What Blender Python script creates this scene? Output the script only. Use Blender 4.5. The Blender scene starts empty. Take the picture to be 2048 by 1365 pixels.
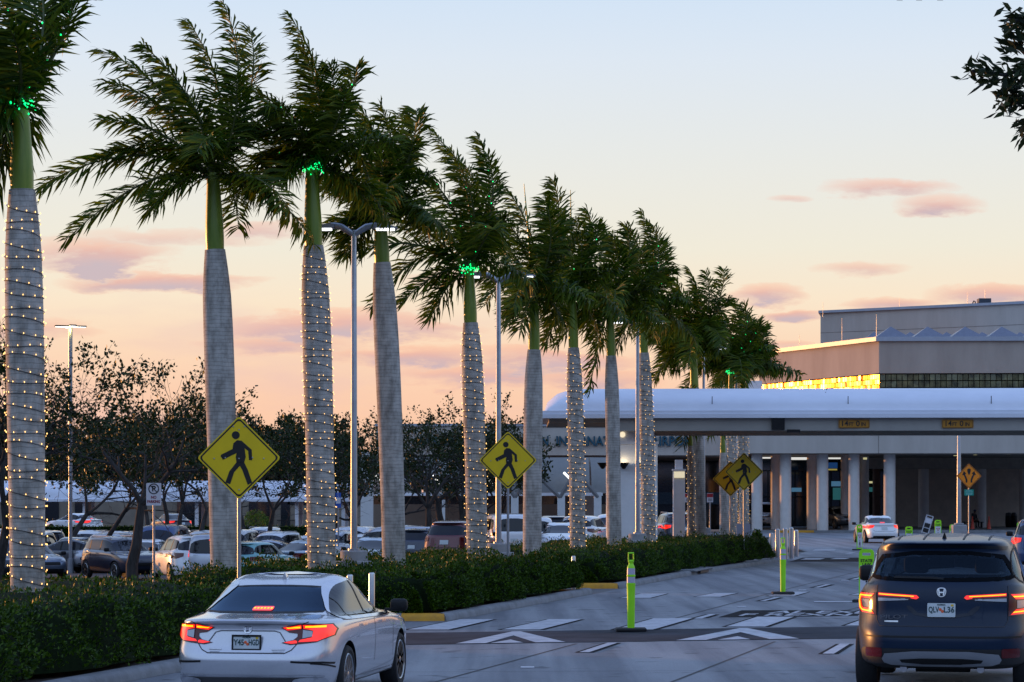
import bpy, bmesh, math, random
import numpy as np
from mathutils import Vector, Matrix
from mathutils.bvhtree import BVHTree

random.seed(7)
RNG = np.random.default_rng(7)
SC = bpy.context.scene
COL = SC.collection
R = math.radians
FOC, HC, HY = 5050.0, 2.15, 1004.0      # lens (px of a 2048 px wide frame), eye height, horizon row

def P(px, py, Y):                        # a point seen at (px, py) that stands Y metres away
    return Vector(((px - 1024) * Y / FOC, Y, HC + (HY - py) * Y / FOC))
def XP(px, Y): return (px - 1024) * Y / FOC
def ZP(py, Y): return HC + (HY - py) * Y / FOC

UD = 0.226                               # the road runs along (UD, 1)
UK = -12.2                               # kerb line: x - UD*y
def sstep(a, b, t):
    t = min(1.0, max(0.0, (t - a) / (b - a)))
    return t * t * (3 - 2 * t)
def gz(x, y):                            # cross fall of the road towards the kerb
    u = x - UD * y
    return 0.0145 * max(UK + 1.7, min(0.0, u + 1.7)) * (1 - sstep(95, 125, y))
def G(px, py):                           # ground point of the road seen at a pixel
    Y = FOC * HC / (py - HY)
    for _ in range(25):
        Y = FOC * (HC - gz(XP(px, Y), Y)) / (py - HY)
    x = XP(px, Y)
    return Vector((x, Y, gz(x, Y)))
def UY(u, y, dz=0.0):
    x = u + UD * y
    return Vector((x, y, gz(x, y) + dz))

def srgb(r, g, b):
    def c(v):
        v /= 255.0
        return v / 12.92 if v <= 0.04045 else ((v + 0.055) / 1.055) ** 2.4
    return (c(r), c(g), c(b))

# ------------------------------------------------------------------ materials
MATS = {}
def mat(name, col, rough=0.6, metal=0.0, emit=None, estr=0.0, var=0.0, vscale=3.0, bump=0.0, bscale=30.0,
        coat=0.0, spec=0.5, col2=None, stretch=None, trans=None):
    if name in MATS: return MATS[name]
    m = bpy.data.materials.new(name); m.use_nodes = True
    nt = m.node_tree; N = nt.nodes; Lk = nt.links
    b = N['Principled BSDF']
    b.inputs['Base Color'].default_value = (*col, 1)
    b.inputs['Roughness'].default_value = rough
    b.inputs['Metallic'].default_value = metal
    b.inputs['Coat Weight'].default_value = coat
    b.inputs['Coat Roughness'].default_value = 0.04
    b.inputs['Specular IOR Level'].default_value = spec
    if emit:
        b.inputs['Emission Color'].default_value = (*emit, 1)
        b.inputs['Emission Strength'].default_value = estr
    if var or bump or col2:
        tc = N.new('ShaderNodeTexCoord')
        vec = tc.outputs['Object']
        if stretch:
            mp = N.new('ShaderNodeMapping'); mp.inputs['Scale'].default_value = stretch
            Lk.new(vec, mp.inputs['Vector']); vec = mp.outputs['Vector']
    if var or col2:
        nz = N.new('ShaderNodeTexNoise'); nz.inputs['Scale'].default_value = vscale
        nz.inputs['Detail'].default_value = 6; nz.inputs['Roughness'].default_value = 0.65
        Lk.new(vec, nz.inputs['Vector'])
        rp = N.new('ShaderNodeValToRGB')
        c2 = col2 or tuple(min(1, c * (1 + var)) for c in col)
        c1 = col if col2 else tuple(c * (1 - var) for c in col)
        rp.color_ramp.elements[0].position = 0.32; rp.color_ramp.elements[0].color = (*c1, 1)
        rp.color_ramp.elements[1].position = 0.68; rp.color_ramp.elements[1].color = (*c2, 1)
        Lk.new(nz.outputs['Fac'], rp.inputs['Fac']); Lk.new(rp.outputs['Color'], b.inputs['Base Color'])
    if bump:
        n2 = N.new('ShaderNodeTexNoise'); n2.inputs['Scale'].default_value = bscale; n2.inputs['Detail'].default_value = 5
        Lk.new(vec, n2.inputs['Vector'])
        bp = N.new('ShaderNodeBump'); bp.inputs['Strength'].default_value = bump; bp.inputs['Distance'].default_value = 0.02
        Lk.new(n2.outputs['Fac'], bp.inputs['Height']); Lk.new(bp.outputs['Normal'], b.inputs['Normal'])
    if trans:                            # a see-through pane: part transparent tint, part gloss
        tr = N.new('ShaderNodeBsdfTransparent'); tr.inputs['Color'].default_value = (*trans, 1)
        gl = N.new('ShaderNodeBsdfGlossy'); gl.inputs['Roughness'].default_value = 0.03; gl.inputs['Color'].default_value = (.45, .68, 1.0, 1)
        lw = N.new('ShaderNodeFresnel'); lw.inputs['IOR'].default_value = 1.32
        mx = N.new('ShaderNodeMixShader')
        Lk.new(lw.outputs['Fac'], mx.inputs['Fac']); Lk.new(tr.outputs['BSDF'], mx.inputs[1]); Lk.new(gl.outputs['BSDF'], mx.inputs[2])
        Lk.new(mx.outputs['Shader'], N['Material Output'].inputs['Surface'])
    MATS[name] = m
    return m

def paint(name, col, metal=0.25, rough=0.3, coat=1.0):
    return mat('paint_' + name, col, rough, metal, coat=coat, var=0.03, vscale=40)

def trunk_material():
    m = bpy.data.materials.new('palm_bark'); m.use_nodes = True
    nt = m.node_tree; N = nt.nodes; Lk = nt.links; b = N['Principled BSDF']
    tc = N.new('ShaderNodeTexCoord')
    sep = N.new('ShaderNodeSeparateXYZ'); Lk.new(tc.outputs['Object'], sep.inputs['Vector'])
    wn = N.new('ShaderNodeTexNoise'); wn.inputs['Scale'].default_value = 2.5; wn.inputs['Detail'].default_value = 3
    Lk.new(tc.outputs['Object'], wn.inputs['Vector'])
    ad = N.new('ShaderNodeMath'); ad.operation = 'MULTIPLY_ADD'; ad.inputs[1].default_value = 0.10
    Lk.new(wn.outputs['Fac'], ad.inputs[0]); Lk.new(sep.outputs['Z'], ad.inputs[2])
    ml = N.new('ShaderNodeMath'); ml.operation = 'MULTIPLY'; ml.inputs[1].default_value = 13.0
    Lk.new(ad.outputs[0], ml.inputs[0])
    fr = N.new('ShaderNodeMath'); fr.operation = 'FRACT'; Lk.new(ml.outputs[0], fr.inputs[0])
    rp = N.new('ShaderNodeValToRGB'); e = rp.color_ramp.elements
    e[0].position = 0.0; e[0].color = (0.36, 0.35, 0.34, 1); e[1].position = 0.22; e[1].color = (1, 1, 1, 1)
    Lk.new(fr.outputs[0], rp.inputs['Fac'])
    mp = N.new('ShaderNodeMapping'); mp.inputs['Scale'].default_value = (2.6, 2.6, 0.7); Lk.new(tc.outputs['Object'], mp.inputs['Vector'])
    n2 = N.new('ShaderNodeTexNoise'); n2.inputs['Scale'].default_value = 1.6; n2.inputs['Detail'].default_value = 8; n2.inputs['Roughness'].default_value = 0.7
    Lk.new(mp.outputs['Vector'], n2.inputs['Vector'])
    r2 = N.new('ShaderNodeValToRGB'); e = r2.color_ramp.elements
    e[0].position = 0.30; e[0].color = (0.19, 0.17, 0.145, 1); e[1].position = 0.56; e[1].color = (0.48, 0.45, 0.41, 1)
    Lk.new(n2.outputs['Fac'], r2.inputs['Fac'])
    n3 = N.new('ShaderNodeTexNoise'); n3.inputs['Scale'].default_value = 7.0; n3.inputs['Detail'].default_value = 6; Lk.new(tc.outputs['Object'], n3.inputs['Vector'])
    r3 = N.new('ShaderNodeValToRGB'); e = r3.color_ramp.elements; e[0].position = .36; e[0].color = (.80, .80, .78, 1); e[1].position = .6; e[1].color = (1.08, 1.08, 1.06, 1)
    Lk.new(n3.outputs['Fac'], r3.inputs['Fac'])
    m3 = N.new('ShaderNodeMixRGB'); m3.blend_type = 'MULTIPLY'; m3.inputs['Fac'].default_value = 1; Lk.new(r2.outputs['Color'], m3.inputs[1]); Lk.new(r3.outputs['Color'], m3.inputs[2]); r2 = m3
    mx = N.new('ShaderNodeMixRGB'); mx.blend_type = 'MULTIPLY'; mx.inputs['Fac'].default_value = 0.75
    Lk.new(r2.outputs['Color'], mx.inputs[1]); Lk.new(rp.outputs['Color'], mx.inputs[2])
    Lk.new(mx.outputs['Color'], b.inputs['Base Color'])
    b.inputs['Roughness'].default_value = 0.85
    bp = N.new('ShaderNodeBump'); bp.inputs['Strength'].default_value = 0.4; bp.inputs['Distance'].default_value = 0.02
    Lk.new(fr.outputs[0], bp.inputs['Height']); Lk.new(bp.outputs['Normal'], b.inputs['Normal'])
    return m

def road_material():
    m = mat('road_concrete', (.2, .2, .2), .75, spec=.3); nt = m.node_tree; N = nt.nodes; Lk = nt.links; b = N['Principled BSDF']
    tc = N.new('ShaderNodeTexCoord')
    def noise(scale, rot, st, det, rough=.6):
        mp = N.new('ShaderNodeMapping'); mp.inputs['Rotation'].default_value = (0, 0, rot); mp.inputs['Scale'].default_value = st
        Lk.new(tc.outputs['Object'], mp.inputs['Vector'])
        n = N.new('ShaderNodeTexNoise'); n.inputs['Scale'].default_value = scale; n.inputs['Detail'].default_value = det; n.inputs['Roughness'].default_value = rough
        Lk.new(mp.outputs['Vector'], n.inputs['Vector']); return n.outputs['Fac']
    def ramp(f, p0, c0, p1, c1):
        r = N.new('ShaderNodeValToRGB'); e = r.color_ramp.elements
        e[0].position = p0; e[0].color = (*c0, 1); e[1].position = p1; e[1].color = (*c1, 1); Lk.new(f, r.inputs['Fac']); return r.outputs['Color']
    def mul(a, c):
        x = N.new('ShaderNodeMixRGB'); x.blend_type = 'MULTIPLY'; x.inputs['Fac'].default_value = 1; Lk.new(a, x.inputs[1]); Lk.new(c, x.inputs[2]); return x.outputs['Color']
    a = math.atan(UD)
    base = ramp(noise(.35, a, (1, .3, 1), 8), .3, (.215, .225, .24), .7, (.315, .325, .335))
    tracks = ramp(noise(1.1, a, (1, .03, 1), 4), .38, (.58, .59, .62), .58, (1, 1, 1))
    spots = ramp(noise(1.7, 0, (1, 1, 1), 3, .5), .29, (.45, .46, .48), .38, (1, 1, 1))
    grit = ramp(noise(38, 0, (1, 1, 1), 2), .3, (.84, .84, .84), .7, (1.1, 1.1, 1.1))
    Lk.new(mul(mul(mul(base, tracks), spots), grit), b.inputs['Base Color'])
    bp = N.new('ShaderNodeBump'); bp.inputs['Strength'].default_value = .25; bp.inputs['Distance'].default_value = .02
    Lk.new(noise(60, 0, (1, 1, 1), 4), bp.inputs['Height']); Lk.new(bp.outputs['Normal'], b.inputs['Normal'])
    return m

def leaf_mat(name, c1, c2, trans=0.25, rough=0.5):
    if name in MATS: return MATS[name]
    m = bpy.data.materials.new(name); m.use_nodes = True
    nt = m.node_tree; N = nt.nodes; Lk = nt.links; b = N['Principled BSDF']
    geo = N.new('ShaderNodeNewGeometry')
    rp = N.new('ShaderNodeValToRGB'); e = rp.color_ramp.elements
    e[0].color = (*c1, 1); e[1].color = (*c2, 1)
    Lk.new(geo.outputs['Random Per Island'], rp.inputs['Fac'])
    tc = N.new('ShaderNodeTexCoord'); nz = N.new('ShaderNodeTexNoise'); nz.inputs['Scale'].default_value = 1.3
    Lk.new(tc.outputs['Object'], nz.inputs['Vector'])
    mx = N.new('ShaderNodeMixRGB'); mx.blend_type = 'MULTIPLY'; mx.inputs['Fac'].default_value = 0.35
    Lk.new(rp.outputs['Color'], mx.inputs[1]); Lk.new(nz.outputs['Fac'], mx.inputs[2])
    Lk.new(mx.outputs['Color'], b.inputs['Base Color'])
    b.inputs['Roughness'].default_value = rough; b.inputs['Specular IOR Level'].default_value = 0.22
    tl = N.new('ShaderNodeBsdfTranslucent'); Lk.new(mx.outputs['Color'], tl.inputs['Color'])
    ms = N.new('ShaderNodeMixShader'); ms.inputs['Fac'].default_value = trans
    Lk.new(b.outputs['BSDF'], ms.inputs[1]); Lk.new(tl.outputs['BSDF'], ms.inputs[2])
    Lk.new(ms.outputs['Shader'], N['Material Output'].inputs['Surface'])
    MATS[name] = m
    return m

# ------------------------------------------------------------------ mesh builder
class MB:
    def __init__(s): s.v = []; s.f = []; s.mi = []; s.cm = 0
    def add(s, vs, fs):
        o = len(s.v); s.v.extend([tuple(v) for v in vs])
        for f in fs: s.f.append(tuple(i + o for i in f)); s.mi.append(s.cm)
        return s
    def box(s, x0, x1, y0, y1, z0, z1, M=None):
        vs = [Vector((x, y, z)) for z in (z0, z1) for y in (y0, y1) for x in (x0, x1)]
        if M is not None: vs = [M @ v for v in vs]
        return s.add(vs, [(0, 2, 3, 1), (4, 5, 7, 6), (0, 1, 5, 4), (2, 6, 7, 3), (0, 4, 6, 2), (1, 3, 7, 5)])
    def bbox(s, x0, x1, y0, y1, z0, z1, b=0.02, M=None):    # box with chamfered edges
        X = (x0, x1); Y = (y0, y1); Z = (z0, z1)
        pts = []
        bm = bmesh.new(); bmesh.ops.create_cube(bm, size=1)
        for v in bm.verts: v.co = Vector((X[v.co.x > 0], Y[v.co.y > 0], Z[v.co.z > 0]))
        bmesh.ops.bevel(bm, geom=list(bm.edges), offset=b, segments=2, affect='EDGES', profile=0.5)
        s.bm(bm, M); bm.free(); return s
    def bm(s, bm, M=None):
        bm.verts.index_update()
        vs = [(M @ v.co if M is not None else v.co.copy()) for v in bm.verts]
        return s.add(vs, [tuple(v.index for v in f.verts) for f in bm.faces])
    def quad(s, a, b, c, d): return s.add([a, b, c, d], [(0, 1, 2, 3)])
    def poly(s, pts): return s.add(pts, [tuple(range(len(pts)))])
    def tube(s, pts, rad, seg=8, cap=True):
        pts = [Vector(p) for p in pts]; n = len(pts)
        if not hasattr(rad, '__len__'): rad = [rad] * n
        t0 = (pts[1] - pts[0]).normalized()
        up = Vector((0, 0, 1)) if abs(t0.z) < 0.9 else Vector((1, 0, 0))
        nx = t0.cross(up).normalized(); vs = []
        for i in range(n):
            t = (pts[min(i + 1, n - 1)] - pts[max(i - 1, 0)])
            t = t.normalized() if t.length > 1e-9 else t0
            nx = (nx - t * nx.dot(t))
            nx = nx.normalized() if nx.length > 1e-6 else t.orthogonal().normalized()
            ny = t.cross(nx)
            for k in range(seg):
                a = 2 * math.pi * k / seg
                vs.append(pts[i] + (nx * math.cos(a) + ny * math.sin(a)) * rad[i])
        fs = []
        for i in range(n - 1):
            for k in range(seg):
                a = i * seg + k; b = i * seg + (k + 1) % seg
                fs.append((a, b, b + seg, a + seg))
        if cap: fs.append(tuple(range(seg))[::-1]); fs.append(tuple((n - 1) * seg + k for k in range(seg)))
        return s.add(vs, fs)
    def lathe(s, prof, seg=24, M=None, closed=True):       # prof: (r, z) about the z axis
        vs = []; n = len(prof)
        for r, z in prof:
            for k in range(seg):
                a = 2 * math.pi * k / seg
                vs.append(Vector((r * math.cos(a), r * math.sin(a), z)))
        if M is not None: vs = [M @ v for v in vs]
        fs = []
        for i in range(n - 1):
            for k in range(seg):
                a = i * seg + k; b = i * seg + (k + 1) % seg
                fs.append((a, b, b + seg, a + seg))
        if closed: fs.append(tuple(range(seg))[::-1]); fs.append(tuple((n - 1) * seg + k for k in range(seg)))
        return s.add(vs, fs)
    def prism(s, poly, d0, d1, M=None):                    # poly in (x, z), extruded along y
        n = len(poly)
        vs = [Vector((p[0], d0, p[1])) for p in poly] + [Vector((p[0], d1, p[1])) for p in poly]
        if M is not None: vs = [M @ v for v in vs]
        return s.add(vs, [tuple(range(n)), tuple(range(2 * n - 1, n - 1, -1))] + [(i, i + n, (i + 1) % n + n, (i + 1) % n) for i in range(n)])
    def mesh(s, name, mats, smooth=False, ang=None):
        me = bpy.data.meshes.new(name)
        me.from_pydata(s.v, [], s.f)
        ml = mats if isinstance(mats, (list, tuple)) else [mats]
        for m in ml: me.materials.append(m)
        if len(ml) > 1: me.polygons.foreach_set('material_index', s.mi)
        if smooth: me.polygons.foreach_set('use_smooth', [True] * len(me.polygons))
        me.validate(); me.update()
        if smooth and ang: me.set_sharp_from_angle(angle=R(ang))
        return me

def link(name, me, parent=None, loc=None):
    o = bpy.data.objects.new(name, me); COL.objects.link(o)
    if parent is not None: o.parent = parent
    if loc is not None: o.location = loc
    return o
def obj(name, mb, m, parent=None, smooth=False, ang=40, loc=None):
    return link(name, mb.mesh(name, m, smooth, ang), parent, loc)
def tag(o, label=None, cat=None, group=None, kind=None):
    if label: o['label'] = label
    if cat: o['category'] = cat
    if group: o['group'] = group
    if kind: o['kind'] = kind
    return o
def thing(name, label, cat, loc=(0, 0, 0), rz=0.0, group=None):
    o = link(name, None, None, loc); o.rotation_euler = (0, 0, rz); o.empty_display_size = 0.2
    return tag(o, label, cat, group)
def struct(name, mb, m, smooth=False):
    return tag(obj(name, mb, m, None, smooth), kind='structure')
def copy_tree(o, parent=None):
    c = o.copy(); COL.objects.link(c)
    if parent is not None: c.parent = parent
    for ch in list(o.children): copy_tree(ch, c)
    return c

_dg = bpy.context.evaluated_depsgraph_get
def eval_mesh(o):
    bpy.context.view_layer.update()
    return bpy.data.meshes.new_from_object(o.evaluated_get(_dg()))
def text_mesh(txt, size, width=None, depth=0.0, bold=0.0, align='CENTER', space=1.0):
    cu = bpy.data.curves.new('lettering_curve', 'FONT'); cu.body = txt; cu.size = size
    cu.align_x = align; cu.align_y = 'CENTER'; cu.extrude = depth; cu.offset = bold; cu.space_character = space
    cu.resolution_u = 3
    o = bpy.data.objects.new('lettering_curve', cu); COL.objects.link(o)
    me = eval_mesh(o)
    bpy.data.objects.remove(o); bpy.data.curves.remove(cu)
    if width:
        xs = [v.co.x for v in me.vertices]; w = max(xs) - min(xs); k = width / w
        for v in me.vertices: v.co.x *= k
    return me
def add_text(mb, txt, size, M, width=None, depth=0.001, bold=0.0, align='CENTER', space=1.0):
    me = text_mesh(txt, size, width, depth, bold, align, space)
    mb.add([M @ v.co for v in me.vertices], [tuple(p.vertices) for p in me.polygons])
    bpy.data.meshes.remove(me)
def facing(loc, rz=0.0, tilt=0.0, spin=0.0):     # frame for things whose local xy plane faces -y
    return Matrix.Translation(loc) @ Matrix.Rotation(rz, 4, 'Z') @ Matrix.Rotation(R(90) + tilt, 4, 'X') @ Matrix.Rotation(spin, 4, 'Z')
def chaikin(p, n=2):
    for _ in range(n):
        q = []
        for i in range(len(p)):
            a, b = p[i], p[(i + 1) % len(p)]
            q.append((a[0] * .75 + b[0] * .25, a[1] * .75 + b[1] * .25)); q.append((a[0] * .25 + b[0] * .75, a[1] * .25 + b[1] * .75))
        p = q
    return p
def rrect(cx, cy, w, h, r, n=4):
    out = []
    for sx, sy, a0 in ((1, 1, 0), (-1, 1, 90), (-1, -1, 180), (1, -1, 270)):
        for k in range(n + 1):
            a = R(a0 + 90 * k / n)
            out.append((cx + sx * (w / 2 - r) + r * math.cos(a), cy + sy * (h / 2 - r) + r * math.sin(a)))
    return out

# ------------------------------------------------------------------ shared materials
M_BLACK = mat('black_plastic', (0.010, 0.010, 0.011), 0.55, var=0.2, spec=.25)
M_RUBBER = mat('tyre_rubber', (0.015, 0.015, 0.016), 0.8, var=0.3, vscale=20)
M_CHROME = mat('chrome', (0.75, 0.75, 0.77), 0.12, 1.0)
M_ALU = mat('galvanised_metal', (0.34, 0.36, 0.39), 0.42, 0.85, var=0.12, vscale=4)
M_STEEL = mat('brushed_steel', (0.55, 0.55, 0.55), 0.28, 1.0, var=0.1, vscale=3, stretch=(8, 8, 1))
M_GLASS = mat('dark_glass', (0.006, 0.008, 0.012), 0.03, 0.0, spec=0.45)
M_TINT = mat('tinted_pane', (0.1, 0.1, 0.1), trans=(0.05, 0.085, 0.13))
M_TINTS = mat('suv_pane', (0.1, 0.1, 0.1), trans=(0.30, 0.36, 0.40))
M_WHITE = mat('white_enamel', (0.75, 0.76, 0.78), 0.45, var=0.06)
M_LIME = mat('lime_plastic', (0.32, 0.82, 0.01), 0.45, var=0.06, vscale=6)
M_REFL = mat('reflective_band', (0.42, 0.42, 0.52), 0.35, var=0.1)
M_RED_E = mat('lit_red_lens', (0.15, 0.004, 0.004), 0.15, emit=(1, 0.018, 0.006), estr=1.3, coat=0.5)
M_CORE = mat('lit_lamp_core', (0.8, 0.3, 0.02), 0.2, emit=(1.0, 0.50, 0.0), estr=1.6)
M_REDLENS = mat('red_lens', (0.09, 0.002, 0.003), 0.15, spec=0.4, coat=.3)
M_CLEAR = mat('clear_lens', (0.35, 0.37, 0.40), 0.1, 0.3, coat=1.0)
M_CONC = mat('pole_concrete', (0.30, 0.30, 0.30), 0.85, var=0.15, vscale=3, bump=0.3)
M_SIGNY = mat('sign_yellow', (0.80, 0.56, 0.0), 0.42, var=0.06, vscale=2)
M_SIGNO = mat('sign_orange', (0.85, 0.24, 0.0), 0.42, var=0.05)
M_INK = mat('sign_black', (0.006, 0.006, 0.006), 0.5)
M_SIGNW = mat('sign_white', (0.62, 0.62, 0.66), 0.45, var=0.04)
M_SIGNR = mat('sign_red', (0.38, 0.02, 0.03), 0.45)
M_SIGNB = mat('sign_blue', (0.02, 0.09, 0.42), 0.45)
M_SIGNG = mat('sign_green', (0.0, 0.25, 0.18), 0.45)
M_LED = mat('lamp_panel', (0.9, 0.9, 0.9), 0.3, emit=(0.95, 0.97, 1.0), estr=2.2)
M_WARM = mat('warm_bulb', (1, 0.6, 0.2), 0.3, emit=(1.0, 0.55, 0.16), estr=3.0)
M_GREENB = mat('green_bulb', (0.1, 1, 0.3), 0.3, emit=(0.0, 1.0, 0.22), estr=2.2)
M_CORD = mat('cord', (0.01, 0.012, 0.01), 0.6)

# ------------------------------------------------------------------ camera, world, sun
def build_camera():
    c = bpy.data.cameras.new('camera'); o = link('camera', c)
    c.sensor_fit = 'HORIZONTAL'; c.sensor_width = 36; c.lens = FOC / 2048 * 36
    c.shift_y = (HY - 682.5) / 2048
    c.clip_start = 0.5; c.clip_end = 6000
    o.location = (0, 0, HC); o.rotation_euler = (R(90), 0, 0)
    SC.camera = o
SUN_AZ, SUN_EL = R(52), R(2.2)            # azimuth to the left of the view, elevation
def build_light():
    l = bpy.data.lights.new('sun', 'SUN'); o = link('sun', l)
    l.energy = 3.6; l.angle = R(0.5); l.color = (1.0, 0.42, 0.12)
    d = Vector((-math.sin(SUN_AZ) * math.cos(SUN_EL), math.cos(SUN_AZ) * math.cos(SUN_EL), math.sin(SUN_EL)))
    o.rotation_euler = d.to_track_quat('Z', 'Y').to_euler(); o.location = (-60, 60, 40)

def build_world():
    w = bpy.data.worlds.new('World'); SC.world = w; w.use_nodes = True
    nt = w.node_tree; N = nt.nodes; L = nt.links
    for n in list(N): N.remove(n)
    out = N.new('ShaderNodeOutputWorld'); bg = N.new('ShaderNodeBackground'); L.new(bg.outputs[0], out.inputs[0])
    def math_(op, a, b=None, c=None, clamp=False):
        n = N.new('ShaderNodeMath'); n.operation = op; n.use_clamp = clamp
        for i, v in enumerate((a, b, c)):
            if v is None: continue
            if isinstance(v, (int, float)): n.inputs[i].default_value = v
            else: L.new(v, n.inputs[i])
        return n.outputs[0]
    def mix(f, a, b, mode='MIX'):
        n = N.new('ShaderNodeMixRGB'); n.blend_type = mode
        for i, v in enumerate((f, a, b)):
            if isinstance(v, (int, float)): n.inputs[i].default_value = v
            elif isinstance(v, tuple): n.inputs[i].default_value = (*v, 1)
            else: L.new(v, n.inputs[i])
        return n.outputs[0]
    def ramp(f, stops):
        n = N.new('ShaderNodeValToRGB'); e = n.color_ramp.elements
        while len(e) < len(stops): e.new(0.5)
        for k, (p, c) in enumerate(stops): e[k].position = p; e[k].color = (*c, 1)
        L.new(f, n.inputs['Fac']); return n.outputs['Color']
    tc = N.new('ShaderNodeTexCoord'); sp = N.new('ShaderNodeSeparateXYZ'); L.new(tc.outputs['Generated'], sp.inputs[0])
    x, y, z = sp.outputs
    hyp = math_('SQRT', math_('ADD', math_('MULTIPLY', x, x), math_('MULTIPLY', y, y)))
    el = math_('DIVIDE', z, math_('MAXIMUM', hyp, 0.05))
    # tan(elevation) 0..0.25 and 0..2.5 on two ramps
    lo = ramp(math_('MULTIPLY', el, 4.0), [(0.0, srgb(250, 192, 158)), (.17, srgb(251, 206, 176)), (.25, srgb(251, 218, 188)), (.32, srgb(249, 230, 204)),
                                           (.40, srgb(240, 234, 217)), (.55, srgb(231, 233, 230)), (.70, srgb(221, 231, 242)), (.82, srgb(208, 226, 246)), (1.0, srgb(190, 214, 244))])
    hi = ramp(math_('MULTIPLY', el, 0.4), [(0.08, srgb(186, 212, 244)), (.2, srgb(170, 198, 245)), (.5, srgb(150, 180, 240)), (1.0, srgb(136, 166, 235))])
    front = mix(math_('GREATER_THAN', el, 0.24), lo, hi)
    back = ramp(math_('MULTIPLY', el, 0.4), [(0.0, srgb(60, 72, 108)), (.05, srgb(88, 104, 150)), (.13, tuple(1.25 * c for c in srgb(178, 206, 246))), (.4, tuple(1.25 * c for c in srgb(170, 198, 246))), (1.0, srgb(150, 178, 238))])
    fy = N.new('ShaderNodeMapRange'); fy.interpolation_type = 'SMOOTHSTEP'; L.new(y, fy.inputs[0])
    fy.inputs[1].default_value = -0.45; fy.inputs[2].default_value = 0.6
    base = mix(fy.outputs[0], back, front)
    # paler to the right, warmer to the left, near the horizon
    yy = math_('MAXIMUM', y, 0.2)
    a = math_('DIVIDE', x, yy); e = math_('DIVIDE', z, yy)
    # streaks of cloud, in sky direction coordinates
    cmb = N.new('ShaderNodeCombineXYZ'); L.new(math_('MULTIPLY', a, 26.0), cmb.inputs[0]); L.new(math_('MULTIPLY', e, 95.0), cmb.inputs[1])
    n1 = N.new('ShaderNodeTexNoise'); n1.inputs['Scale'].default_value = 1.0; n1.inputs['Detail'].default_value = 7; n1.inputs['Roughness'].default_value = 0.62
    L.new(cmb.outputs[0], n1.inputs['Vector'])
    wob = math_('MULTIPLY_ADD', n1.outputs['Fac'], 2.0, -1.0)
    total = None; under = None
    for (cx, cy, rx, ry, s) in CLOUDS:
        dx = math_('MULTIPLY_ADD', a, FOC / rx, -(cx - 1024) / rx)
        dy = math_('MULTIPLY_ADD', e, FOC / ry, -(HY - cy) / ry)
        dyw = math_('MULTIPLY_ADD', wob, 1.7, dy)
        d = math_('ADD', math_('MULTIPLY', dx, dx), math_('MULTIPLY', dyw, dyw))
        m = math_('MULTIPLY', math_('MULTIPLY_ADD', d, -1.0, 1.0, clamp=True), s)
        u = math_('MULTIPLY', m, math_('MULTIPLY_ADD', dy, -0.55, 0.5, clamp=True))
        total = m if total is None else math_('MAXIMUM', total, m)
        under = u if under is None else math_('MAXIMUM', under, u)
    dens = math_('MULTIPLY', total, math_('MULTIPLY_ADD', n1.outputs['Fac'], 2.4, -0.45, clamp=True))
    dens = math_('MULTIPLY', dens, 1.5, clamp=True)
    grey = math_('MULTIPLY', under, 1.5, clamp=True)
    ccol = mix(grey, srgb(250, 178, 150), srgb(196, 176, 188))
    sky = mix(math_('MULTIPLY', dens, 0.85), base, ccol)
    # low banks of thin cloud over the whole horizon
    n2 = N.new('ShaderNodeTexNoise'); n2.inputs['Scale'].default_value = 0.55; n2.inputs['Detail'].default_value = 5
    L.new(cmb.outputs[0], n2.inputs['Vector'])
    band = ramp(math_('MULTIPLY', el, 4.0), [(0.0, (.7,) * 3), (.26, (.8,) * 3), (.36, (0.1,) * 3), (.5, (0,) * 3)])
    sepb = N.new('ShaderNodeSeparateColor'); L.new(band, sepb.inputs[0])
    leftw = N.new('ShaderNodeMapRange'); L.new(a, leftw.inputs[0]); leftw.inputs[1].default_value = 0.12; leftw.inputs[2].default_value = -0.05
    thin = math_('MULTIPLY', math_('MULTIPLY', sepb.outputs[0], math_('MULTIPLY_ADD', n2.outputs['Fac'], 4.0, -1.9, clamp=True)), leftw.outputs[0])
    sky = mix(math_('MULTIPLY', thin, 0.6), sky, srgb(226, 188, 190))
    # glow round the place where the sun goes down
    sd = Vector((-math.sin(SUN_AZ), math.cos(SUN_AZ), 0.02)).normalized()
    dp = N.new('ShaderNodeVectorMath'); dp.operation = 'DOT_PRODUCT'; L.new(tc.outputs['Generated'], dp.inputs[0]); dp.inputs[1].default_value = sd
    gl = math_('POWER', math_('MAXIMUM', dp.outputs['Value'], 0.0), 60.0)
    sky = mix(gl, sky, (2.6, 1.15, 0.28), 'ADD')
    st = N.new('ShaderNodeTexSky'); st.sky_type = 'NISHITA'; st.sun_disc = False
    st.sun_elevation = SUN_EL; st.sun_rotation = -SUN_AZ
    sky = mix(0.005, sky, st.outputs[0], 'ADD')
    L.new(sky, bg.inputs['Color']); bg.inputs['Strength'].default_value = 1.0

CLOUDS = [(1090, 722, 210, 34, 1.0), (1180, 760, 160, 26, .8), (190, 516, 185, 40, 1.0), (330, 566, 230, 24, 1.0), (690, 655, 300, 36, 1.0), (560, 690, 190, 24, .7), (820, 715, 230, 26, .9), (960, 755, 200, 30, .9),
          (330, 478, 250, 22, .5), (520, 460, 120, 26, .6), (900, 560, 110, 22, .5),
          (1780, 380, 150, 24, .85), (1880, 414, 100, 22, .85), (1580, 398, 50, 8, .5), (1720, 540, 110, 18, .65), (1535, 590, 90, 22, .9), (1590, 632, 80, 16, 1.0),
          (1790, 606, 120, 16, .7), (1990, 590, 150, 26, .9), (1580, 690, 60, 12, .6), (60, 660, 160, 26, .6)]
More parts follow.
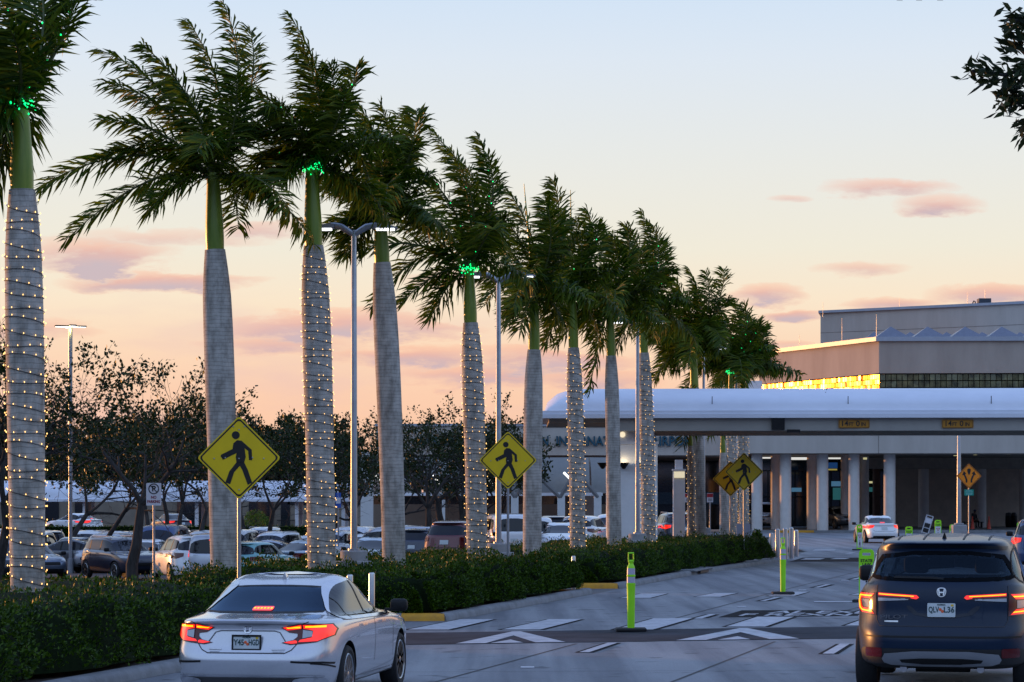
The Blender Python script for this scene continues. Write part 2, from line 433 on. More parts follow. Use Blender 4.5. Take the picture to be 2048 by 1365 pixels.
# ------------------------------------------------------------------ cars
def _ring(L, lr, df, w, zr, zm, zf, n, Q):
    yr, yf = lr, L - df; ym = (yr + yf) / 2; hl = (yf - yr) / 2
    e = 2.0 / n
    th = np.linspace(0, math.pi / 2, 500)
    qx = w * np.sin(th) ** e; qy = -hl * np.cos(th) ** e
    d = np.concatenate([[0], np.cumsum(np.hypot(np.diff(qx), np.diff(qy)))])
    # half of the points by arc length, half by position in the corner
    t = np.linspace(0, d[-1], Q + 1)
    qx = np.interp(t, d, qx); qy = np.interp(t, d, qy)
    hx = np.concatenate([qx, qx[::-1][1:]]); hy = np.concatenate([qy, -qy[::-1][1:]])
    X = np.concatenate([hx, -hx[::-1][1:-1]]); Y = np.concatenate([hy, hy[::-1][1:-1]]) + ym
    u = (Y - yr) / (yf - yr)
    Z = np.where(u < .5, zm + (zr - zm) * (1 - 2 * u) ** 2, zm + (zf - zm) * (2 * u - 1) ** 2)
    return np.stack([X, Y - L / 2, Z], 1)

def body_mesh(L, rings, apex, Q=34, sub=3):
    Rs = np.array([_ring(L, *r, Q) for r in rings])
    n, M, _ = Rs.shape
    ext = np.concatenate([[2 * Rs[0] - Rs[1]], Rs, [2 * Rs[-1] - Rs[-2]]])
    rows = []
    for i in range(1, n):
        p0, p1, p2, p3 = ext[i - 1], ext[i], ext[i + 1], ext[i + 2]
        for k in range(sub):
            t = k / sub
            m1 = (p2 - p0) * .5 * .8; m2 = (p3 - p1) * .5 * .8
            rows.append((2 * t**3 - 3 * t**2 + 1) * p1 + (t**3 - 2 * t**2 + t) * m1 + (-2 * t**3 + 3 * t**2) * p2 + (t**3 - t**2) * m2)
    rows.append(Rs[-1]); rows = np.array(rows); nr = len(rows)
    vs = rows.reshape(-1, 3).tolist(); fs = []
    for i in range(nr - 1):
        for k in range(M):
            a = i * M + k; b = i * M + (k + 1) % M
            fs.append((a, b, b + M, a + M))
    c0 = len(vs); vs.append([0, 0, rows[0][:, 2].mean()]); c1 = len(vs); vs.append([0, apex[0] - L / 2, apex[1]])
    for k in range(M):
        fs.append((c0, (k + 1) % M, k)); o = (nr - 1) * M
        fs.append((c1, o + k, o + (k + 1) % M))
    return vs, fs

VIEWS = {'rear': ((0, 1, 0), lambda u, v: (u, -9, v)), 'front': ((0, -1, 0), lambda u, v: (u, 9, v)),
         'right': ((-1, 0, 0), lambda u, v: (9, u, v)), 'left': ((1, 0, 0), lambda u, v: (-9, u, v)),
         'top': ((0, 0, -1), lambda u, v: (u, v, 9))}
def patch(mb, bvh, poly, view, off=0.004, step=0.05, limit=None):
    """a sheet cut to an outline and laid on the body"""
    d, o = VIEWS[view]; d = Vector(d)
    bm = bmesh.new()
    f = bm.faces.new([bm.verts.new((p[0], p[1], 0)) for p in poly])
    bm.normal_update(); bmesh.ops.triangulate(bm, faces=[f])
    for ax in (0, 1):
        lo = min(p[ax] for p in poly); hi = max(p[ax] for p in poly)
        k = math.floor(lo / step) + 1
        while k * step < hi - 1e-4:
            co = [0, 0, 0]; no = [0, 0, 0]; co[ax] = k * step; no[ax] = 1
            bmesh.ops.bisect_plane(bm, geom=list(bm.verts) + list(bm.edges) + list(bm.faces), plane_co=co, plane_no=no, dist=1e-5)
            k += 1
    for v in bm.verts:
        org = Vector(o(v.co.x, v.co.y))
        h, nrm, _, _ = bvh.ray_cast(org, d, 30)
        if h is None or (limit is not None and (h - org).length > limit):
            far = org + d * (9.0 if limit is None else limit); h, nrm, _, _ = bvh.find_nearest(far)
        if nrm.dot(d) > 0: nrm = -nrm
        v.co = h + nrm * off
    bmesh.ops.recalc_face_normals(bm, faces=list(bm.faces))
    mb.bm(bm); bm.free()
def strip(pts, w):
    """outline of a thin line through points"""
    a, b = [], []
    for i, p in enumerate(pts):
        q0 = pts[max(i - 1, 0)]; q1 = pts[min(i + 1, len(pts) - 1)]
        t = Vector((q1[0] - q0[0], q1[1] - q0[1])).normalized()
        a.append((p[0] - t.y * w / 2, p[1] + t.x * w / 2)); b.append((p[0] + t.y * w / 2, p[1] - t.x * w / 2))
    return a + b[::-1]
def mir(poly): return [(-p[0], p[1]) for p in poly][::-1]
def grow(poly, d):
    """outline moved outwards by d"""
    n = len(poly); A = sum(poly[i][0] * poly[(i + 1) % n][1] - poly[(i + 1) % n][0] * poly[i][1] for i in range(n))
    s = 1 if A > 0 else -1; out = []
    for i in range(n):
        p0, p1, p2 = Vector(poly[i - 1]), Vector(poly[i]), Vector(poly[(i + 1) % n])
        e1 = (p1 - p0).normalized(); e2 = (p2 - p1).normalized()
        nn = Vector((e1.y + e2.y, -e1.x - e2.x))
        if nn.length < 1e-6: nn = Vector((e1.y, -e1.x))
        nn.normalize()
        c = max(0.5, nn.dot(Vector((e1.y, -e1.x))))
        out.append(tuple(p1 + nn * (s * d / c)))
    return out

_wheels = {}
def wheel_meshes(r, w=0.22, spokes=10):
    key = (round(r, 2), spokes)
    if key in _wheels: return _wheels[key]
    T = Matrix.Rotation(R(90), 4, 'Y')
    a = MB(); h = w / 2
    a.lathe([(r * .72, -h * .8), (r * .82, -h), (r * .93, -h * .95), (r * .985, -h * .7), (r, -h * .35), (r, h * .35), (r * .985, h * .7), (r * .93, h * .95), (r * .82, h), (r * .72, h * .8)], 40, T)
    b = MB()
    b.cm = 1; b.lathe([(r * .73, h * .86), (r * .70, h * .94), (r * .66, h * .86)], 36, T, closed=False); b.cm = 0; b.lathe([(r * .66, h * .86), (r * .66, -h * .2), (0.02, -h * .2)], 36, T)
    b.cm = 1
    for k in range(spokes):
        M = T @ Matrix.Rotation(2 * math.pi * k / spokes, 4, 'Z')
        b.box(r * .12, r * .69, -r * .055, r * .055, h * .55, h * .86, M)
    b.lathe([(r * .16, h * .4), (r * .16, h * .8), (r * .1, h * .88), (0.001, h * .88)], 16, T)
    _wheels[key] = (a.mesh('tyre', M_RUBBER, True, 40), b.mesh('rim', [mat('rim_well', (0.02, 0.02, 0.02), 0.6), mat('alloy', (0.42, 0.43, 0.45), 0.25, 0.9)], True, 30))
    return _wheels[key]

def add_wheels(root, r, xs, yr, yf, w=0.22, spokes=10):
    ty, ri = wheel_meshes(r, w, spokes)
    for s in (1, -1):
        for y in (yr, yf):
            wo = link('wheel', ty, root, (s * xs, y, r))
            rm = link('rim', ri, wo)
            if s < 0: wo.rotation_euler = (0, 0, math.pi)

def cut_body(vs, fs, arches, holes, paintm, sill=None):
    """body with wheel arches cut out and, where wanted, real window openings. arches: (y, z, r); holes: (view, poly)"""
    me = bpy.data.meshes.new('body'); me.from_pydata(vs, [], fs); me.update()
    me.materials.append(paintm)
    o = bpy.data.objects.new('body_cut', me); COL.objects.link(o)
    tmp = []
    for (y, z, r, w) in arches:
        for s in (1, -1):
            c = MB(); c.lathe([(r, -.19), (r, .3)], 36, Matrix.Translation((s * w, y, z)) @ Matrix.Rotation(R(90) * s, 4, 'Y'))
            co = obj('arch_cut', c, M_BLACK); tmp.append(co)
            m = o.modifiers.new('b', 'BOOLEAN'); m.object = co; m.operation = 'DIFFERENCE'; m.solver = 'EXACT'
    me2 = eval_mesh(o)
    bpy.data.objects.remove(o)
    for t in tmp: bpy.data.objects.remove(t)
    me2.materials.clear(); me2.materials.append(paintm); me2.materials.append(M_BLACK)
    bm = bmesh.new(); bm.from_mesh(me2)
    for f in bm.faces:
        c = f.calc_center_median(); f.material_index = 0; f.smooth = True
        for (y, z, r, w) in arches:
            v = Vector((0, c.y - y, c.z - z))
            if v.length < r * 1.02 and abs(c.x) > w - .25 and (abs(f.normal.x) > .97 and abs(abs(c.x) - (w - .19)) < .01 or f.normal.dot(v) < -.7 * v.length): f.material_index = 1
        if f.normal.z < -.7 and c.z < .5: f.material_index = 1
        if sill and c.z < sill: f.material_index = 1
    if holes:
        def inside(p, poly):
            r = False; n = len(poly)
            for i in range(n):
                a, b = poly[i], poly[i - 1]
                if (a[1] > p[1]) != (b[1] > p[1]) and p[0] < (b[0] - a[0]) * (p[1] - a[1]) / (b[1] - a[1]) + a[0]: r = not r
            return r
        dead = []
        for f in bm.faces:
            for view, poly in holes:
                d = Vector(VIEWS[view][0])
                if f.normal.dot(d) > (-.12 if view in ('rear', 'front') else -.55): continue
                pr = (lambda v: (v.co.x, v.co.z)) if view in ('rear', 'front') else (lambda v: (v.co.y, v.co.z))
                if all(inside(pr(v), poly) for v in f.verts): dead.append(f); break
        bmesh.ops.delete(bm, geom=dead, context='FACES')
    bm.to_mesh(me2); bm.free(); me2.set_sharp_from_angle(angle=R(38)); me2.name = 'body'
    return me2

def mirror_mesh(s, mb=None):
    b = MB()
    b.bbox(-.09, .12, -.06, .06, -.075, .075, .045)
    b.box(-.16, -.08, -.02, .03, -.07, -.04)
    if s < 0: b.v = [(-v[0], v[1], v[2]) for v in b.v]
    return b

def fin(y, z):
    b = MB(); b.add([(-.032, y, z - .02), (.032, y, z - .02), (.02, y + .17, z), (-.02, y + .17, z), (-.004, y + .0, z + .06), (.004, y + .0, z + .06), (.004, y + .03, z + .072), (-.004, y + .03, z + .072)],
                    [(0, 1, 5, 4), (1, 2, 6, 5), (2, 3, 7, 6), (3, 0, 4, 7), (4, 5, 6, 7), (3, 2, 1, 0)])
    return b
def plate(root, y, z, rows, m_txt, w=0.305, h=0.152, frame=True, orange=True, x=0, slant=0.0, name='licence_plate'):
    M0 = Matrix.Translation((x, y, z)) @ Matrix.Rotation(slant, 4, 'X')
    a = MB(); a.prism(rrect(0, 0, w, h, .012), -.003, .003, M0)
    po = obj(name, a, mat('plate_white', (0.55, 0.60, 0.60), 0.4, var=.06, vscale=9), root)
    if frame:
        f = MB()
        for (x0, x1, z0, z1) in ((-w / 2 - .012, w / 2 + .012, -h / 2 - .014, -h / 2 + .012), (-w / 2 - .012, w / 2 + .012, h / 2 - .010, h / 2 + .012),
                                 (-w / 2 - .012, -w / 2 + .006, -h / 2 + .012, h / 2 - .010), (w / 2 - .006, w / 2 + .012, -h / 2 + .012, h / 2 - .010)):
            f.box(x0, x1, -.010, .004, z0, z1, M0)
        obj('plate_frame', f, M_BLACK, po)
    t = MB(); F_ = M0 @ Matrix.Translation((0, -.0055, 0)) @ Matrix.Rotation(R(90), 4, 'X')
    a, b = rows
    add_text(t, a, .088, F_ @ Matrix.Translation((-.083, 0.002, 0)), width=.115, bold=.002)
    add_text(t, b, .088, F_ @ Matrix.Translation((.083, 0.002, 0)), width=.115, bold=.002)
    add_text(t, 'FLORIDA', .022, F_ @ Matrix.Translation((0, .058, 0)), bold=.001)
    obj('plate_number', t, m_txt, po)
    if orange:
        q = MB()
        for cx, cz in ((-.012, .006), (.012, -.014)):
            q.lathe([(.017, 0), (.015, .002), (.001, .003)], 14, M0 @ Matrix.Translation((cx, -.003, cz)) @ Matrix.Rotation(R(90), 4, 'X'))
        obj('plate_orange', q, mat('orange_print', (0.75, 0.12, 0.03), .5), po)
        y_ = MB(); y_.box(w / 2 - .05, w / 2 - .02, -.0045, -.002, h / 2 - .034, h / 2 - .012, M0)
        obj('plate_sticker', y_, mat('sticker_yellow', (0.7, 0.45, 0.02), .5), po)
    return po

def emblem(root, bvh, z, size, m=None, x=0, view='rear'):
    """rounded square badge with a splayed H in it"""
    w, h = size * 1.18, size
    b = MB()
    o = chaikin([(x - w * .5, z + h * .5), (x - w * .36, z - h * .5), (x + w * .36, z - h * .5), (x + w * .5, z + h * .5)], 2)
    i = grow(o, -size * .09)
    n = len(o)
    for k in range(n):
        k2 = (k + 1) % n
        patch(b, bvh, [o[k], o[k2], i[k2], i[k]], view, .016, .5)
    for s in (1, -1):
        leg = [(x + s * w * .34, z + h * .33), (x + s * w * .20, z + h * .33), (x + s * w * .13, z - h * .33), (x + s * w * .25, z - h * .33)]
        patch(b, bvh, leg if s < 0 else leg[::-1], view, .019, .5)
    patch(b, bvh, [(x - w * .2, z - h * .07), (x + w * .2, z - h * .07), (x + w * .2, z + h * .07), (x - w * .2, z + h * .07)], view, .019, .5)
    return obj('emblem', b, m or M_CHROME, root)

# ---- the white saloon with its brake lights on
def build_accord(loc, rz):
    L = 4.88
    rings = [(.22, .32, .80, .22, .22, .22, 5), (.10, .16, .885, .25, .25, .25, 5.4), (.035, .07, .918, .38, .40, .40, 5.6), (.0, .0, .926, .52, .54, .52, 5.6),
             (.015, .0, .930, .60, .66, .60, 5.6), (.07, .05, .931, .70, .78, .68, 5.6), (.115, .15, .925, .83, .87, .76, 5.6), (.125, .28, .914, .905, .92, .81, 5.4),
             (.085, .36, .895, .958, .950, .84, 5.0), (.115, .46, .875, .985, .962, .86, 4.6), (.40, .95, .835, 1.012, .972, .93, 4.4), (.64, 1.28, .80, 1.045, .99, .985, 4.2),
             (1.0, 1.72, .745, 1.155, 1.12, 1.13, 4.2), (1.36, 2.08, .685, 1.275, 1.27, 1.27, 4.0), (1.66, 2.38, .615, 1.358, 1.375, 1.355, 3.8), (1.88, 2.62, .52, 1.40, 1.42, 1.40, 3.5), (2.12, 2.85, .28, 1.425, 1.442, 1.425, 3)]
    vs, fs = body_mesh(L, rings, (2.35, 1.449), Q=60, sub=4)
    bvh = BVHTree.FromPolygons([Vector(v) for v in vs], fs)
    lab = 'white saloon with glowing brake lights driving past the near hedge'
    root = thing('saloon_car', lab, 'car', loc, rz)
    pw = paint('pearl_white', (0.60, 0.61, 0.65), 0.45, 0.2)
    rearw = chaikin([(-.60, 1.300), (.60, 1.300), (.70, 1.20), (.775, 1.075), (.74, 1.048), (-.74, 1.048), (-.775, 1.075), (-.70, 1.20)], 2)
    frontw = chaikin([(-.56, 1.30), (.56, 1.30), (.74, 1.0), (.70, .98), (-.70, .98), (-.74, 1.0)], 2)
    h = L / 2
    side = chaikin([(.86 - h, .985), (1.10 - h, .975), (1.6 - h, .965), (2.4 - h, .955), (3.3 - h, .945), (3.46 - h, .96), (3.1 - h, 1.14), (2.75 - h, 1.285), (2.4 - h, 1.345), (2.0 - h, 1.352), (1.6 - h, 1.31), (1.25 - h, 1.18)], 2)
    me = cut_body(vs, fs, [(1.02 - h, .335, .385, .93), (3.85 - h, .335, .385, .93)], [('rear', grow(rearw, -.02)), ('front', grow(frontw, -.02)), ('right', grow(side, -.02)), ('left', grow(side, -.02))], pw)
    link('body', me, root)
    def part(name, m, polys, view='rear', off=.005, step=.04, parent=root, smooth=True):
        b = MB()
        for p in polys: patch(b, bvh, p, view, off, step)
        return obj(name, b, m, parent, smooth, 60)
    rw = part('rear_window', M_TINT, [rearw], off=.002)
    part('window_border', M_BLACK, [grow(rearw, .016)[i:i + 2] + [rearw[(i + 1) % len(rearw)], rearw[i]] if i + 1 < len(rearw) else [grow(rearw, .016)[i], grow(rearw, .016)[0], rearw[0], rearw[i]] for i in range(len(rearw))], off=.004, step=.2, parent=rw)
    hb = MB(); lb = MB()
    # high stop lamp behind the pane's lower edge
    hl_ = part('stop_lamp', M_RED_E, [rrect(.01, 1.073, .235, .042, .018)], off=.010)
    part('lamp_core', M_CORE, [rrect(-.085 + .038 * k, 1.073, .026, .013, .006) for k in range(6)], off=.014, parent=hl_)
    part('windscreen', M_TINT, [frontw], 'front', .002)
    for v in ('right', 'left'):
        sw = part('side_window', M_GLASS, [side], v, .008, .03)
        g = grow(side, .028); n = len(side)
        part('window_trim', M_CHROME, [[g[i], g[(i + 1) % n], side[(i + 1) % n], side[i]] for i in range(n)], v, .011, .3, sw)
        pil = [strip([(1.36 - h, .972), (1.27 - h, 1.18)], .022), strip([(2.27 - h, .955), (2.12 - h, 1.36)], .05)]
        for q_ in pil: part('pillar', M_BLACK, [q_], v, .011, .04, sw)
        b = MB()
        for y in (1.72, 2.72): patch(b, bvh, rrect(y - h, .865, .20, .026, .012), v, .028, .05)
        obj('door_handle', b, M_CHROME, root)
        part('door_gap', M_BLACK, [strip([(2.33 - h, .95), (2.36 - h, .75), (2.33 - h, .42)], .010), strip([(3.35 - h, .93), (3.36 - h, .42)], .010)], v, .004, .1)
        b = MB(); patch(b, bvh, strip([(1.45 - h, .285), (3.35 - h, .285)], .022), v, .012, .2)
        obj('sill_trim', b, M_CHROME, root)
        s = 1 if v == 'right' else -1
        wm = obj('wing_mirror', mirror_mesh(s), M_BLACK, root, True, 50, (s * .98, 3.38 - h, 1.02))
        for i, (lx, zz) in enumerate(((.60, .74),)):
            part('headlight', M_CLEAR, [[(s * .45, .70), (s * .86, .76), (s * .88, .82), (s * .5, .78)]], 'front', .006)
    # tail lights: C shaped clusters
    for s in (1, -1):
        f = (lambda p: p) if s > 0 else mir
        outer = f([(.845, .930), (.56, .945), (.37, .897), (.46, .845), (.55, .835), (.55, .80), (.51, .765), (.38, .735), (.48, .715), (.74, .738), (.87, .80), (.88, .87)])
        t = part('tail_light', M_REDLENS, [outer], off=.010, step=.03)
        glow = [f([(.84, .918), (.60, .934), (.605, .885), (.66, .875), (.70, .86), (.69, .79), (.58, .765), (.56, .742), (.74, .750), (.86, .81), (.868, .87)]), f([(.585, .934), (.565, .934), (.39, .899), (.44, .868), (.585, .885)]), f([(.55, .752), (.53, .760), (.41, .738), (.49, .724), (.55, .730)])]
        part('lamp_glow', M_RED_E, glow, off=.014, step=.03, parent=t)
        core = [f([(.80, .915), (.62, .924), (.62, .897), (.80, .892)]), f([(.575, .922), (.425, .902), (.445, .886), (.575, .893)])]
        part('lamp_core', M_CORE, core, off=.018, step=.03, parent=t)
        part('reversing_lamp', M_CLEAR, [f([(.69, .855), (.60, .870), (.60, .78), (.69, .80)])], off=.020, step=.03, parent=t)
    # boot edges, bumper lines, badges
    part('boot_gap', mat('panel_gap', (0.03, 0.03, 0.035), .7), [strip([(-.66, .96), (-.60, .94)], .008), strip([(.66, .96), (.60, .94)], .008),
         strip([(-.56, .735), (-.50, .66), (-.43, .625), (.43, .625), (.50, .66), (.56, .735)], .010)], off=.004)
    rec = mat('plate_recess', (0.42, 0.43, 0.47), .5)
    part('plate_recess_edge', mat('recess_edge_shade', (0.12, 0.12, 0.13), .6), [strip([(-.44, .73), (-.36, .845), (-.30, .862), (.30, .862), (.36, .845), (.44, .73)], .012)], off=.004)  # shade along the recess edge drawn as a dark strip
    part('boot_lip', mat('lip_seam', (0.2, 0.2, 0.22), .5), [strip([(-.62, .925), (-.3, .935), (.3, .935), (.62, .925)], .006)], off=.004)
    part('bumper_slot', M_BLACK, [f(strip([(.875, .50), (.80, .52), (.50, .535)], .022)) for f in ((lambda p: p), mir)], off=.004)
    for v in ('right',): part('bumper_slot', M_BLACK, [strip([(.10 - h, .515), (.35 - h, .485), (.54 - h, .455)], .018)], v, .005)
    part('lower_grille', mat('grille_dark', (0.05, 0.05, 0.055), .5), [rrect(0, .305, 1.50, .115, .05)], off=.010)
    for f in ((lambda p: p), mir): part('exhaust_trim', M_CHROME, [f(chaikin([(.80, .36), (.62, .37), (.50, .345), (.52, .29), (.78, .27), (.83, .31)], 1))], off=.02)
    part('bumper_chrome', M_CHROME, [strip([(-.80, .372), (-.6, .382), (.6, .382), (.80, .372)], .016)], off=.016)
    part('model_badge', M_STEEL, [strip([(-.42, .668), (-.28, .665)], .014), strip([(-.41, .645), (-.30, .643)], .010), strip([(.28, .665), (.43, .668)], .014), strip([(.29, .643), (.42, .645)], .010)], off=.008)
    emblem(root, bvh, .878, .088)
    hit = bvh.ray_cast(Vector((0, -9, .735)), Vector((0, 1, 0)), 30)[0]
    plate(root, hit.y - .022, .735, ('Y45', 'HGD'), mat('plate_ink', (0.01, 0.05, 0.05), .5), slant=R(-4))
    # shark fin
    b = fin(1.72 - h, 1.385)
    obj('antenna', b, pw, root)
    add_wheels(root, .335, .815, 1.02 - h, 3.85 - h, .225, 10)
    # cabin seen through the panes
    c = MB()
    for sx in (-.37, .37):
        c.bbox(sx - .25, sx + .25, 2.0 - h, 2.14 - h, .5, 1.06, .05); c.bbox(sx - .12, sx + .12, 2.0 - h, 2.10 - h, 1.09, 1.24, .04)
    c.bbox(-.68, .68, 1.05 - h, 1.25 - h, .5, 1.02, .05)
    c.box(-.78, .78, .5 - h, 3.3 - h, .48, .52)
    obj('seat', c, mat('cabin_trim', (0.02, 0.021, 0.024), .8), root, True, 40)
    return root

# ---- the dark blue three-row SUV
def build_pilot(loc, rz):
    L = 4.97
    rings = [(.24, .34, .84, .30, .30, .30, 5), (.08, .14, .93, .35, .35, .36, 5), (.015, .04, .985, .46, .46, .48, 4.8), (.0, .0, .996, .60, .64, .60, 4.8), (.02, .0, .999, .70, .76, .72, 4.8),
             (.055, .03, .999, .79, .87, .84, 4.6), (.085, .10, .995, .92, .98, .95, 4.4), (.10, .22, .985, 1.06, 1.06, 1.02, 4.4), (.12, .42, .962, 1.17, 1.13, 1.06, 4.4), (.155, .85, .925, 1.235, 1.175, 1.11, 4.6), (.19, 1.2, .88, 1.285, 1.215, 1.165, 4.8),
             (.27, 1.6, .825, 1.44, 1.40, 1.35, 5), (.345, 1.92, .765, 1.59, 1.585, 1.54, 5), (.30, 2.12, .725, 1.655, 1.665, 1.63, 4.8), (.27, 2.25, .675, 1.69, 1.712, 1.68, 4.6), (.42, 2.4, .57, 1.715, 1.745, 1.715, 4), (.95, 2.7, .32, 1.745, 1.772, 1.742, 3)]
    vs, fs = body_mesh(L, rings, (2.2, 1.778), Q=60, sub=4)
    bvh = BVHTree.FromPolygons([Vector(v) for v in vs], fs)
    root = thing('suv_car', 'dark blue SUV with lit tail lights filling the right lane', 'suv', loc, rz)
    pb = paint('deep_blue', (0.003, 0.015, 0.040), 0.0, 0.35, .25); pb.node_tree.nodes['Principled BSDF'].inputs['Specular IOR Level'].default_value = .2
    h = L / 2
    rearw = chaikin([(-.64, 1.60), (.64, 1.60), (.76, 1.43), (.80, 1.315), (.72, 1.275), (.3, 1.262), (-.3, 1.262), (-.72, 1.275), (-.80, 1.315), (-.76, 1.43)], 1)
    frontw = chaikin([(-.63, 1.60), (.63, 1.60), (.80, 1.22), (.76, 1.19), (-.76, 1.19), (-.80, 1.22)], 2)
    side = chaikin([(.45 - h, 1.27), (1.5 - h, 1.23), (3.2 - h, 1.19), (3.55 - h, 1.22), (3.0 - h, 1.58), (2.4 - h, 1.625), (1.0 - h, 1.61), (.62 - h, 1.55)], 2)
    me = cut_body(vs, fs, [(1.06 - h, .37, .43, 1.0), (3.88 - h, .37, .43, 1.0)], [('rear', grow(rearw, -.03)), ('front', grow(frontw, -.02)), ('right', grow(side, -.02)), ('left', grow(side, -.02))], pb, sill=.40)
    link('body', me, root)
    def part(name, m, polys, view='rear', off=.005, step=.04, parent=root):
        b = MB()
        for p in polys: patch(b, bvh, p, view, off, step)
        return obj(name, b, m, parent, True, 60)
    rw = part('rear_window', M_TINTS, [rearw], off=.003)
    inner = grow(rearw, -.045); n = len(rearw)
    part('window_border', mat('pane_frit', (0.006, 0.007, 0.009), .9, spec=.05, var=.1), [[rearw[i], rearw[(i + 1) % n], inner[(i + 1) % n], inner[i]] for i in range(n)], off=.006, step=.1, parent=rw)
    part('wiper', M_BLACK, [strip([(-.52, 1.305), (-.1, 1.298), (.02, 1.288)], .022)], off=.02, parent=rw)
    part('windscreen', M_TINTS, [frontw], 'front', .002)
    part('spoiler_edge', mat('dark_trim', (0.01, 0.012, 0.016), .4), [strip([(-.70, 1.632), (-.35, 1.655), (.35, 1.655), (.70, 1.632)], .035)], off=.006)
    for v in ('right', 'left'):
        s = 1 if v == 'right' else -1
        sw = part('side_window', M_TINTS, [side], v, .007, .03)
        g = grow(side, .02); n2 = len(side)
        part('window_trim', M_BLACK, [[g[i], g[(i + 1) % n2], side[(i + 1) % n2], side[i]] for i in range(n2)], v, .006, .3, sw)
        for q_ in (strip([(1.25 - h, 1.24), (1.2 - h, 1.62)], .10), strip([(2.4 - h, 1.21), (2.35 - h, 1.63)], .09)): part('pillar', M_BLACK, [q_], v, .011, .05, sw)
        part('door_gap', M_BLACK, [strip([(2.42 - h, 1.2), (2.42 - h, .5)], .010), strip([(1.45 - h, 1.2), (1.5 - h, .8)], .010)], v, .004, .1)
        wm = obj('wing_mirror', mirror_mesh(s), M_BLACK, root, True, 50, (s * 1.03, 3.36 - h, 1.27))
        wm.scale = (1.15, 1, 1.3)
        part('headlight', M_CLEAR, [[(s * .5, .84), (s * .92, .88), (s * .93, .99), (s * .55, .94)]], 'front', .006)
        for y in (1.7, 2.75):
            part('door_handle', M_CHROME, [rrect(y - h, 1.08, .2, .03, .012)], v, .028, .05)
    for s in (1, -1):
        f = (lambda p: p) if s > 0 else mir
        t = part('tail_light', M_REDLENS, [f([(.965, 1.115), (.93, 1.135), (.72, 1.14), (.715, .885), (.90, .895), (.955, .935), (.985, 1.03)]), f([(.70, 1.14), (.26, 1.118), (.235, 1.085), (.27, 1.066), (.70, 1.085)])], off=.010, step=.03)
        ring_o = [(.955, 1.105), (.92, 1.122), (.735, 1.125), (.735, .90), (.895, .91), (.945, .945), (.972, 1.03)]
        ri = grow(ring_o, -.055)
        part('reversing_lamp', M_CLEAR, [f(grow(ri, -.012))], off=.013, step=.03, parent=t)
        k = len(ring_o)
        seg = [[ring_o[i], ring_o[(i + 1) % k], ri[(i + 1) % k], ri[i]] for i in range(k) if i != 2] 
        part('lamp_glow', M_RED_E, [f(q) for q in seg] + [f([(.69, 1.137), (.27, 1.114), (.245, 1.088), (.275, 1.070), (.33, 1.080), (.34, 1.094), (.69, 1.108)])], off=.014, step=.03, parent=t)
        ro2 = grow(ring_o, -.019); ri2 = grow(ring_o, -.034)
        part('lamp_core', M_CORE, [f([ro2[i], ro2[(i + 1) % k], ri2[(i + 1) % k], ri2[i]]) for i in range(k) if i != 2] + [f(strip([(.68, 1.122), (.30, 1.101)], .009))], off=.018, step=.04, parent=t)
        part('reversing_lamp', M_CLEAR, [f([(.695, 1.082), (.36, 1.076), (.36, 1.062), (.695, 1.045)])], off=.010, step=.04, parent=t)
        part('bumper_reflector', M_REDLENS, [f(rrect(.74, .485, .19, .10, .02))], off=.012)
    part('tailgate_gap', mat('panel_gap', (0.03, 0.03, 0.035), .7), [strip([(-.715, 1.22), (-.715, .84), (-.68, .775), (.68, .775), (.715, .84), (.715, 1.22)], .010)], off=.004)
    part('tailgate_recess_shade', mat('recess_shade_dark', (0.006, 0.012, 0.025), .4), [chaikin([(-.40, 1.0), (-.27, .87), (.30, .87), (.44, 1.0), (.36, 1.0), (.26, .90), (-.24, .90), (-.33, 1.0)], 1)], off=.004)  # shade of the plate recess laid on as a dark sheet
    part('bumper_step', M_BLACK, [strip([(-.86, .66), (.86, .66)], .02)], off=.006)
    part('lower_bumper', mat('textured_plastic', (0.012, 0.013, 0.015), .65, var=.2), [rrect(0, .445, 1.80, .17, .05)], off=.006)
    part('skid_trim', mat('silver_trim', (0.36, 0.37, 0.39), .35, .8), [chaikin([(-.60, .505), (.60, .505), (.66, .39), (.50, .345), (-.50, .345), (-.66, .39)], 1)], off=.016)
    part('skid_trim_inset', M_BLACK, [chaikin([(-.46, .43), (.46, .43), (.42, .37), (-.42, .37)], 1)], off=.02)
    emblem(root, bvh, 1.145, .098, M_STEEL)
    b = MB(); hit = bvh.ray_cast(Vector((-.5, -9, .865)), Vector((0, 1, 0)), 30)[0]
    add_text(b, 'PILOT', .062, Matrix.Translation((-.52, hit.y - .012, .875)) @ Matrix.Rotation(R(90), 4, 'X'), width=.30, bold=.001, depth=.003)
    obj('model_badge', b, mat('dark_badge', (.16, .17, .19), .35, .8), root)
    part('trim_badge', M_STEEL, [strip([(-.62, .825), (-.47, .825)], .018)], off=.008)
    hit = bvh.ray_cast(Vector((0, -9, .95)), Vector((0, 1, 0)), 30)[0]
    plate(root, hit.y - .02, .955, ('QLV', 'L36'), mat('plate_ink', (0.01, 0.05, 0.05), .5), frame=False, slant=R(-6))
    b = fin(.75 - h, 1.735)
    obj('antenna', b, M_BLACK, root)
    b = MB()
    for x in (-.5, -.22, .22, .5): patch(b, bvh, strip([(x, .55 - h), (x * 1.02, 2.3 - h)], .022), 'top', .005, .08)
    obj('roof_seam', b, M_BLACK, root)
    add_wheels(root, .375, .875, 1.06 - h, 3.88 - h, .245, 10)
    c = MB()
    for sx, yy in ((-.42, 2.55), (.42, 2.55)):
        c.bbox(sx - .27, sx + .27, yy - h, yy + .16 - h, .7, 1.26, .06); c.bbox(sx - .15, sx + .15, yy - h, yy + .12 - h, 1.29, 1.49, .05)
    for sx in (-.40, .40):
        c.bbox(sx - .22, sx + .22, 1.5 - h, 1.64 - h, .7, 1.30, .06)
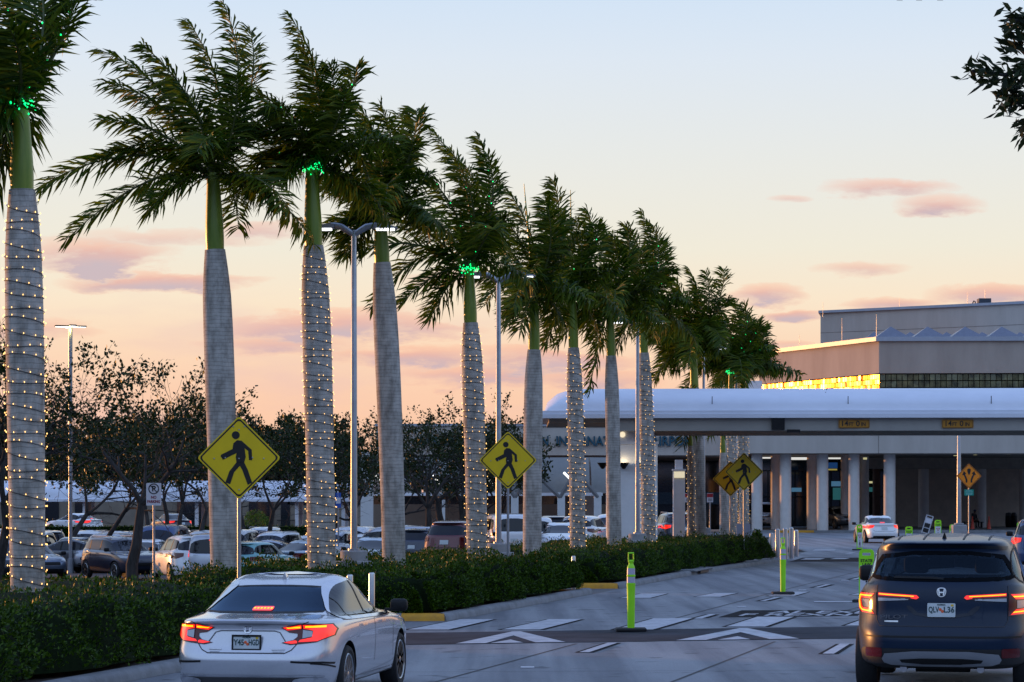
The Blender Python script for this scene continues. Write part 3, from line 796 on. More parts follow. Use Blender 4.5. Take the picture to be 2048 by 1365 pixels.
    c.bbox(-.74, .74, .62 - h, .78 - h, .7, 1.20, .05)
    c.bbox(-.15, .17, 3.05 - h, 3.10 - h, 1.45, 1.53, .02)
    c.box(-.85, .85, .4 - h, 3.4 - h, .6, .64)
    obj('seat', c, mat('cabin_trim', (0.02, 0.021, 0.024), .8), root, True, 40)
    u = MB(); u.tube([(.42, .18 - h, .30), (.42, .6 - h, .30)], .04, 12); u.tube([(-.42, .18 - h, .30), (-.42, .6 - h, .30)], .04, 12); obj('exhaust', u, M_STEEL, root, True)
    u = MB(); u.tube([(-.3, .45 - h, .32), (.3, .45 - h, .32)], .07, 12); obj('silencer', u, M_BLACK, root, True)
    return root

# ---- ordinary cars for the forecourt and the car park
SEDAN = dict(L=4.6, rings=[(.20, .30, .76, .22, .22, .22, 5), (.05, .08, .86, .30, .30, .30, 4.4), (.0, .0, .895, .50, .54, .52, 4.2), (.05, .04, .90, .70, .78, .66, 4.0), (.10, .2, .89, .86, .89, .76, 3.8), (.08, .34, .865, .965, .94, .82, 3.8), (.14, .5, .84, .99, .955, .86, 3.8),
             (.55, 1.2, .79, 1.03, .98, .97, 4), (.95, 1.7, .72, 1.17, 1.14, 1.15, 4), (1.35, 2.1, .64, 1.32, 1.335, 1.31, 3.8), (1.6, 2.4, .52, 1.385, 1.41, 1.38, 3.4), (1.9, 2.7, .28, 1.415, 1.435, 1.415, 3)], apex=(2.15, 1.442),
             rear=[(-.56, 1.30), (.56, 1.30), (.69, 1.05), (.64, 1.03), (-.64, 1.03), (-.69, 1.05)], front=[(-.56, 1.30), (.56, 1.30), (.72, .99), (.68, .97), (-.68, .97), (-.72, .99)],
             side=[(.8, .985), (3.2, .945), (3.35, .97), (2.6, 1.31), (1.9, 1.345), (1.4, 1.29)], pill=[1.3, 2.15], wh=(.325, .95, 3.62, .80), tail=[(.87, .93), (.50, .94), (.56, .80), (.80, .74), (.89, .80)], head=[(.45, .70), (.82, .74), (.85, .82), (.5, .78)], plate=.76, gap=.62)
SUV = dict(L=4.65, rings=[(.22, .30, .80, .28, .28, .28, 5), (.06, .10, .90, .36, .36, .36, 4.6), (.0, .0, .93, .58, .62, .58, 4.6), (.04, .02, .935, .76, .84, .80, 4.4), (.09, .14, .925, .97, .99, .94, 4.2), (.12, .36, .90, 1.08, 1.06, .99, 4.2), (.16, .8, .865, 1.14, 1.10, 1.05, 4.4), (.22, 1.15, .82, 1.20, 1.15, 1.11, 4.6),
           (.34, 1.55, .755, 1.37, 1.34, 1.31, 4.6), (.44, 1.85, .69, 1.51, 1.52, 1.50, 4.4), (.36, 2.05, .62, 1.58, 1.60, 1.57, 4), (.55, 2.25, .50, 1.62, 1.645, 1.62, 3.6), (1.0, 2.5, .28, 1.645, 1.665, 1.64, 3)], apex=(2.1, 1.672),
           rear=[(-.58, 1.50), (.58, 1.50), (.74, 1.20), (.66, 1.15), (-.66, 1.15), (-.74, 1.20)], front=[(-.58, 1.50), (.58, 1.50), (.75, 1.14), (.70, 1.11), (-.70, 1.11), (-.75, 1.14)],
           side=[(.40, 1.17), (3.05, 1.11), (3.3, 1.14), (2.65, 1.49), (2.0, 1.535), (.9, 1.52), (.58, 1.44)], pill=[1.15, 2.1], wh=(.355, .98, 3.62, .83), tail=[(.90, 1.08), (.58, 1.07), (.60, .96), (.80, .88), (.93, .92)], head=[(.5, .82), (.86, .86), (.88, .96), (.55, .92)], plate=.90, gap=.72)
VAN = dict(L=5.1, rings=[(.18, .30, .86, .26, .26, .26, 6), (.03, .08, .96, .34, .34, .34, 6), (.0, .0, .985, .60, .62, .58, 6), (.02, .04, .99, .95, .95, .86, 6), (.05, .3, .985, 1.15, 1.12, .98, 6), (.08, .8, .965, 1.22, 1.18, 1.08, 6), (.12, 1.0, .95, 1.3, 1.25, 1.15, 6),
           (.20, 1.45, .88, 1.68, 1.66, 1.58, 6), (.28, 1.75, .82, 1.86, 1.87, 1.83, 5), (.42, 1.95, .68, 1.94, 1.955, 1.93, 4), (.9, 2.2, .35, 1.97, 1.985, 1.965, 3)], apex=(2.3, 1.99),
           rear=[(-.70, 1.78), (.70, 1.78), (.80, 1.28), (.74, 1.22), (-.74, 1.22), (-.80, 1.28)], front=[(-.70, 1.76), (.70, 1.76), (.84, 1.22), (.78, 1.18), (-.78, 1.18), (-.84, 1.22)],
           side=[(.35, 1.26), (3.7, 1.22), (3.85, 1.25), (3.3, 1.74), (.6, 1.76), (.42, 1.68)], pill=[1.4, 2.6], wh=(.36, 1.05, 4.1, .88), tail=[(.96, 1.60), (.86, 1.60), (.85, 1.10), (.97, 1.10)], head=[(.55, .80), (.92, .84), (.93, .96), (.6, .92)], plate=.85, gap=.62)
MINIVAN = dict(VAN, L=4.9, rings=[(a, b, c * .98, d * .88, e * .88, f * .88, n) for (a, b, c, d, e, f, n) in VAN['rings']], apex=(2.3, 1.75),
               rear=[(x, z * .88) for x, z in VAN['rear']], front=[(x * .97, z * .88) for x, z in VAN['front']], side=[(y, z * .88) for y, z in VAN['side']], tail=[(.93, 1.18), (.80, 1.18), (.80, .96), (.93, .96)], head=[(.55, .72), (.9, .76), (.9, .86), (.6, .82)], wh=(.34, 1.0, 3.95, .86), plate=.80)
HATCH = dict(L=3.9, rings=[(a, b * .9, c * .93, d * .95, e * .95, f * .95, n) for (a, b, c, d, e, f, n) in SUV['rings'][:-2]] + [(.7, 2.0, .44, 1.535, 1.55, 1.53, 3.4), (1.0, 2.25, .24, 1.55, 1.57, 1.55, 3)], apex=(1.55, 1.575),
             rear=[(x * .92, z * .95) for x, z in SUV['rear']], front=[(x * .92, z * .95) for x, z in SUV['front']], side=[(.40, 1.11), (2.55, 1.06), (2.8, 1.09), (2.2, 1.40), (1.6, 1.45), (.85, 1.44), (.58, 1.36)], pill=[1.45], wh=(.31, .80, 3.1, .76), tail=[(.83, 1.02), (.60, 1.02), (.62, .85), (.85, .86)], head=[(.45, .74), (.78, .80), (.80, .88), (.5, .86)], plate=.80, gap=.66)
_cache = {}
def car_proto(style):
    if style in _cache: return _cache[style]
    D = {'sedan': SEDAN, 'suv': SUV, 'van': VAN, 'minivan': MINIVAN, 'hatch': HATCH}[style]
    L = D['L']; h = L / 2
    vs, fs = body_mesh(L, D['rings'], D['apex'], Q=26, sub=3)
    bvh = BVHTree.FromPolygons([Vector(v) for v in vs], fs)
    r, wy1, wy2, wx = D['wh']; wmax = max(q[2] for q in D['rings'])
    body = cut_body(vs, fs, [(wy1 - h, r, r * 1.15, wmax), (wy2 - h, r, r * 1.15, wmax)], [], paint('plain', (.5, .5, .5)))
    def pm(polys, view, off=.006, step=.08):
        b = MB()
        for p in polys: patch(b, bvh, p, view, off, step)
        return b
    side = [(y - h, z) for y, z in D['side']]
    side = chaikin(side, 2); rear = chaikin(D['rear'], 2); front = chaikin(D['front'], 2)
    parts = [('rear_window', pm([rear], 'rear').mesh('rear_window', M_GLASS, True, 60)), ('windscreen', pm([front], 'front').mesh('windscreen', M_GLASS, True, 60))]
    zb = min(z for _, z in D['side'])
    for v in ('right', 'left'):
        parts.append(('side_window', pm([side], v).mesh('side_window', M_GLASS, True, 60)))
        parts.append(('window_pillar', pm([strip([(y - h + .05, zb + .02), (y - h, max(z for _, z in D['side']) - .03)], .07) for y in D['pill']], v, .010).mesh('window_pillar', M_BLACK)))
        parts.append(('door_handle', pm([rrect(y - h, zb - .10, .17, .03, .012) for y in D['pill']], v, .03).mesh('door_handle', M_BLACK)))
    for f in ((lambda p: p), mir):
        parts.append(('tail_light', pm([f(D['tail'])], 'rear', .010).mesh('tail_light', M_REDLENS, True, 60)))
        parts.append(('headlight', pm([f(D['head'])], 'front', .010).mesh('headlight', M_CLEAR, True, 60)))
    pz = D['plate']
    parts.append(('licence_plate', pm([rrect(0, pz, .31, .15, .01)], 'rear', .02).mesh('licence_plate', mat('plate_white', (0.55, 0.60, 0.60), 0.4))))
    g = D['gap']
    parts.append(('tailgate_gap', pm([strip([(-.5, g), (.5, g)], .014), strip([(-.56, g + .06), (-.5, g)], .012), strip([(.56, g + .06), (.5, g)], .012)], 'rear', .005).mesh('tailgate_gap', M_BLACK)))
    parts.append(('bumper_grille', pm([rrect(0, .33, 1.15, .10, .04)], 'rear', .008).mesh('bumper_grille', M_BLACK)))
    parts.append(('front_grille', pm([rrect(0, .62, .8, .12, .04), rrect(0, .36, 1.1, .12, .04)], 'front', .008).mesh('front_grille', M_BLACK)))
    mz = zb + .05; my = max(y for y, _ in D['side']) - .12 - h
    mm = {s: mirror_mesh(s).mesh('wing_mirror', M_BLACK, True, 50) for s in (1, -1)}
    b = MB()
    zt = max(q[4] for q in D['rings'][-4:-2]); 
    for s in (1, -1):
        b.tube([(s * .58, .9 - h, zt - .02), (s * .59, 1.0 - h, zt + .06), (s * .59, L * .52 - h, zt + .07), (s * .58, L * .55 - h, zt + .0)], .018, 6)
    rail = b.mesh('roof_rail', M_ALU, True, 40)
    _cache[style] = (D, body, parts, mm, (wmax + .08, my, mz), rail, bvh)
    return _cache[style]

def car(style, label, cat, loc, rz, colour, group=None, tails='off', rails=False, name=None, mirror_m=None, mirrors=True, scale=1.0, rear_col=None):
    D, body, parts, mm, (mx, my, mz), rail, bvh = car_proto(style)
    root = thing(name or {'sedan': 'saloon_car', 'suv': 'suv_car', 'van': 'passenger_van', 'minivan': 'minivan', 'hatch': 'hatchback_car'}[style], label, cat, loc, rz, group)
    root.scale = (scale,) * 3
    pm_ = colour if not isinstance(colour, tuple) else paint('%02x%02x%02x' % tuple(int(c * 255) for c in colour), colour)
    b = body.copy(); b.materials[0] = pm_; link('body', b, root)
    for n, me in parts:
        if n == 'tail_light' and tails == 'on': me = me.copy(); me.materials[0] = M_RED_E
        o = link(n, me, root)
        if n == 'rear_window' and tails == 'on':
            q = MB(); z1 = max(z for _, z in D['rear']); z0 = min(z for _, z in D['rear'])
            patch(q, bvh, rrect(0, z1 - .04 if style != 'sedan' else z0 + .03, .26, .035, .012), 'rear', .014); obj('stop_lamp', q, M_RED_E, root)
    if mirrors:
        for s in (1, -1):
            me = mm[s]
            if mirror_m: me = me.copy(); me.materials[0] = mirror_m
            link('wing_mirror', me, root, (s * mx, my, mz))
    if rails: link('roof_rail', rail, root)
    r, y1, y2, wx = D['wh']; h = D['L'] / 2
    add_wheels(root, r, wx, y1 - h, y2 - h, .21, 7)
    return root
# ------------------------------------------------------------------ ground, road, markings
LOTZ = -0.85
M_ROAD = road_material()
M_ROADMARK = mat('road_paint', (0.30, 0.31, 0.34), 0.65, col2=(0.54, 0.55, 0.58), vscale=5)
M_TAR = mat('black_marking', (0.014, 0.015, 0.018), 0.9, spec=.1, var=.3, vscale=2)
M_ASPH = mat('dark_asphalt', (0.016, 0.018, 0.024), 0.85, spec=.15, col2=(0.05, 0.055, 0.07), vscale=.8)
M_LOT = mat('lot_asphalt', (0.045, 0.047, 0.052), 0.8, var=.2, vscale=.5, bump=.3)
M_KERB = mat('kerb_concrete', (0.19, 0.20, 0.21), 0.8, var=.22, vscale=2.2, bump=.4)
M_KERBY = mat('kerb_yellow', (0.62, 0.30, 0.01), 0.65, col2=(0.45, 0.22, 0.02), vscale=6)
M_SOIL = mat('mulch', (0.016, 0.011, 0.009), 0.95, col2=(0.05, 0.035, 0.028), vscale=14, bump=1.0, bscale=40)
M_SOIL0 = mat('bare_earth', (0.05, 0.05, 0.045), 0.95, var=.3, vscale=.2)

def sheet(mb, pts, dz, step=6.0):
    """flat sheet that follows the cross fall of the road; pts as (x, y)"""
    bm = bmesh.new()
    f = bm.faces.new([bm.verts.new((p[0], p[1], 0)) for p in pts]); bm.normal_update(); bmesh.ops.triangulate(bm, faces=[f])
    for ax in (0, 1):
        lo = min(p[ax] for p in pts); hi = max(p[ax] for p in pts); k = math.floor(lo / step) + 1
        while k * step < hi - 1e-4:
            co = [0, 0, 0]; no = [0, 0, 0]; co[ax] = k * step; no[ax] = 1
            bmesh.ops.bisect_plane(bm, geom=list(bm.verts) + list(bm.edges) + list(bm.faces), plane_co=co, plane_no=no, dist=1e-5); k += 1
    for u0 in (UK, UK + .5, -1.7):
        bmesh.ops.bisect_plane(bm, geom=list(bm.verts) + list(bm.edges) + list(bm.faces), plane_co=(u0, 0, 0), plane_no=Vector((1, -UD, 0)).normalized(), dist=1e-5)
    for v in bm.verts: v.co.z = gz(v.co.x, v.co.y) + dz
    bmesh.ops.recalc_face_normals(bm, faces=list(bm.faces))
    if bm.faces and sum(f.normal.z for f in bm.faces) < 0: bmesh.ops.reverse_faces(bm, faces=list(bm.faces))
    mb.bm(bm); bm.free()
def gpoly(mb, pix, dz): sheet(mb, [tuple(G(*p)[:2]) for p in pix], dz, 2.0)
def uxy(u, y): return (u + UD * y, y)

def build_ground():
    b = MB(); b.box(-1500, 1500, -60, 3500, -1.4, -1.05); struct('ground', b, M_SOIL0)
    b = MB(); b.poly([(-160, 20, LOTZ), (uxy(-20.5, 20)[0], 20, LOTZ), (uxy(-20.5, 112)[0], 112, LOTZ), (uxy(-20.5, 112)[0], 148, LOTZ), (-160, 148, LOTZ)]); 
    b.poly([(-160, 148, LOTZ), (-12, 148, LOTZ), (-12, 260, LOTZ), (-160, 260, LOTZ)])
    struct('parking_lot', b, M_LOT)
    b = MB(); sheet(b, [uxy(UK, -20), (60, -20), (60, 182), (-14, 182), (-14, 112), uxy(UK, 112)], 0.0, 5.0); struct('road', b, M_ROAD)
    b = MB()      # forecourt terrace edge towards the car park
    b.box(-14.3, -14.0, 112, 182, -.9, .14); b.box(-14.0, uxy(UK, 112)[0], 111.7, 112.0, -.9, .10)
    struct('terrace_edge', b, M_KERB)
    # speed table of the first crossing, seen square on
    Y0, Y1, Y2 = G(1200, 1285).y, G(1200, 1264).y, G(1200, 1243).y
    xl0, xl1 = G(800, 1264).x - 1.2, 12.0
    b = MB(); sheet(b, [(xl0, Y1), (xl1, Y1), (xl1, Y2), (xl0, Y2)], .030, 2.0); struct('crossing_table', b, M_ROAD)
    b = MB()
    n = 24
    for i in range(n):
        xa = xl0 + (xl1 - xl0) * i / n; xb = xl0 + (xl1 - xl0) * (i + 1) / n
        b.quad((xa, Y0, gz(xa, Y0) + .006), (xb, Y0, gz(xb, Y0) + .006), (xb, Y1, gz(xb, Y1) + .030), (xa, Y1, gz(xa, Y1) + .030))
    struct('crossing_ramp', b, M_ASPH)
    w = MB(); k = MB()
    # zebra bars: black edged
    bars = [((815, 1264), (897, 1264), (988, 1243), (920, 1243)), ((1003, 1264), (1080, 1264), (1163, 1243), (1098, 1243)), ((1228, 1264), (1306, 1264), (1385, 1241), (1308, 1241)),
            ((1452, 1258), (1530, 1258), (1588, 1238), (1515, 1238)), ((1690, 1256), (1780, 1256), (1830, 1238), (1740, 1238))]
    for q in bars:
        gpoly(w, q, .040); qq = ((q[0][0] - 9, q[0][1]), (q[1][0] + 9, q[1][1]), (q[2][0] + 7, q[2][1]), (q[3][0] - 7, q[3][1])); gpoly(k, qq, .035)
    for q in [((1240, 1197), (1300, 1197), (1335, 1188), (1283, 1188)), ((1390, 1194.5), (1440, 1194.5), (1475, 1187), (1430, 1187)), ((1535, 1193), (1588, 1193), (1618, 1184.5), (1572, 1184.5)), ((1700, 1191), (1760, 1191), (1790, 1183), (1738, 1183))]:
        gpoly(w, q, .008)
        gpoly(k, ((q[0][0] - 5, q[0][1]), (q[1][0] + 4, q[1][1]), (q[2][0] + 3, q[2][1]), (q[3][0] - 5, q[3][1])), .004)
    # lane dashes with black edges
    for q in [((1158, 1306), (1178, 1306), (1235, 1287), (1216, 1287)), ((1645, 1309), (1668, 1309), (1700, 1289), (1680, 1289)), ((1384, 1239), (1400, 1239), (1432, 1230), (1418, 1230)), ((1519, 1203), (1531, 1203), (1560, 1196), (1549, 1196)), ((1627, 1176), (1638, 1176), (1662, 1170), (1652, 1170)), ((1700, 1160), (1712, 1160), (1735, 1154), (1725, 1154))]:
        gpoly(w, q, .010)
        gpoly(k, ((q[0][0] - 9, q[0][1]), (q[1][0] + 9, q[1][1]), (q[2][0] + 8, q[2][1]), (q[3][0] - 8, q[3][1])), .006)
    # far thin marks
    for q in [((1625, 1102), (1668, 1102), (1672, 1100), (1630, 1100)), ((1600, 1120), (1640, 1120), (1650, 1117.5), (1612, 1117.5)), ((1660, 1119), (1690, 1119), (1700, 1117), (1672, 1117)), ((1690, 1108), (1702, 1108), (1712, 1106), (1702, 1106)), ((1628, 1205.5), (1780, 1206.5), (1780, 1204.5), (1628, 1203.5))]:
        gpoly(w, q, .010)
    gpoly(k, ((1578, 1124), (1720, 1124), (1740, 1116), (1605, 1116)), .005)
    struct('road_marking', w, M_ROADMARK); struct('road_marking_edge', k, M_TAR)
    # chevrons on the ramp
    w = MB()
    def onramp(pts):
        out = []
        for (px, t) in pts:
            y = Y0 + (Y1 - Y0) * t; x = XP(px, y)
            out.append((x, y, gz(x, y) + .006 + .024 * t + .004))
        w.poly(out)
    for cx, hw in ((1033, 98), (1487, 112)):
        onramp([(cx - hw - 24, .02), (cx - hw + 36, .02), (cx - 6, .62), (cx + 6, .97), (cx - 8, .97)])
        onramp([(cx + hw - 60, .02), (cx + hw, .02), (cx + 8, .97), (cx + 6, .97), (cx - 6, .62)])
        onramp([(cx - 52, .02), (cx + 14, .02), (cx - 12, .28)])
    struct('ramp_chevron', w, M_ROADMARK)
    # black pad with the worn white lettering
    k = MB(); gpoly(k, ((1436, 1235.5), (1745, 1235.5), (1760, 1221), (1484, 1221.5)), .006); struct('lettering_pad', k, M_TAR)
    w = MB()
    a = G(1450, 1234); bpt = G(1745, 1234); c = G(1490, 1222.5)
    X = (bpt - a); Yv = (c - a); 
    for txt, f0, f1, s0, s1 in (('AL EXIT', .22, 1.0, .52, .95), ('F REXNT', .08, .98, .08, .46)):
        me = text_mesh(txt, 1.0, None, 0, .02)
        xs = [v.co.x for v in me.vertices]; ys = [v.co.y for v in me.vertices]
        vs = []
        for v in me.vertices:
            s = (v.co.x - min(xs)) / (max(xs) - min(xs)); t = (v.co.y - min(ys)) / (max(ys) - min(ys))
            p = a + X * (f0 + (f1 - f0) * s) + Yv * (s0 + (s1 - s0) * t); vs.append((p.x, p.y, gz(p.x, p.y) + .012))
        w.add(vs, [tuple(q.vertices) for q in me.polygons])
    struct('road_lettering', w, M_ROADMARK)
    # slab joints
    k = MB()
    def joint(pix, w_=.045, dz=.0045):
        pts = [G(*p) for p in pix]
        for a, b2 in zip(pts[:-1], pts[1:]):
            n = max(1, int((b2 - a).length / 4))
            for i in range(n):
                p = a.lerp(b2, i / n); q = a.lerp(b2, (i + 1) / n); d = (q - p).normalized(); s = Vector((d.y, -d.x, 0)) * w_ / 2
                k.quad(*[(v.x, v.y, gz(v.x, v.y) + dz) for v in (p - s, p + s, q + s, q - s)])
    joint([(830, 1376), (1153, 1288)]); joint([(1178, 1262), (1340, 1240), (1541, 1187), (1715, 1144), (1800, 1122)])
    joint([(1330, 1370), (1550, 1284)]); joint([(1575, 1258), (1625, 1238), (1760, 1205)])
    joint([(770, 1345), (1240, 1343), (1720, 1341)], .02); joint([(920, 1243), (1740, 1241)], .05, .034); joint([(1030, 1300), (1060, 1300)], .03)
    struct('road_joint', k, mat('joint_tar', (0.03, 0.032, 0.036), .7))
    k = MB()
    for (px, py) in [(1690, 1162), (1605, 1181.5), (1483, 1215), (1055, 1337)]:
        p = G(px, py); k.box(p.x - .09, p.x + .09, p.y - .06, p.y + .06, p.z + .004, p.z + .022)
    struct('lane_stud', k, M_SIGNW)
    # median: soil beds behind kerbs, and the slope to the car park
    b = MB(); c = MB(); yk = MB()
    BEDS = [(2, 40.2), (48.8, 63.3), (67.0, 97.5)]
    def kerbline(mb, pts, h=.15, w=.20):
        """rounded kerb along (x, y) points, face to the right of travel"""
        prof = [(.05, 0), (.035, h * .55), (.0, h * .9), (-.05, h), (-w, h), (-w, 0)]
        rows = []
        for i, p in enumerate(pts):
            p = Vector(p); a = Vector(pts[max(i - 1, 0)]); q = Vector(pts[min(i + 1, len(pts) - 1)])
            d = (q - a).normalized(); s = Vector((d.y, -d.x))
            rows.append([(p.x + s.x * o, p.y + s.y * o, gz(p.x, p.y) - .01 + z) for o, z in prof])
        n = len(prof); vs = [v for r in rows for v in r]; fs = []
        for i in range(len(rows) - 1):
            for j in range(n - 1):
                fs.append((i * n + j, i * n + j + 1, (i + 1) * n + j + 1, (i + 1) * n + j))
        fs.append(tuple(range(n))); fs.append(tuple((len(rows) - 1) * n + j for j in range(n))[::-1])
        mb.add(vs, fs)
    for (ya, yb) in BEDS:
        pts = [uxy(UK - .12 + .8 * max(0, (ya + (yb - ya) * i / 20 - 78) / 19.5) ** 1.2, ya + (yb - ya) * i / 20) for i in range(21)]
        kerbline(c, [p for p in pts[1:]] if ya > 10 else pts)
        if ya > 10:    # returned nose of the bed, painted yellow, and a grey corner
            x0, y0 = uxy(UK - .12, ya)
            yw = .85 if ya < 60 else 1.25
            kerbline(yk, [(x0 - yw, ya + .05), (x0 - yw * .5, ya + .02), (x0 - .02, ya + .08)])
            kerbline(c, [(x0 - 5.2, ya + .05), (x0 - yw - .002, ya + .05)])
            kerbline(c, [(x0 - .018, ya + .08), (x0 + .07, ya + .28), pts[1]])
        poly = [uxy(UK - .3, ya + .15), uxy(UK - .3, yb - .1), uxy(-18.6, yb - .1), uxy(-18.6, ya + .15)]
        sheet(b, poly, .11, 2.5)
    struct('kerb', c, M_KERB, True); struct('kerb_yellow_nose', yk, M_KERBY, True); struct('planting_soil', b, M_SOIL)
    b = MB(); sheet(b, [uxy(UK, -20), uxy(UK, 112), uxy(-18.7, 112), uxy(-18.7, -20)], -.004, 5.0); struct('median_paving', b, mat('median_paving', (0.12, 0.12, 0.12), .85, var=.15, vscale=.8))
    b = MB()
    for i in range(14):
        ya = -20 + 132 * i / 14; yb = -20 + 132 * (i + 1) / 14
        p, q = UY(-18.7, ya), UY(-18.7, yb)
        b.quad((p.x, p.y, p.z - .004), (q.x, q.y, q.z - .004), (uxy(-20.5, yb)[0], yb, LOTZ), (uxy(-20.5, ya)[0], ya, LOTZ))
    struct('grass_slope', b, mat('slope_grass', (0.02, 0.035, 0.012), .9, var=.3, vscale=6, bump=.6))
    # storm drain inlet
    t = thing('storm_drain', 'concrete storm drain inlet set in the kerb below the far hedge', 'drain', UY(UK - .05, 81))
    ang = math.atan(-UD)
    t.rotation_euler = (0, 0, ang)
    b = MB(); b.bbox(-1.1, .12, -1.9, 1.9, .13, .20, .03); b.v = [(v[0], v[1], v[2] - .03) for v in b.v]; obj('cover_slab', b, M_KERB, t)
    b = MB(); b.box(.05, .13, -.9, .9, .04, .10); obj('inlet_opening', b, M_INK, t)
    return BEDS

# ------------------------------------------------------------------ leaves
def leaf_cloud(name, P_, N_, size, asp, m, parent=None, kind=None, jitter=.9, fold=True):
    """one mesh of many small pointed leaves; P_ (n,3) positions, N_ (n,3) rough outward directions"""
    n = len(P_)
    D = N_ + RNG.normal(0, jitter, (n, 3)); D /= np.linalg.norm(D, axis=1)[:, None] + 1e-9
    A = np.cross(D, RNG.normal(0, 1, (n, 3))); A /= np.linalg.norm(A, axis=1)[:, None] + 1e-9
    B = np.cross(D, A)
    s = (size * RNG.uniform(.6, 1.35, n))[:, None]
    w = s * asp
    v = np.stack([P_, P_ + D * s * .45 + A * w * .5 + B * w * .12, P_ + D * s, P_ + D * s * .45 - A * w * .5 + B * w * .12], 1).reshape(-1, 3)
    me = bpy.data.meshes.new(name)
    me.vertices.add(4 * n); me.vertices.foreach_set('co', v.ravel())
    me.loops.add(4 * n); me.loops.foreach_set('vertex_index', np.arange(4 * n, dtype=np.int32))
    me.polygons.add(n); me.polygons.foreach_set('loop_start', np.arange(0, 4 * n, 4, dtype=np.int32))
    me.update(calc_edges=True); me.validate(); me.materials.append(m)
    return tag(link(name, me, parent), kind=kind)

M_HEDGE = leaf_mat('hedge_leaf', (0.005, 0.032, 0.002), (0.080, 0.155, 0.003), .15)
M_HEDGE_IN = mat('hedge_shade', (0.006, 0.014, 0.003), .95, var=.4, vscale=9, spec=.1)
def hedge(label, ya, yb, ua, ub0, top, n_leaf, leaf=.05):
    """clipped but shaggy shrub bed between two road offsets"""
    nu, ny = 16, max(12, int((yb - ya) / .7))
    def surf(a, t):
        """a in 0..1 across the profile (road foot - top - back foot), t along"""
        y = ya + (yb - ya) * t; ub = ub0 + .8 * max(0, (y - 78) / 19.5) ** 1.2
        if a < .3: s = a / .3; u = ub + .12 - .22 * s; z = .08 + (top - .12) * s
        elif a < .8: s = (a - .3) / .5; u = ub - .12 + (ua - ub + .2) * s; z = top - .03 + .05 * math.sin(math.pi * s)
        else: s = (a - .8) / .2; u = ua + .1 - .1 * s; z = (top - .1) * (1 - s) + .05
        q = .16 * math.sin(y * 1.7 + u * 1.3) + .13 * math.sin(y * 3.9 - u * 2.7 + z * 2) + .10 * math.sin(y * 6.7 + u * 5.1 + z * 3)
        e = min(1, min(t, 1 - t) * (yb - ya) / .6)
        z = z * (.82 + .18 * e ** .5) + q * .45 * (1 if a > .2 else a / .2)
        u += q * .8 * (1 if a < .35 else 0) - .25 * (1 - e) * (1 if a < .5 else -1)
        p = UY(u, y); return Vector((p.x, p.y, p.z + .1 + max(.02, z)))
    g = [[surf(i / nu, j / ny) for i in range(nu + 1)] for j in range(ny + 1)]
    b = MB(); vs = [v for r in g for v in r]; W = nu + 1; fs = []
    for j in range(ny):
        for i in range(nu): fs.append((j * W + i, j * W + i + 1, (j + 1) * W + i + 1, (j + 1) * W + i))
    fs.append(tuple(range(W))[::-1]); fs.append(tuple(ny * W + i for i in range(W)))
    b.add(vs, fs)
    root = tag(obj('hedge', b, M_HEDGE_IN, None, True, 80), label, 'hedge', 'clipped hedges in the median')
    n = n_leaf
    a = RNG.random(n); a = np.where(RNG.random(n) < .42, a * .3, .25 + a * .55); t = RNG.random(n)
    ne = n // 7; t[:ne] = np.where(RNG.random(ne) < .7, RNG.random(ne) * .004, t[:ne])
    Pn = np.empty((n, 3)); Nn = np.empty((n, 3)); C = np.array(vs).reshape(ny + 1, W, 3)
    ai = a * nu; ti = t * ny; i0 = np.minimum(ai.astype(int), nu - 1); j0 = np.minimum(ti.astype(int), ny - 1); fa = (ai - i0)[:, None]; ft = (ti - j0)[:, None]
    p00 = C[j0, i0]; p01 = C[j0, i0 + 1]; p10 = C[j0 + 1, i0]; p11 = C[j0 + 1, i0 + 1]
    Pn = (p00 * (1 - fa) + p01 * fa) * (1 - ft) + (p10 * (1 - fa) + p11 * fa) * ft
    Nn = np.cross(p01 - p00, p10 - p00); Nn /= np.linalg.norm(Nn, axis=1)[:, None] + 1e-9
    if Nn[:, 2].mean() < 0: Nn = -Nn
    # near end wall of the bed
    m = n // 9 if ya > 3 else 0
    if m:
        row = C[0]; ia = RNG.random(m) * nu; k = np.minimum(ia.astype(int), nu - 1); f = (ia - k)[:, None]; e = row[k] * (1 - f) + row[k + 1] * f
        base = e.copy(); base[:, 2] = gz(0, ya) - .1; s = RNG.random(m)[:, None]
        Pn[:m] = e * (1 - s) + base * s; Nn[:m] = (0, -1, .2)
    # clumps standing out of the clipped face
    ck = 240; ctr = Pn[RNG.integers(0, n, ck)]
    d2 = np.min(((Pn[:, None, :] - ctr[None]) ** 2).sum(-1), 1) if n * ck < 4e7 else np.full(n, 1.0)
    bulge = np.exp(-d2 / .045) * .24
    Pn = Pn + Nn * (RNG.uniform(-.02, .055, n) + bulge)[:, None]
    leaf_cloud('foliage', Pn, Nn + np.array([0, 0, .5]), leaf, .5, M_HEDGE, root)
    return root

# ------------------------------------------------------------------ royal palms
M_BARK = trunk_material()
M_SHAFT = mat('crownshaft_green', (0.12, 0.20, 0.012), .35, col2=(0.24, 0.29, 0.03), vscale=1.2, stretch=(6, 6, .5))
M_FROND = leaf_mat('palm_leaflet', (0.016, 0.062, 0.002), (0.16, 0.21, 0.008), .36, .5)
M_RACHIS = mat('frond_stalk', (0.07, 0.085, 0.02), .5, var=.2)
WIND = Vector((-.42, -.08, .06))

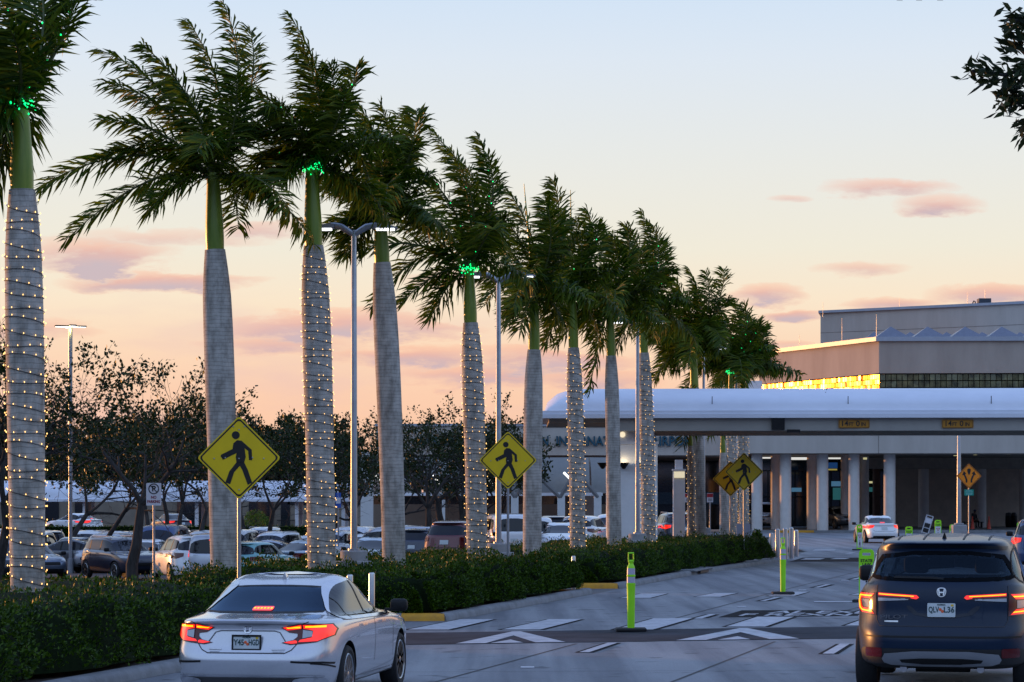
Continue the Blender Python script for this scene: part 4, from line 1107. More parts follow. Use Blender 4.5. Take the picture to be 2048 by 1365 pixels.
def frond_mesh(p0, p1, p2, rnd, width=1.0, nl=100, closed=0.0):
    N = 26
    pts = [p0 * (1 - t) ** 2 + p1 * 2 * t * (1 - t) + p2 * t * t for t in [i / N for i in range(N + 1)]]
    L = sum((pts[i + 1] - pts[i]).length for i in range(N))
    b = MB(); b.cm = 1
    b.tube(pts[::2], [.035 * (1 - i / (N / 2)) + .006 for i in range(len(pts[::2]))], 5)
    b.cm = 0
    V = b.v; Fc = b.f; MI = b.mi
    up = Vector((0, 0, 1))
    for i in range(nl):
        t = .10 + .90 * (i + rnd.random() * .6) / nl
        k = min(N - 1, int(t * N)); base = pts[k].lerp(pts[k + 1], t * N - k) if k < N else pts[N]
        T = (pts[k + 1] - pts[k]).normalized()
        S = T.cross(up)
        S = S.normalized() if S.length > .15 else T.orthogonal().normalized()
        Nn = S.cross(T)
        ll = (.26 + .50 * math.sin(math.pi * min(1, .16 + t * .78)) ** .8) * width
        for s in (1, -1):
            pl = rnd.uniform(-.7, .7)
            fw = .20 + .55 * t + rnd.uniform(-.3, .35)
            d = (S * s * (1 - closed) + Nn * pl * (1 - closed) + T * fw + WIND * rnd.uniform(.4, 1.3)).normalized()
            l = ll * rnd.uniform(.75, 1.12); w = (.017 + .009 * rnd.random()) * width
            g = rnd.uniform(.15, .75)
            m = base + d * l * .5 - up * l * .10 * g
            e = base + d * l * .86 + WIND * l * .16 - up * l * .5 * g
            wv = d.cross(Nn * s if abs(pl) < .4 else S)
            wv = (wv.normalized() if wv.length > .05 else S) * w
            o = len(V)
            V.extend([tuple(base - wv * .35), tuple(base + wv * .35), tuple(m + wv), tuple(m - wv), tuple(e)])
            Fc.append((o, o + 1, o + 2, o + 3)); Fc.append((o + 3, o + 2, o + 4)); MI.extend((0, 0))
    return b.mesh('frond', [M_FROND, M_RACHIS])

def palm(label, Y, pxb, pxt, py_tt, py_cs, w_mid, w_base, tips, seed, extra=6, spear=None, group='royal palms in the median', basez=None, reach=2.5, lights=False, string_label=None, green=True, nl=100, w_cs=None):
    """pxb/pxt: column of the trunk at its foot and top; py_tt, py_cs: rows of the trunk's and the crownshaft's top"""
    rnd = random.Random(seed)
    xb = XP(pxb, Y); xt = XP(pxt, Y); zb = gz(xb, Y) + .08 if basez is None else basez
    zt = ZP(py_tt, Y); zc = ZP(py_cs, Y)
    root = thing('royal_palm', label, 'palm tree', (xb, Y, zb), 0, group)
    ht = zt - zb; dx = xt - xb; rm = w_mid * Y / FOC / 2; rb = w_base * Y / FOC / 2
    prof = [(0, 1.18, rb), (.03, 1.08, rb), (.10, 1.0, rb), (.25, 1.0, (rb * .6 + rm * .4)), (.45, 1, rm * .97), (.66, 1.0, rm), (.78, 1.0, rm * .99), (.87, .95, rm), (.94, .83, rm), (1.0, .68, rm)]
    def axis(z):
        t = max(0, z / ht); return Vector((dx * (.3 * t + .7 * t * t) if t < 1 else dx * (1 + 1.0 * (t - 1)), 0, z))
    zs = np.linspace(0, 1, 40); rr = np.interp(zs, [p[0] for p in prof], [p[1] * p[2] for p in prof])
    b = MB(); b.tube([axis(z * ht) for z in zs], list(rr), 28); obj('trunk', b, M_BARK, root, True, 60)
    hc = zc - zt; b = MB()
    rc = [rm * .60, rm * .62, rm * .60, rm * .55, rm * .50, rm * .45, rm * .40]
    b.tube([axis(ht + hc * k / 6 - .01) for k in range(7)], rc, 22); obj('crownshaft', b, M_SHAFT, root, True, 60)
    top = axis(ht + hc)
    fl = []
    for tp in tips:
        px, py, dy, bow = tp[:4]
        tip = P(px, py, Y + dy) - Vector((xb, Y, zb))
        L = (tip - top).length
        c = top.lerp(tip, .5) + Vector(((.20 * L * max(0, (tip - top).normalized().z) ** 2 + .04 * L), 0, bow * L))
        fl.append((c, tip, tp[4] if len(tp) > 4 else 0.0))
    for k in range(extra):
        az = 2 * math.pi * (k + rnd.random() * .6) / extra
        rz_ = reach * rnd.uniform(.75, 1.05)
        tip = top + Vector((math.cos(az) * rz_ * .75 - .45, math.sin(az) * rz_, rnd.uniform(-1.0, .9)))
        c = top + Vector((math.cos(az) * rz_ * .35, math.sin(az) * rz_ * .45, rnd.uniform(.9, 1.5)))
        fl.append((c, tip, 0.0))
    for (c, tip, cl) in fl:
        st = top + Vector((rnd.uniform(-.05, .05), rnd.uniform(-.05, .05), rnd.uniform(-.25, .05)))
        link('frond', frond_mesh(st, c, tip, rnd, rnd.uniform(.95, 1.15) * (1 + max(0, Y - 60) / 160), nl, cl), root)
    if spear:
        s = P(spear[0], spear[1], Y) - Vector((xb, Y, zb)); b = MB(); b.tube([top, top.lerp(s, .5), s], [.04, .03, .008], 8); obj('spear_leaf', b, M_SHAFT, root, True)
    if lights:
        sl = thing('string_lights', string_label, 'string lights', (xb, Y, zb), 0, 'string lights wound round palm trunks')
        pitch = .165 * (1 if lights == 1 else lights); n = int((ht - .4) / pitch); c = MB(); bulbs = []
        M_ = 22; pts = []
        def rad(z): return float(np.interp(z / ht, [p[0] for p in prof], [p[1] * p[2] for p in prof]))
        for i in range(n * M_ + 1):
            z = .25 + (ht - .4) * i / (n * M_); a = -2 * math.pi * i / M_ ; r = rad(z) + .012
            wz = .03 * math.sin(i * .37 + seed) + .02 * math.sin(i * .113)
            pts.append(axis(z) + Vector((r * math.cos(a), r * math.sin(a), wz)))
        c.tube(pts, .0048, 4); obj('cord', c, M_CORD, sl)
        arc = 0; nxt = 0; sp = .15 if lights == 1 else .185 * max(1, Y / 75)
        for i in range(1, len(pts)):
            arc += (pts[i] - pts[i - 1]).length
            if arc > nxt:
                nxt += sp * rnd.uniform(.75, 1.3); bulbs.append(pts[i] + Vector((0, 0, .018)) + (pts[i] - axis(pts[i].z)).normalized() * .02)
        q = MB(); q.lathe([(.002, -.009), (.006, -.005), (.0072, 0.0), (.005, .007), (.002, .012)], 6)
        bm_ = q.mesh('bulb', M_WARM, True)
        vis = sorted(bulbs, key=lambda v: v.y)
        for v in vis[:100]: link('bulb', bm_, sl, v)
        if len(vis) > 100:
            r_ = MB()
            for v in vis[100:]: r_.lathe([(.003, -.010), (.0085, 0.0), (.002, .014)], 6, Matrix.Translation(v))
            tag(obj('bulbs', r_, M_WARM, sl), kind='stuff')
        if green:
            g = thing('green_lights', 'green light cluster at the crown of ' + string_label.split(' on ', 1)[-1], 'string lights', (xb, Y, zb), 0, 'green light clusters under palm crowns')
            q = MB(); q.lathe([(.003, -.014), (.014, 0.0), (.003, .018)], 6); gm = q.mesh('bulb', M_GREENB, True)
            rt = rm * .42
            for k in range(84):
                a = rnd.uniform(0, 2 * math.pi); zz = hc - .02 + rnd.gauss(0, .07)
                link('bulb', gm, g, axis(ht + zz) + Vector((math.cos(a), math.sin(a), 0)) * (rt + rnd.uniform(.01, .13)))
            for (c_, tip, cl) in fl[:4]:
                for k in range(4):
                    t = (k + .5) / 5; pnt = top * (1 - t) ** 2 + c_ * 2 * t * (1 - t) + tip * t * t
                    link('bulb', gm, g, pnt + Vector((0, -.12, .02)))
            cb = MB(); cb.tube([axis(ht + hc - .02) + Vector((math.cos(k * .6), math.sin(k * .6), 0)) * (rt + .02) + Vector((0, 0, .03 * math.sin(k))) for k in range(22)], .008, 4); obj('cord', cb, M_CORD, g)
    return root

# ------------------------------------------------------------------ street furniture
def lamp_post(label, px, Y, py_top, arms=1.0, hide=()):
    x = XP(px, Y); z0 = gz(x, Y) + .05; zt = ZP(py_top, Y)
    t = thing('street_lamp', label, 'street lamp', (x, Y, z0), 0, 'double street lamps in the median')
    h = zt - z0
    b = MB(); b.lathe([(.40, 0), (.40, .98), (.38, 1.0)], 28); b.lathe([(.29, 1.0), (.29, 1.20), (.27, 1.22)], 24); obj('concrete_base', b, M_CONC, t, True, 40)
    b = MB(); b.lathe([(.075, 1.22), (.072, 1.5), (.055, h), (.05, h + .01)], 20); b.lathe([(.13, 1.22), (.13, 1.26)], 16); obj('pole', b, M_ALU, t, True, 40)
    for s in (1, -1):
        pts = [(0, h - .10), (.10, h - .02), (.26, h + .08), (.42, h + .115), (.60, h + .10)]
        b = MB(); n = 12
        P2 = []
        for i in range(n + 1):
            u = i / n * (len(pts) - 1); k = min(int(u), len(pts) - 2); f = u - k
            P2.append(Vector((s * (pts[k][0] * (1 - f) + pts[k + 1][0] * f), 0, pts[k][1] * (1 - f) + pts[k + 1][1] * f)))
        b.tube(P2, [.05 + .02 * math.sin(math.pi * i / n) for i in range(n + 1)], 10)
        ao = obj('arm', b, M_ALU, t, True, 50)
        hd = MB(); hd.prism([(s * .42, h + .135), (s * .50, h + .15), (s * .78, h + .105), (s * .92, h + .065), (s * .92, h + .045), (s * .42, h + .045)][::s], -.15, .15)
        ho = obj('lamp_head', hd, M_ALU, t)
        l = MB(); l.bbox(min(s * .47, s * .86), max(s * .47, s * .86), -.13, .13, h + .012, h + .0445, .01); obj('light_panel', l, M_LED, ho)
    return t

WALKER = [  # torso, arms and legs of the walking figure, unit: half diagonal of the sign
    chaikin([(-.12, .40), (-.02, .46), (.10, .42), (.16, .30), (.18, .02), (.14, -.12), (-.10, -.12), (-.12, .02), (-.06, .16), (-.20, .10)], 1),
    [(-.06, .34), (-.20, .30), (-.26, .10), (-.58, -.10), (-.54, -.02), (-.62, .00), (-.34, .20)],
]
def diamond_sign(label, px, py, Y, half, kind='walk', rz=0.0, base=None, px_base=None):
    x = XP(px, Y); zc = ZP(py, Y); z0 = (gz(x, Y) + .02) if base is None else base; r = half * Y / FOC
    t = thing('warning_sign', label, 'road sign', (x, Y, z0), rz, 'yellow pedestrian crossing signs' if kind == 'walk' else None)
    h = zc - z0
    b = MB(); b.tube([(0, .03, -.05), (0, .03, h + r * .6)], .032, 10); obj('post', b, M_ALU, t, True, 50)
    def rd(rr, n=4): 
        c = rr * .07; return chaikin([(0, rr), (rr, 0), (0, -rr), (-rr, 0)], 0) if n == 0 else sum([[((rr - c) * math.cos(a0) + c * 1.2 * math.cos(a0 + k), (rr - c) * math.sin(a0) + c * 1.2 * math.sin(a0 + k)) for k in (-.78, -.4, 0, .4, .78)] for a0 in (0, math.pi / 2, math.pi, 3 * math.pi / 2)], [])
    col = M_SIGNY if kind == 'walk' else M_SIGNO
    Mx = Matrix.Translation((0, 0, h))
    b = MB(); b.prism(rd(r), -.004, .004, Mx); pl = obj('panel', b, col, t)
    b = MB(); o = rd(r * .955); i = rd(r * .905); n = len(o)
    for k in range(n):
        k2 = (k + 1) % n
        b.add([Mx @ Vector((p[0], -.0065, p[1])) for p in (o[k], o[k2], i[k2], i[k])], [(0, 1, 2, 3)])
    obj('border', b, M_INK, pl)
    b = MB(); s = r
    def flat(poly): b.prism([(p[0] * s, p[1] * s) for p in poly], -.0085, -.0055, Mx)
    if kind == 'walk':
        b.prism([(-.08 * s + .10 * s * math.cos(a), .565 * s + .10 * s * math.sin(a)) for a in [2 * math.pi * k / 20 for k in range(20)]], -.0085, -.0055, Mx)
        flat([(-.14, .36), (-.05, .44), (.06, .43), (.14, .36), (.32, .20), (.33, -.06), (.25, -.06), (.23, .17), (.14, .24), (.17, .02), (.13, -.12), (-.06, -.12), (-.08, .02), (-.06, .12), (-.40, -.05), (-.46, .04), (-.44, .08), (-.16, .22)])
        flat([(-.06, -.11), (.13, -.11), (.22, -.30), (.33, -.62), (.22, -.68), (.08, -.30), (.02, -.20), (-.12, -.36), (-.22, -.66), (-.34, -.62), (-.24, -.34)])
    else:
        for q in ((lambda p: p), mir):
            flat(q([(.14, -.55), (.28, -.55), (.27, -.35), (.36, -.10), (.47, .10), (.58, .06), (.44, .42), (.22, .20), (.33, .16), (.22, -.06), (.13, -.32)]))
        flat(chaikin([(-.15, .62), (.15, .62), (.14, .36), (.03, .10), (-.03, .10), (-.14, .36)], 1))
    obj('symbol', b, M_INK, pl)
    b = MB()
    for (bx, bz) in ((0, -.02), (-.34, .0), (.34, 0), (-.62, -.02), (.62, -.02), (0, .7), (0, -.8), (.14, .78), (-.14, .78)):
        b.lathe([(.012, 0), (.012, .004), (.006, .007)], 8, Mx @ Matrix.Translation((bx * r, -.006, bz * r)) @ Matrix.Rotation(R(90), 4, 'X'))
    obj('bolts', b, M_ALU, pl)
    return t

def delineator(label, px, py):
    p = G(px, py)
    t = thing('delineator_post', label, 'traffic post', (p.x, p.y, p.z + .03), 0, 'lime delineator posts on the road')
    b = MB(); b.bbox(-.26, .26, -.22, .22, 0, .055, .02); obj('rubber_base', b, M_RUBBER, t)
    b = MB()
    b.lathe([(.062, .05), (.066, .30), (.070, .66), (.076, .80), (.078, .812), (.070, .815), (.068, .93), (.076, .935), (.076, .955), (.068, .96), (.066, 1.08), (.058, 1.11), (.042, 1.14), (.038, 1.16), (.050, 1.18), (.050, 1.20), (.030, 1.205)], 24)
    body = obj('tube', b, M_LIME, t, True, 45)
    b = MB(); b.lathe([(.0715, .823), (.0705, .925)], 24, closed=False); b.lathe([(.070, .965), (.068, 1.072)], 24, closed=False); obj('reflective_band', b, M_REFL, t, True)
    b = MB()
    for x0, x1, z0, z1 in ((-.052, -.034, 1.20, 1.34), (.034, .052, 1.20, 1.34), (-.052, .052, 1.32, 1.345), (-.05, .05, 1.19, 1.215)): b.bbox(x0, x1, -.02, .02, z0, z1, .006)
    obj('handle', b, M_LIME, t)
    return t

def bollard(label, px, py, Y, r=.085, h=1.05, foot=None, grp='steel bollards'):
    x = XP(px, Y); z = (gz(x, Y) + .02) if foot is None else foot
    zt = ZP(py, Y); h = zt - z
    b = MB(); b.lathe([(r, 0), (r, h - r * .6), (r * .9, h - r * .25), (r * .6, h - r * .06), (.001, h)], 24)
    o = obj('bollard', b, M_STEEL, None, True, 60, (x, Y, z)); o.name = 'bollard'
    return tag(o, label, 'bollard', grp)

def crossing_panel(label, px, py_base, Y=None, h=1.12, w=.32, rz=0.0, text=True, basez=None):
    """in-street panel with a handle slot, lime frame and printed face"""
    if Y is None: p = G(px, py_base)
    else: p = Vector((XP(px, Y), Y, gz(XP(px, Y), Y)))
    t = thing('crossing_panel', label, 'road sign', p, rz, 'lime in-street crossing panels')
    b = MB(); b.bbox(-.30, .30, -.18, .18, 0, .06, .02); obj('rubber_base', b, M_RUBBER, t)
    b = MB(); b.prism([(-w / 2, .06), (w / 2, .06), (w / 2, h - .24), (-w / 2, h - .24)], -.015, .015)
    o = MB()
    out = [(-w / 2, h - .24)] + [(w / 2 * math.cos(a) * -1, h - .12 + .12 * math.sin(a)) for a in [math.pi * k / 10 for k in range(11)]] + [(w / 2, h - .24)]
    # head with a slot: ring of quads
    sl = rrect(0, h - .11, w * .55, .055, .025, 3)
    b.prism([(-w / 2, h - .24), (w / 2, h - .24), (w / 2, h - .14), (-w / 2, h - .14)], -.015, .015)
    b.prism([(-w / 2, h - .14), (-w * .27, h - .14), (-w * .27, h - .08), (-w / 2, h - .08)], -.015, .015); b.prism([(w * .27, h - .14), (w / 2, h - .14), (w / 2, h - .08), (w * .27, h - .08)], -.015, .015)
    b.prism([(-w / 2, h - .08), (w / 2, h - .08), (w * .44, h - .03), (w * .30, h), (-w * .30, h), (-w * .44, h - .03)], -.015, .015)
    pn = obj('panel', b, M_LIME, t)
    f = MB(); f.box(-w * .42, w * .42, -.019, -.0155, .12, h - .36); obj('white_face', f, M_SIGNW, pn)
    k = MB(); F_ = lambda z: Matrix.Translation((0, -.021, z)) @ Matrix.Rotation(R(90), 4, 'X')
    if text:
        add_text(k, 'STATE', .085, F_(h - .255), width=w * .78, bold=.003); add_text(k, 'LAW', .085, F_(h - .335) , width=w * .55, bold=.003)
    # yield triangle and walker
    k.prism([(-.03, .36), (.0, .42), (.03, .36), (.045, .2), (.02, .2), (0, .3), (-.03, .2), (-.05, .2)], -.022, -.0195)
    k.lathe([(.022, 0), (.022, .002)], 12, Matrix.Translation((0, -.0195, .45)) @ Matrix.Rotation(R(90), 4, 'X'))
    for z in (.14,): k.box(-.10, .10, -.021, -.0195, z, z + .02)
    obj('lettering', k, M_INK, pn)
    if h < 1.0: return t
    r = MB(); r.prism([(-.11, .70), (.11, .70), (0, .53)], -.0215, -.0193); obj('yield_triangle', r, M_SIGNR, pn)
    r = MB(); r.prism([(-.062, .675), (.062, .675), (0, .58)], -.0235, -.0217); obj('yield_centre', r, M_SIGNW, pn)
    return t
# ------------------------------------------------------------------ trees of the car park
M_OAKBARK = mat('oak_bark', (0.025, 0.024, 0.022), .95, spec=.15, col2=(0.075, 0.07, 0.066), vscale=5, bump=.6, stretch=(1, 1, .3))
M_OAKLEAF = leaf_mat('oak_leaf', (0.006, 0.020, 0.002), (0.030, 0.052, 0.004), .08)
M_DRYLEAF = leaf_mat('dark_leaf', (0.007, 0.018, 0.005), (0.022, 0.034, 0.010), .1)
def oak(name, label, cat, loc, height, spread, seed, leafy=.75, trunks=1, leaf=.17, trunk_r=.20, group='oaks in the car park', first=.28, leaf_m=None, depth=5, n_leaf=26, lean=0.0):
    rnd = random.Random(seed); root = thing(name, label, cat, loc, 0, group)
    br = MB(); LP, LN = [], []
    tk = MB()
    def grow_(p, d, ln, r, k, mb, lf=1.0):
        n = 4; pts = [p]; rad = [r]; q = p.copy(); dd = d.copy()
        for i in range(n):
            dd = (dd + Vector((rnd.gauss(0, .16), rnd.gauss(0, .16), rnd.gauss(.03, .10)))).normalized()
            q = q + dd * ln / n; pts.append(q.copy()); rad.append(max(.006, r * (1 - .45 * (i + 1) / n)))
        mb.tube(pts, rad, 8 if k < 2 else 5 if k < 4 else 3, cap=False)
        if k >= depth:
            if rnd.random() < lf:
                for _ in range(n_leaf):
                    t = pts[rnd.randrange(1, n + 1)] + Vector((rnd.gauss(0, .12), rnd.gauss(0, .12), rnd.gauss(0, .10)))
                    LP.append(tuple(t)); LN.append((dd.x, dd.y, dd.z + .2))
            return
        if k == 3: lf = 1.0 if rnd.random() < leafy else .12
        m = 3 if k < 3 else rnd.choice((2, 3))
        for j in range(m):
            a = 2 * math.pi * (j + rnd.random() * .7) / m
            o = dd.orthogonal().normalized(); o = Matrix.Rotation(a, 3, dd) @ o
            sp = rnd.uniform(.45, .95) if k else rnd.uniform(.4, .75)
            nd = (dd * math.cos(sp) + o * math.sin(sp)); nd.x *= spread; nd.y *= spread; nd = nd.normalized()
            if k >= 2: nd.z += .10
            t = rnd.randrange(2, n + 1) if k else n
            grow_(pts[t], nd.normalized(), ln * rnd.uniform(.66, .86), rad[t] * rnd.uniform(.62, .8), k + 1, br, lf)
    H = height
    for s in range(trunks):
        d = Vector((rnd.gauss(0, .10) + (s - (trunks - 1) / 2) * .45 + lean, rnd.gauss(0, .1), 1)).normalized()
        grow_(Vector(((s - (trunks - 1) / 2) * .5, 0, -.05)), d, H * first, trunk_r, 0, tk)
    zmax = max(v[2] for v in br.v); k = H / zmax
    for mb in (br, tk): mb.v = [(v[0] * (.6 + .4 * k), v[1] * (.6 + .4 * k), v[2] * k) for v in mb.v]
    obj('trunk', tk, M_OAKBARK, root, True); obj('branches', br, M_OAKBARK, root, True)
    if LP:
        A = np.array(LP); A[:, :2] *= (.6 + .4 * k); A[:, 2] *= k
        keep = A[:, 2] > (.40 if name == 'oak_tree' else .2) * H; A = A[keep]; LN = np.array(LN)[keep]
        leaf_cloud('crown', A, np.array(LN), leaf, .55, leaf_m or M_OAKLEAF, root)
    return root

def lotz(x):
    pts = [(-9, -.85), (3, -.15), (8, -.01)]
    if x <= -9: return -.85
    for (a, za), (b, zb) in zip(pts[:-1], pts[1:]):
        if x <= b: return za + (zb - za) * (x - a) / (b - a)
    return -.01

# ------------------------------------------------------------------ buildings
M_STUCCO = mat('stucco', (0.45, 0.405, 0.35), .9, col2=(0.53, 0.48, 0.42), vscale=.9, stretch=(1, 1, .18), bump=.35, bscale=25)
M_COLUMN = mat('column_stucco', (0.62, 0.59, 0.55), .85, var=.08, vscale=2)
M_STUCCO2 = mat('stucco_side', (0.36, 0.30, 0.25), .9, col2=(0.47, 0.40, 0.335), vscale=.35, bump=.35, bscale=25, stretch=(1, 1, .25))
M_ROOFW = mat('white_roof', (0.66, 0.69, 0.76), .55, col2=(0.74, 0.77, 0.84), vscale=.6, bump=.08, bscale=6)
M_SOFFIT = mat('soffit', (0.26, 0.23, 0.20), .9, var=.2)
M_BEIGE = mat('canopy_beam', (0.34, 0.32, 0.285), .8, var=.08, vscale=.8)
M_TANWALL = mat('tan_wall', (0.22, 0.19, 0.15), .9, var=.12, vscale=.8)
M_TEAL = mat('teal_letters', (0.006, 0.07, 0.11), .45, var=.1)
M_DARKGL = mat('facade_glass', (0.006, 0.014, 0.018), .06, spec=.7)
M_COPING = mat('coping', (0.40, 0.43, 0.48), .5, .3, var=.06)

def lettering(parent, name, txt, px0, px1, py_mid, size_px, Y, m, depth=.05, bold=.0, loc=None):
    s = size_px * Y / FOC / .69
    b = MB(); add_text(b, txt, s, Matrix.Translation(P((px0 + px1) / 2, py_mid, Y)) @ Matrix.Rotation(R(90), 4, 'X'), width=(px1 - px0) * Y / FOC, depth=depth, bold=bold)
    return obj(name, b, m, parent)

def glass_blocks(p0, ax, L, z0, z1, cell, nrm, rnd, mb, pil=.05):
    nx = max(1, int(L / cell)); nz = max(1, int((z1 - z0) / cell)); cw = L / nx; ch = (z1 - z0) / nz
    for i in range(nx):
        for j in range(nz):
            c = p0 + ax * (cw * (i + .5)); z = z0 + ch * (j + .5)
            tx, tz = rnd.gauss(0, .022), rnd.gauss(0, .03)
            q = []
            for sx, sz in ((-1, -1), (1, -1), (1, 1), (-1, 1)):
                q.append(Vector((c.x, c.y, z)) + ax * (sx * cw * .43) + Vector((0, 0, sz * ch * .43)) + nrm * (.06 + sx * tx * cw + sz * tz * ch))
            b2 = [v - nrm * .12 + (Vector((c.x, c.y, z)) - v) * -.10 for v in q]
            mb.add(q + b2, [(0, 1, 2, 3), (0, 4, 5, 1), (1, 5, 6, 2), (2, 6, 7, 3), (3, 7, 4, 0)])

def build_terminal():
    rnd = random.Random(3)
    T = thing('terminal_building', 'beige airport terminal with round columns, teal lettering and glass block band', 'airport terminal', (24, 178, 0))
    off = Matrix.Translation((-24, -178, 0))
    def pt(name, mb, m, parent=T, smooth=False):
        mb.v = [(v[0] - 24, v[1] - 178, v[2]) for v in mb.v]; return obj(name, mb, m, parent, smooth)
    Yf = 175.0
    xl, xr = XP(1498, Yf), XP(2300, Yf); zb = ZP(907, Yf)
    b = MB(); b.box(xl, xr, Yf, Yf + 3, zb, 8.6); fas = pt('fascia', b, M_STUCCO)
    b = MB(); b.box(XP(1757, Yf) - .03, XP(1757, Yf) + .03, Yf - .004, Yf, zb, 8.6); pt('panel_joint', b, M_SOFFIT, fas)
    b = MB(); b.box(xl - .1, xr, Yf - .1, Yf + 3.05, 8.605, 8.85); pt('coping', b, M_COPING, fas)
    # left wing behind the oaks
    Yl = 178.0; x0, x1 = XP(752, Yl), XP(1497, Yl)
    b = MB(); b.box(x0, x1, Yl, Yl + 3, ZP(911, Yl), ZP(853, Yl)); wing = pt('wing_fascia', b, M_STUCCO)
    b = MB(); b.box(x0 - .1, x1, Yl - .12, Yl + 3.1, ZP(852.9, Yl), ZP(848, Yl)); pt('coping', b, M_COPING, wing)
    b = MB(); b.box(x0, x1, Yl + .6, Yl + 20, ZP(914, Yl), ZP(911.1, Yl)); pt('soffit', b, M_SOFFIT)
    # lettering
    for w, a, c in (('SARASOTA', 838, 950), ('BRADENTON', 966, 1097), ('INTERNATIONAL', 1112, 1288), ('AIRPORT', 1302, 1396)):
        b = MB(); s = 18.5 * (Yl - .1) / FOC / .69
        add_text(b, w, s, Matrix.Translation(P((a + c) / 2, 883.5, Yl - .12)) @ Matrix.Rotation(R(90), 4, 'X'), width=(c - a) * Yl / FOC, depth=.09, bold=.018)
        pt('lettering', b, M_TEAL)
    # columns of the drop-off
    cols = [(1514, 176.6, 22), (1551, 181, 19), (1571, 176.6, 23), (1624, 181, 21), (1645, 176.6, 23), (1690, 183, 17), (1708, 176.6, 22), (1729, 188, 18), (1779, 176.6, 23.5), (1847, 196, 21), (1962, 196, 21), (2050, 196, 22), (2120, 196, 22)]
    for px, Y, d in cols:
        b = MB(); r = d * Y / FOC / 2; x = XP(px, Y); zt = zb + .02 if Y < 190 else ZP(938, Y)
        b.lathe([(r, .0), (r, zt)], 28, Matrix.Translation((x, Y, 0))); pt('column', b, M_COLUMN, T, True)
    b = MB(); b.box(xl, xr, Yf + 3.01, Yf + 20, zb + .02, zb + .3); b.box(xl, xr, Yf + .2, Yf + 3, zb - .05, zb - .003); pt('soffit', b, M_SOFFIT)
    b = MB(); Yb = 194.5; b.box(XP(1690, Yb), xr, Yb, Yb + 1, ZP(938, Yb), zb + .6); pt('inner_beam', b, mat('inner_beam', (0.34, 0.31, 0.27), .9, var=.15))
    # back wall: glass on the left, masonry on the right
    Yw = 203.0
    b = MB(); b.box(XP(1788, Yw), XP(2350, Yw), Yw, Yw + 1, 0, 8); pt('back_wall', b, mat('back_wall', (0.55, 0.45, 0.36), .9, var=.12, vscale=1.5))
    b = MB(); b.box(XP(1300, Yw), XP(1787, Yw), Yw, Yw + 1, 0, 8); gw = pt('entrance_glass', b, M_DARKGL)
    b = MB()
    for px in range(1500, 1790, 18): b.box(XP(px, Yw) - .05, XP(px, Yw) + .05, Yw - .06, Yw - .002, 0, 4.6)
    for z in (2.5, 4.6): b.box(XP(1500, Yw), XP(1787, Yw), Yw - .05, Yw - .003, z, z + .1)
    pt('mullion', b, M_BLACK, gw)
    b = MB(); b.box(XP(1745, 199), XP(1757, 199), 198, 199, 0, 5.2); b.box(XP(1768, 199), XP(1776, 199), 198, 199, 0, 5.2); pt('brick_pier', b, mat('brick_pier', (0.12, 0.07, 0.05), .9, var=.15))
    for (a, c, p0, p1, Y) in ((1524, 1542, 914.5, 917.5, 185), (1581, 1614, 915, 920, 186), (1656, 1688, 915.5, 918.5, 187)):
        b = MB(); b.box(XP(a, Y), XP(c, Y), Y, Y + .5, ZP(p1, Y), ZP(p0, Y)); pt('ceiling_light', b, mat('ceiling_panel', (.8, .8, .78), .5, emit=(.9, .9, .85), estr=.75))
    for (a, c, p0, p1, Y) in ((1727, 1734, 915.5, 919.5, 186), (1738, 1751, 963, 967, 202.5), (1845, 1853, 907.5, 909, 180), (1908, 1915, 911, 912.2, 184), (1948, 1954, 909, 910.4, 181), (2015, 2022, 908.5, 910, 180)):
        b = MB(); b.box(XP(a, Y), XP(c, Y), Y, Y + .2, ZP(p1, Y), ZP(p0, Y)); pt('downlight', b, mat('downlight', (.8, .8, .6), .5, emit=(.75, .7, .35), estr=.6))
    b = MB(); b.box(XP(1656, 190), XP(1675, 190), 190, 190.2, ZP(937, 190), ZP(925.5, 190)); pt('blue_sign', b, mat('blue_panel', (0.01, 0.05, 0.18), .4, emit=(.01, .06, .2), estr=.5))
    b = MB(); b.box(XP(1656, 190), XP(1675, 190), 190.21, 190.3, ZP(941, 190), ZP(938, 190)); pt('sign_light', b, mat('sign_glow', (.5, .4, .1), .5, emit=(.5, .4, .08), estr=.5))
    for (a, c, p0, p1, m_) in ((1663, 1688, 963, 973, 'g1'), (1666, 1688, 976, 1000, 'g2'), (1583, 1603, 976, 984, 'g1'), (1737, 1750, 975, 984, 'g2')):
        b = MB(); b.box(XP(a, 202), XP(c, 202), 202, 202.1, ZP(p1, 202), ZP(p0, 202)); pt('lit_interior', b, mat('interior_' + m_, (.02, .06, .07), .3, emit=((.05, .13, .22) if m_ == 'g1' else (.015, .08, .085)), estr=.9))
    # apron and kerb of the drop-off
    b = MB(); b.box(XP(1500, 175), 60, 175.6, 203, .004, .16); pt('apron', b, M_KERB)
    b = MB(); b.box(XP(1560, 175), XP(1629, 175), 175.3, 175.59, .004, .163); pt('kerb_edge', b, M_KERBY)
    # middle block with the glass block band
    xc, Yc = XP(1758, 185), 185.0; zt = ZP(683, Yc); zg1 = ZP(747, Yc); zg0 = ZP(778, Yc) - .4
    d = Vector((-.384, .923, 0)); far = Vector((xc, Yc, 0)) + d * 18.5
    rgt = XP(2400, Yc)
    b = MB(); o = [(xc, Yc), (rgt, Yc - 1.0), (rgt, Yc + 22), (far.x, far.y)]
    def extr(mb, o, z0, z1):
        n = len(o); mb.add([(p[0], p[1], z0) for p in o] + [(p[0], p[1], z1) for p in o], [tuple(range(n))[::-1], tuple(range(n, 2 * n))] + [(i, (i + 1) % n, (i + 1) % n + n, i + n) for i in range(n)])
    extr(b, o, zg1, zt); mid = pt('middle_block', b, M_STUCCO2)
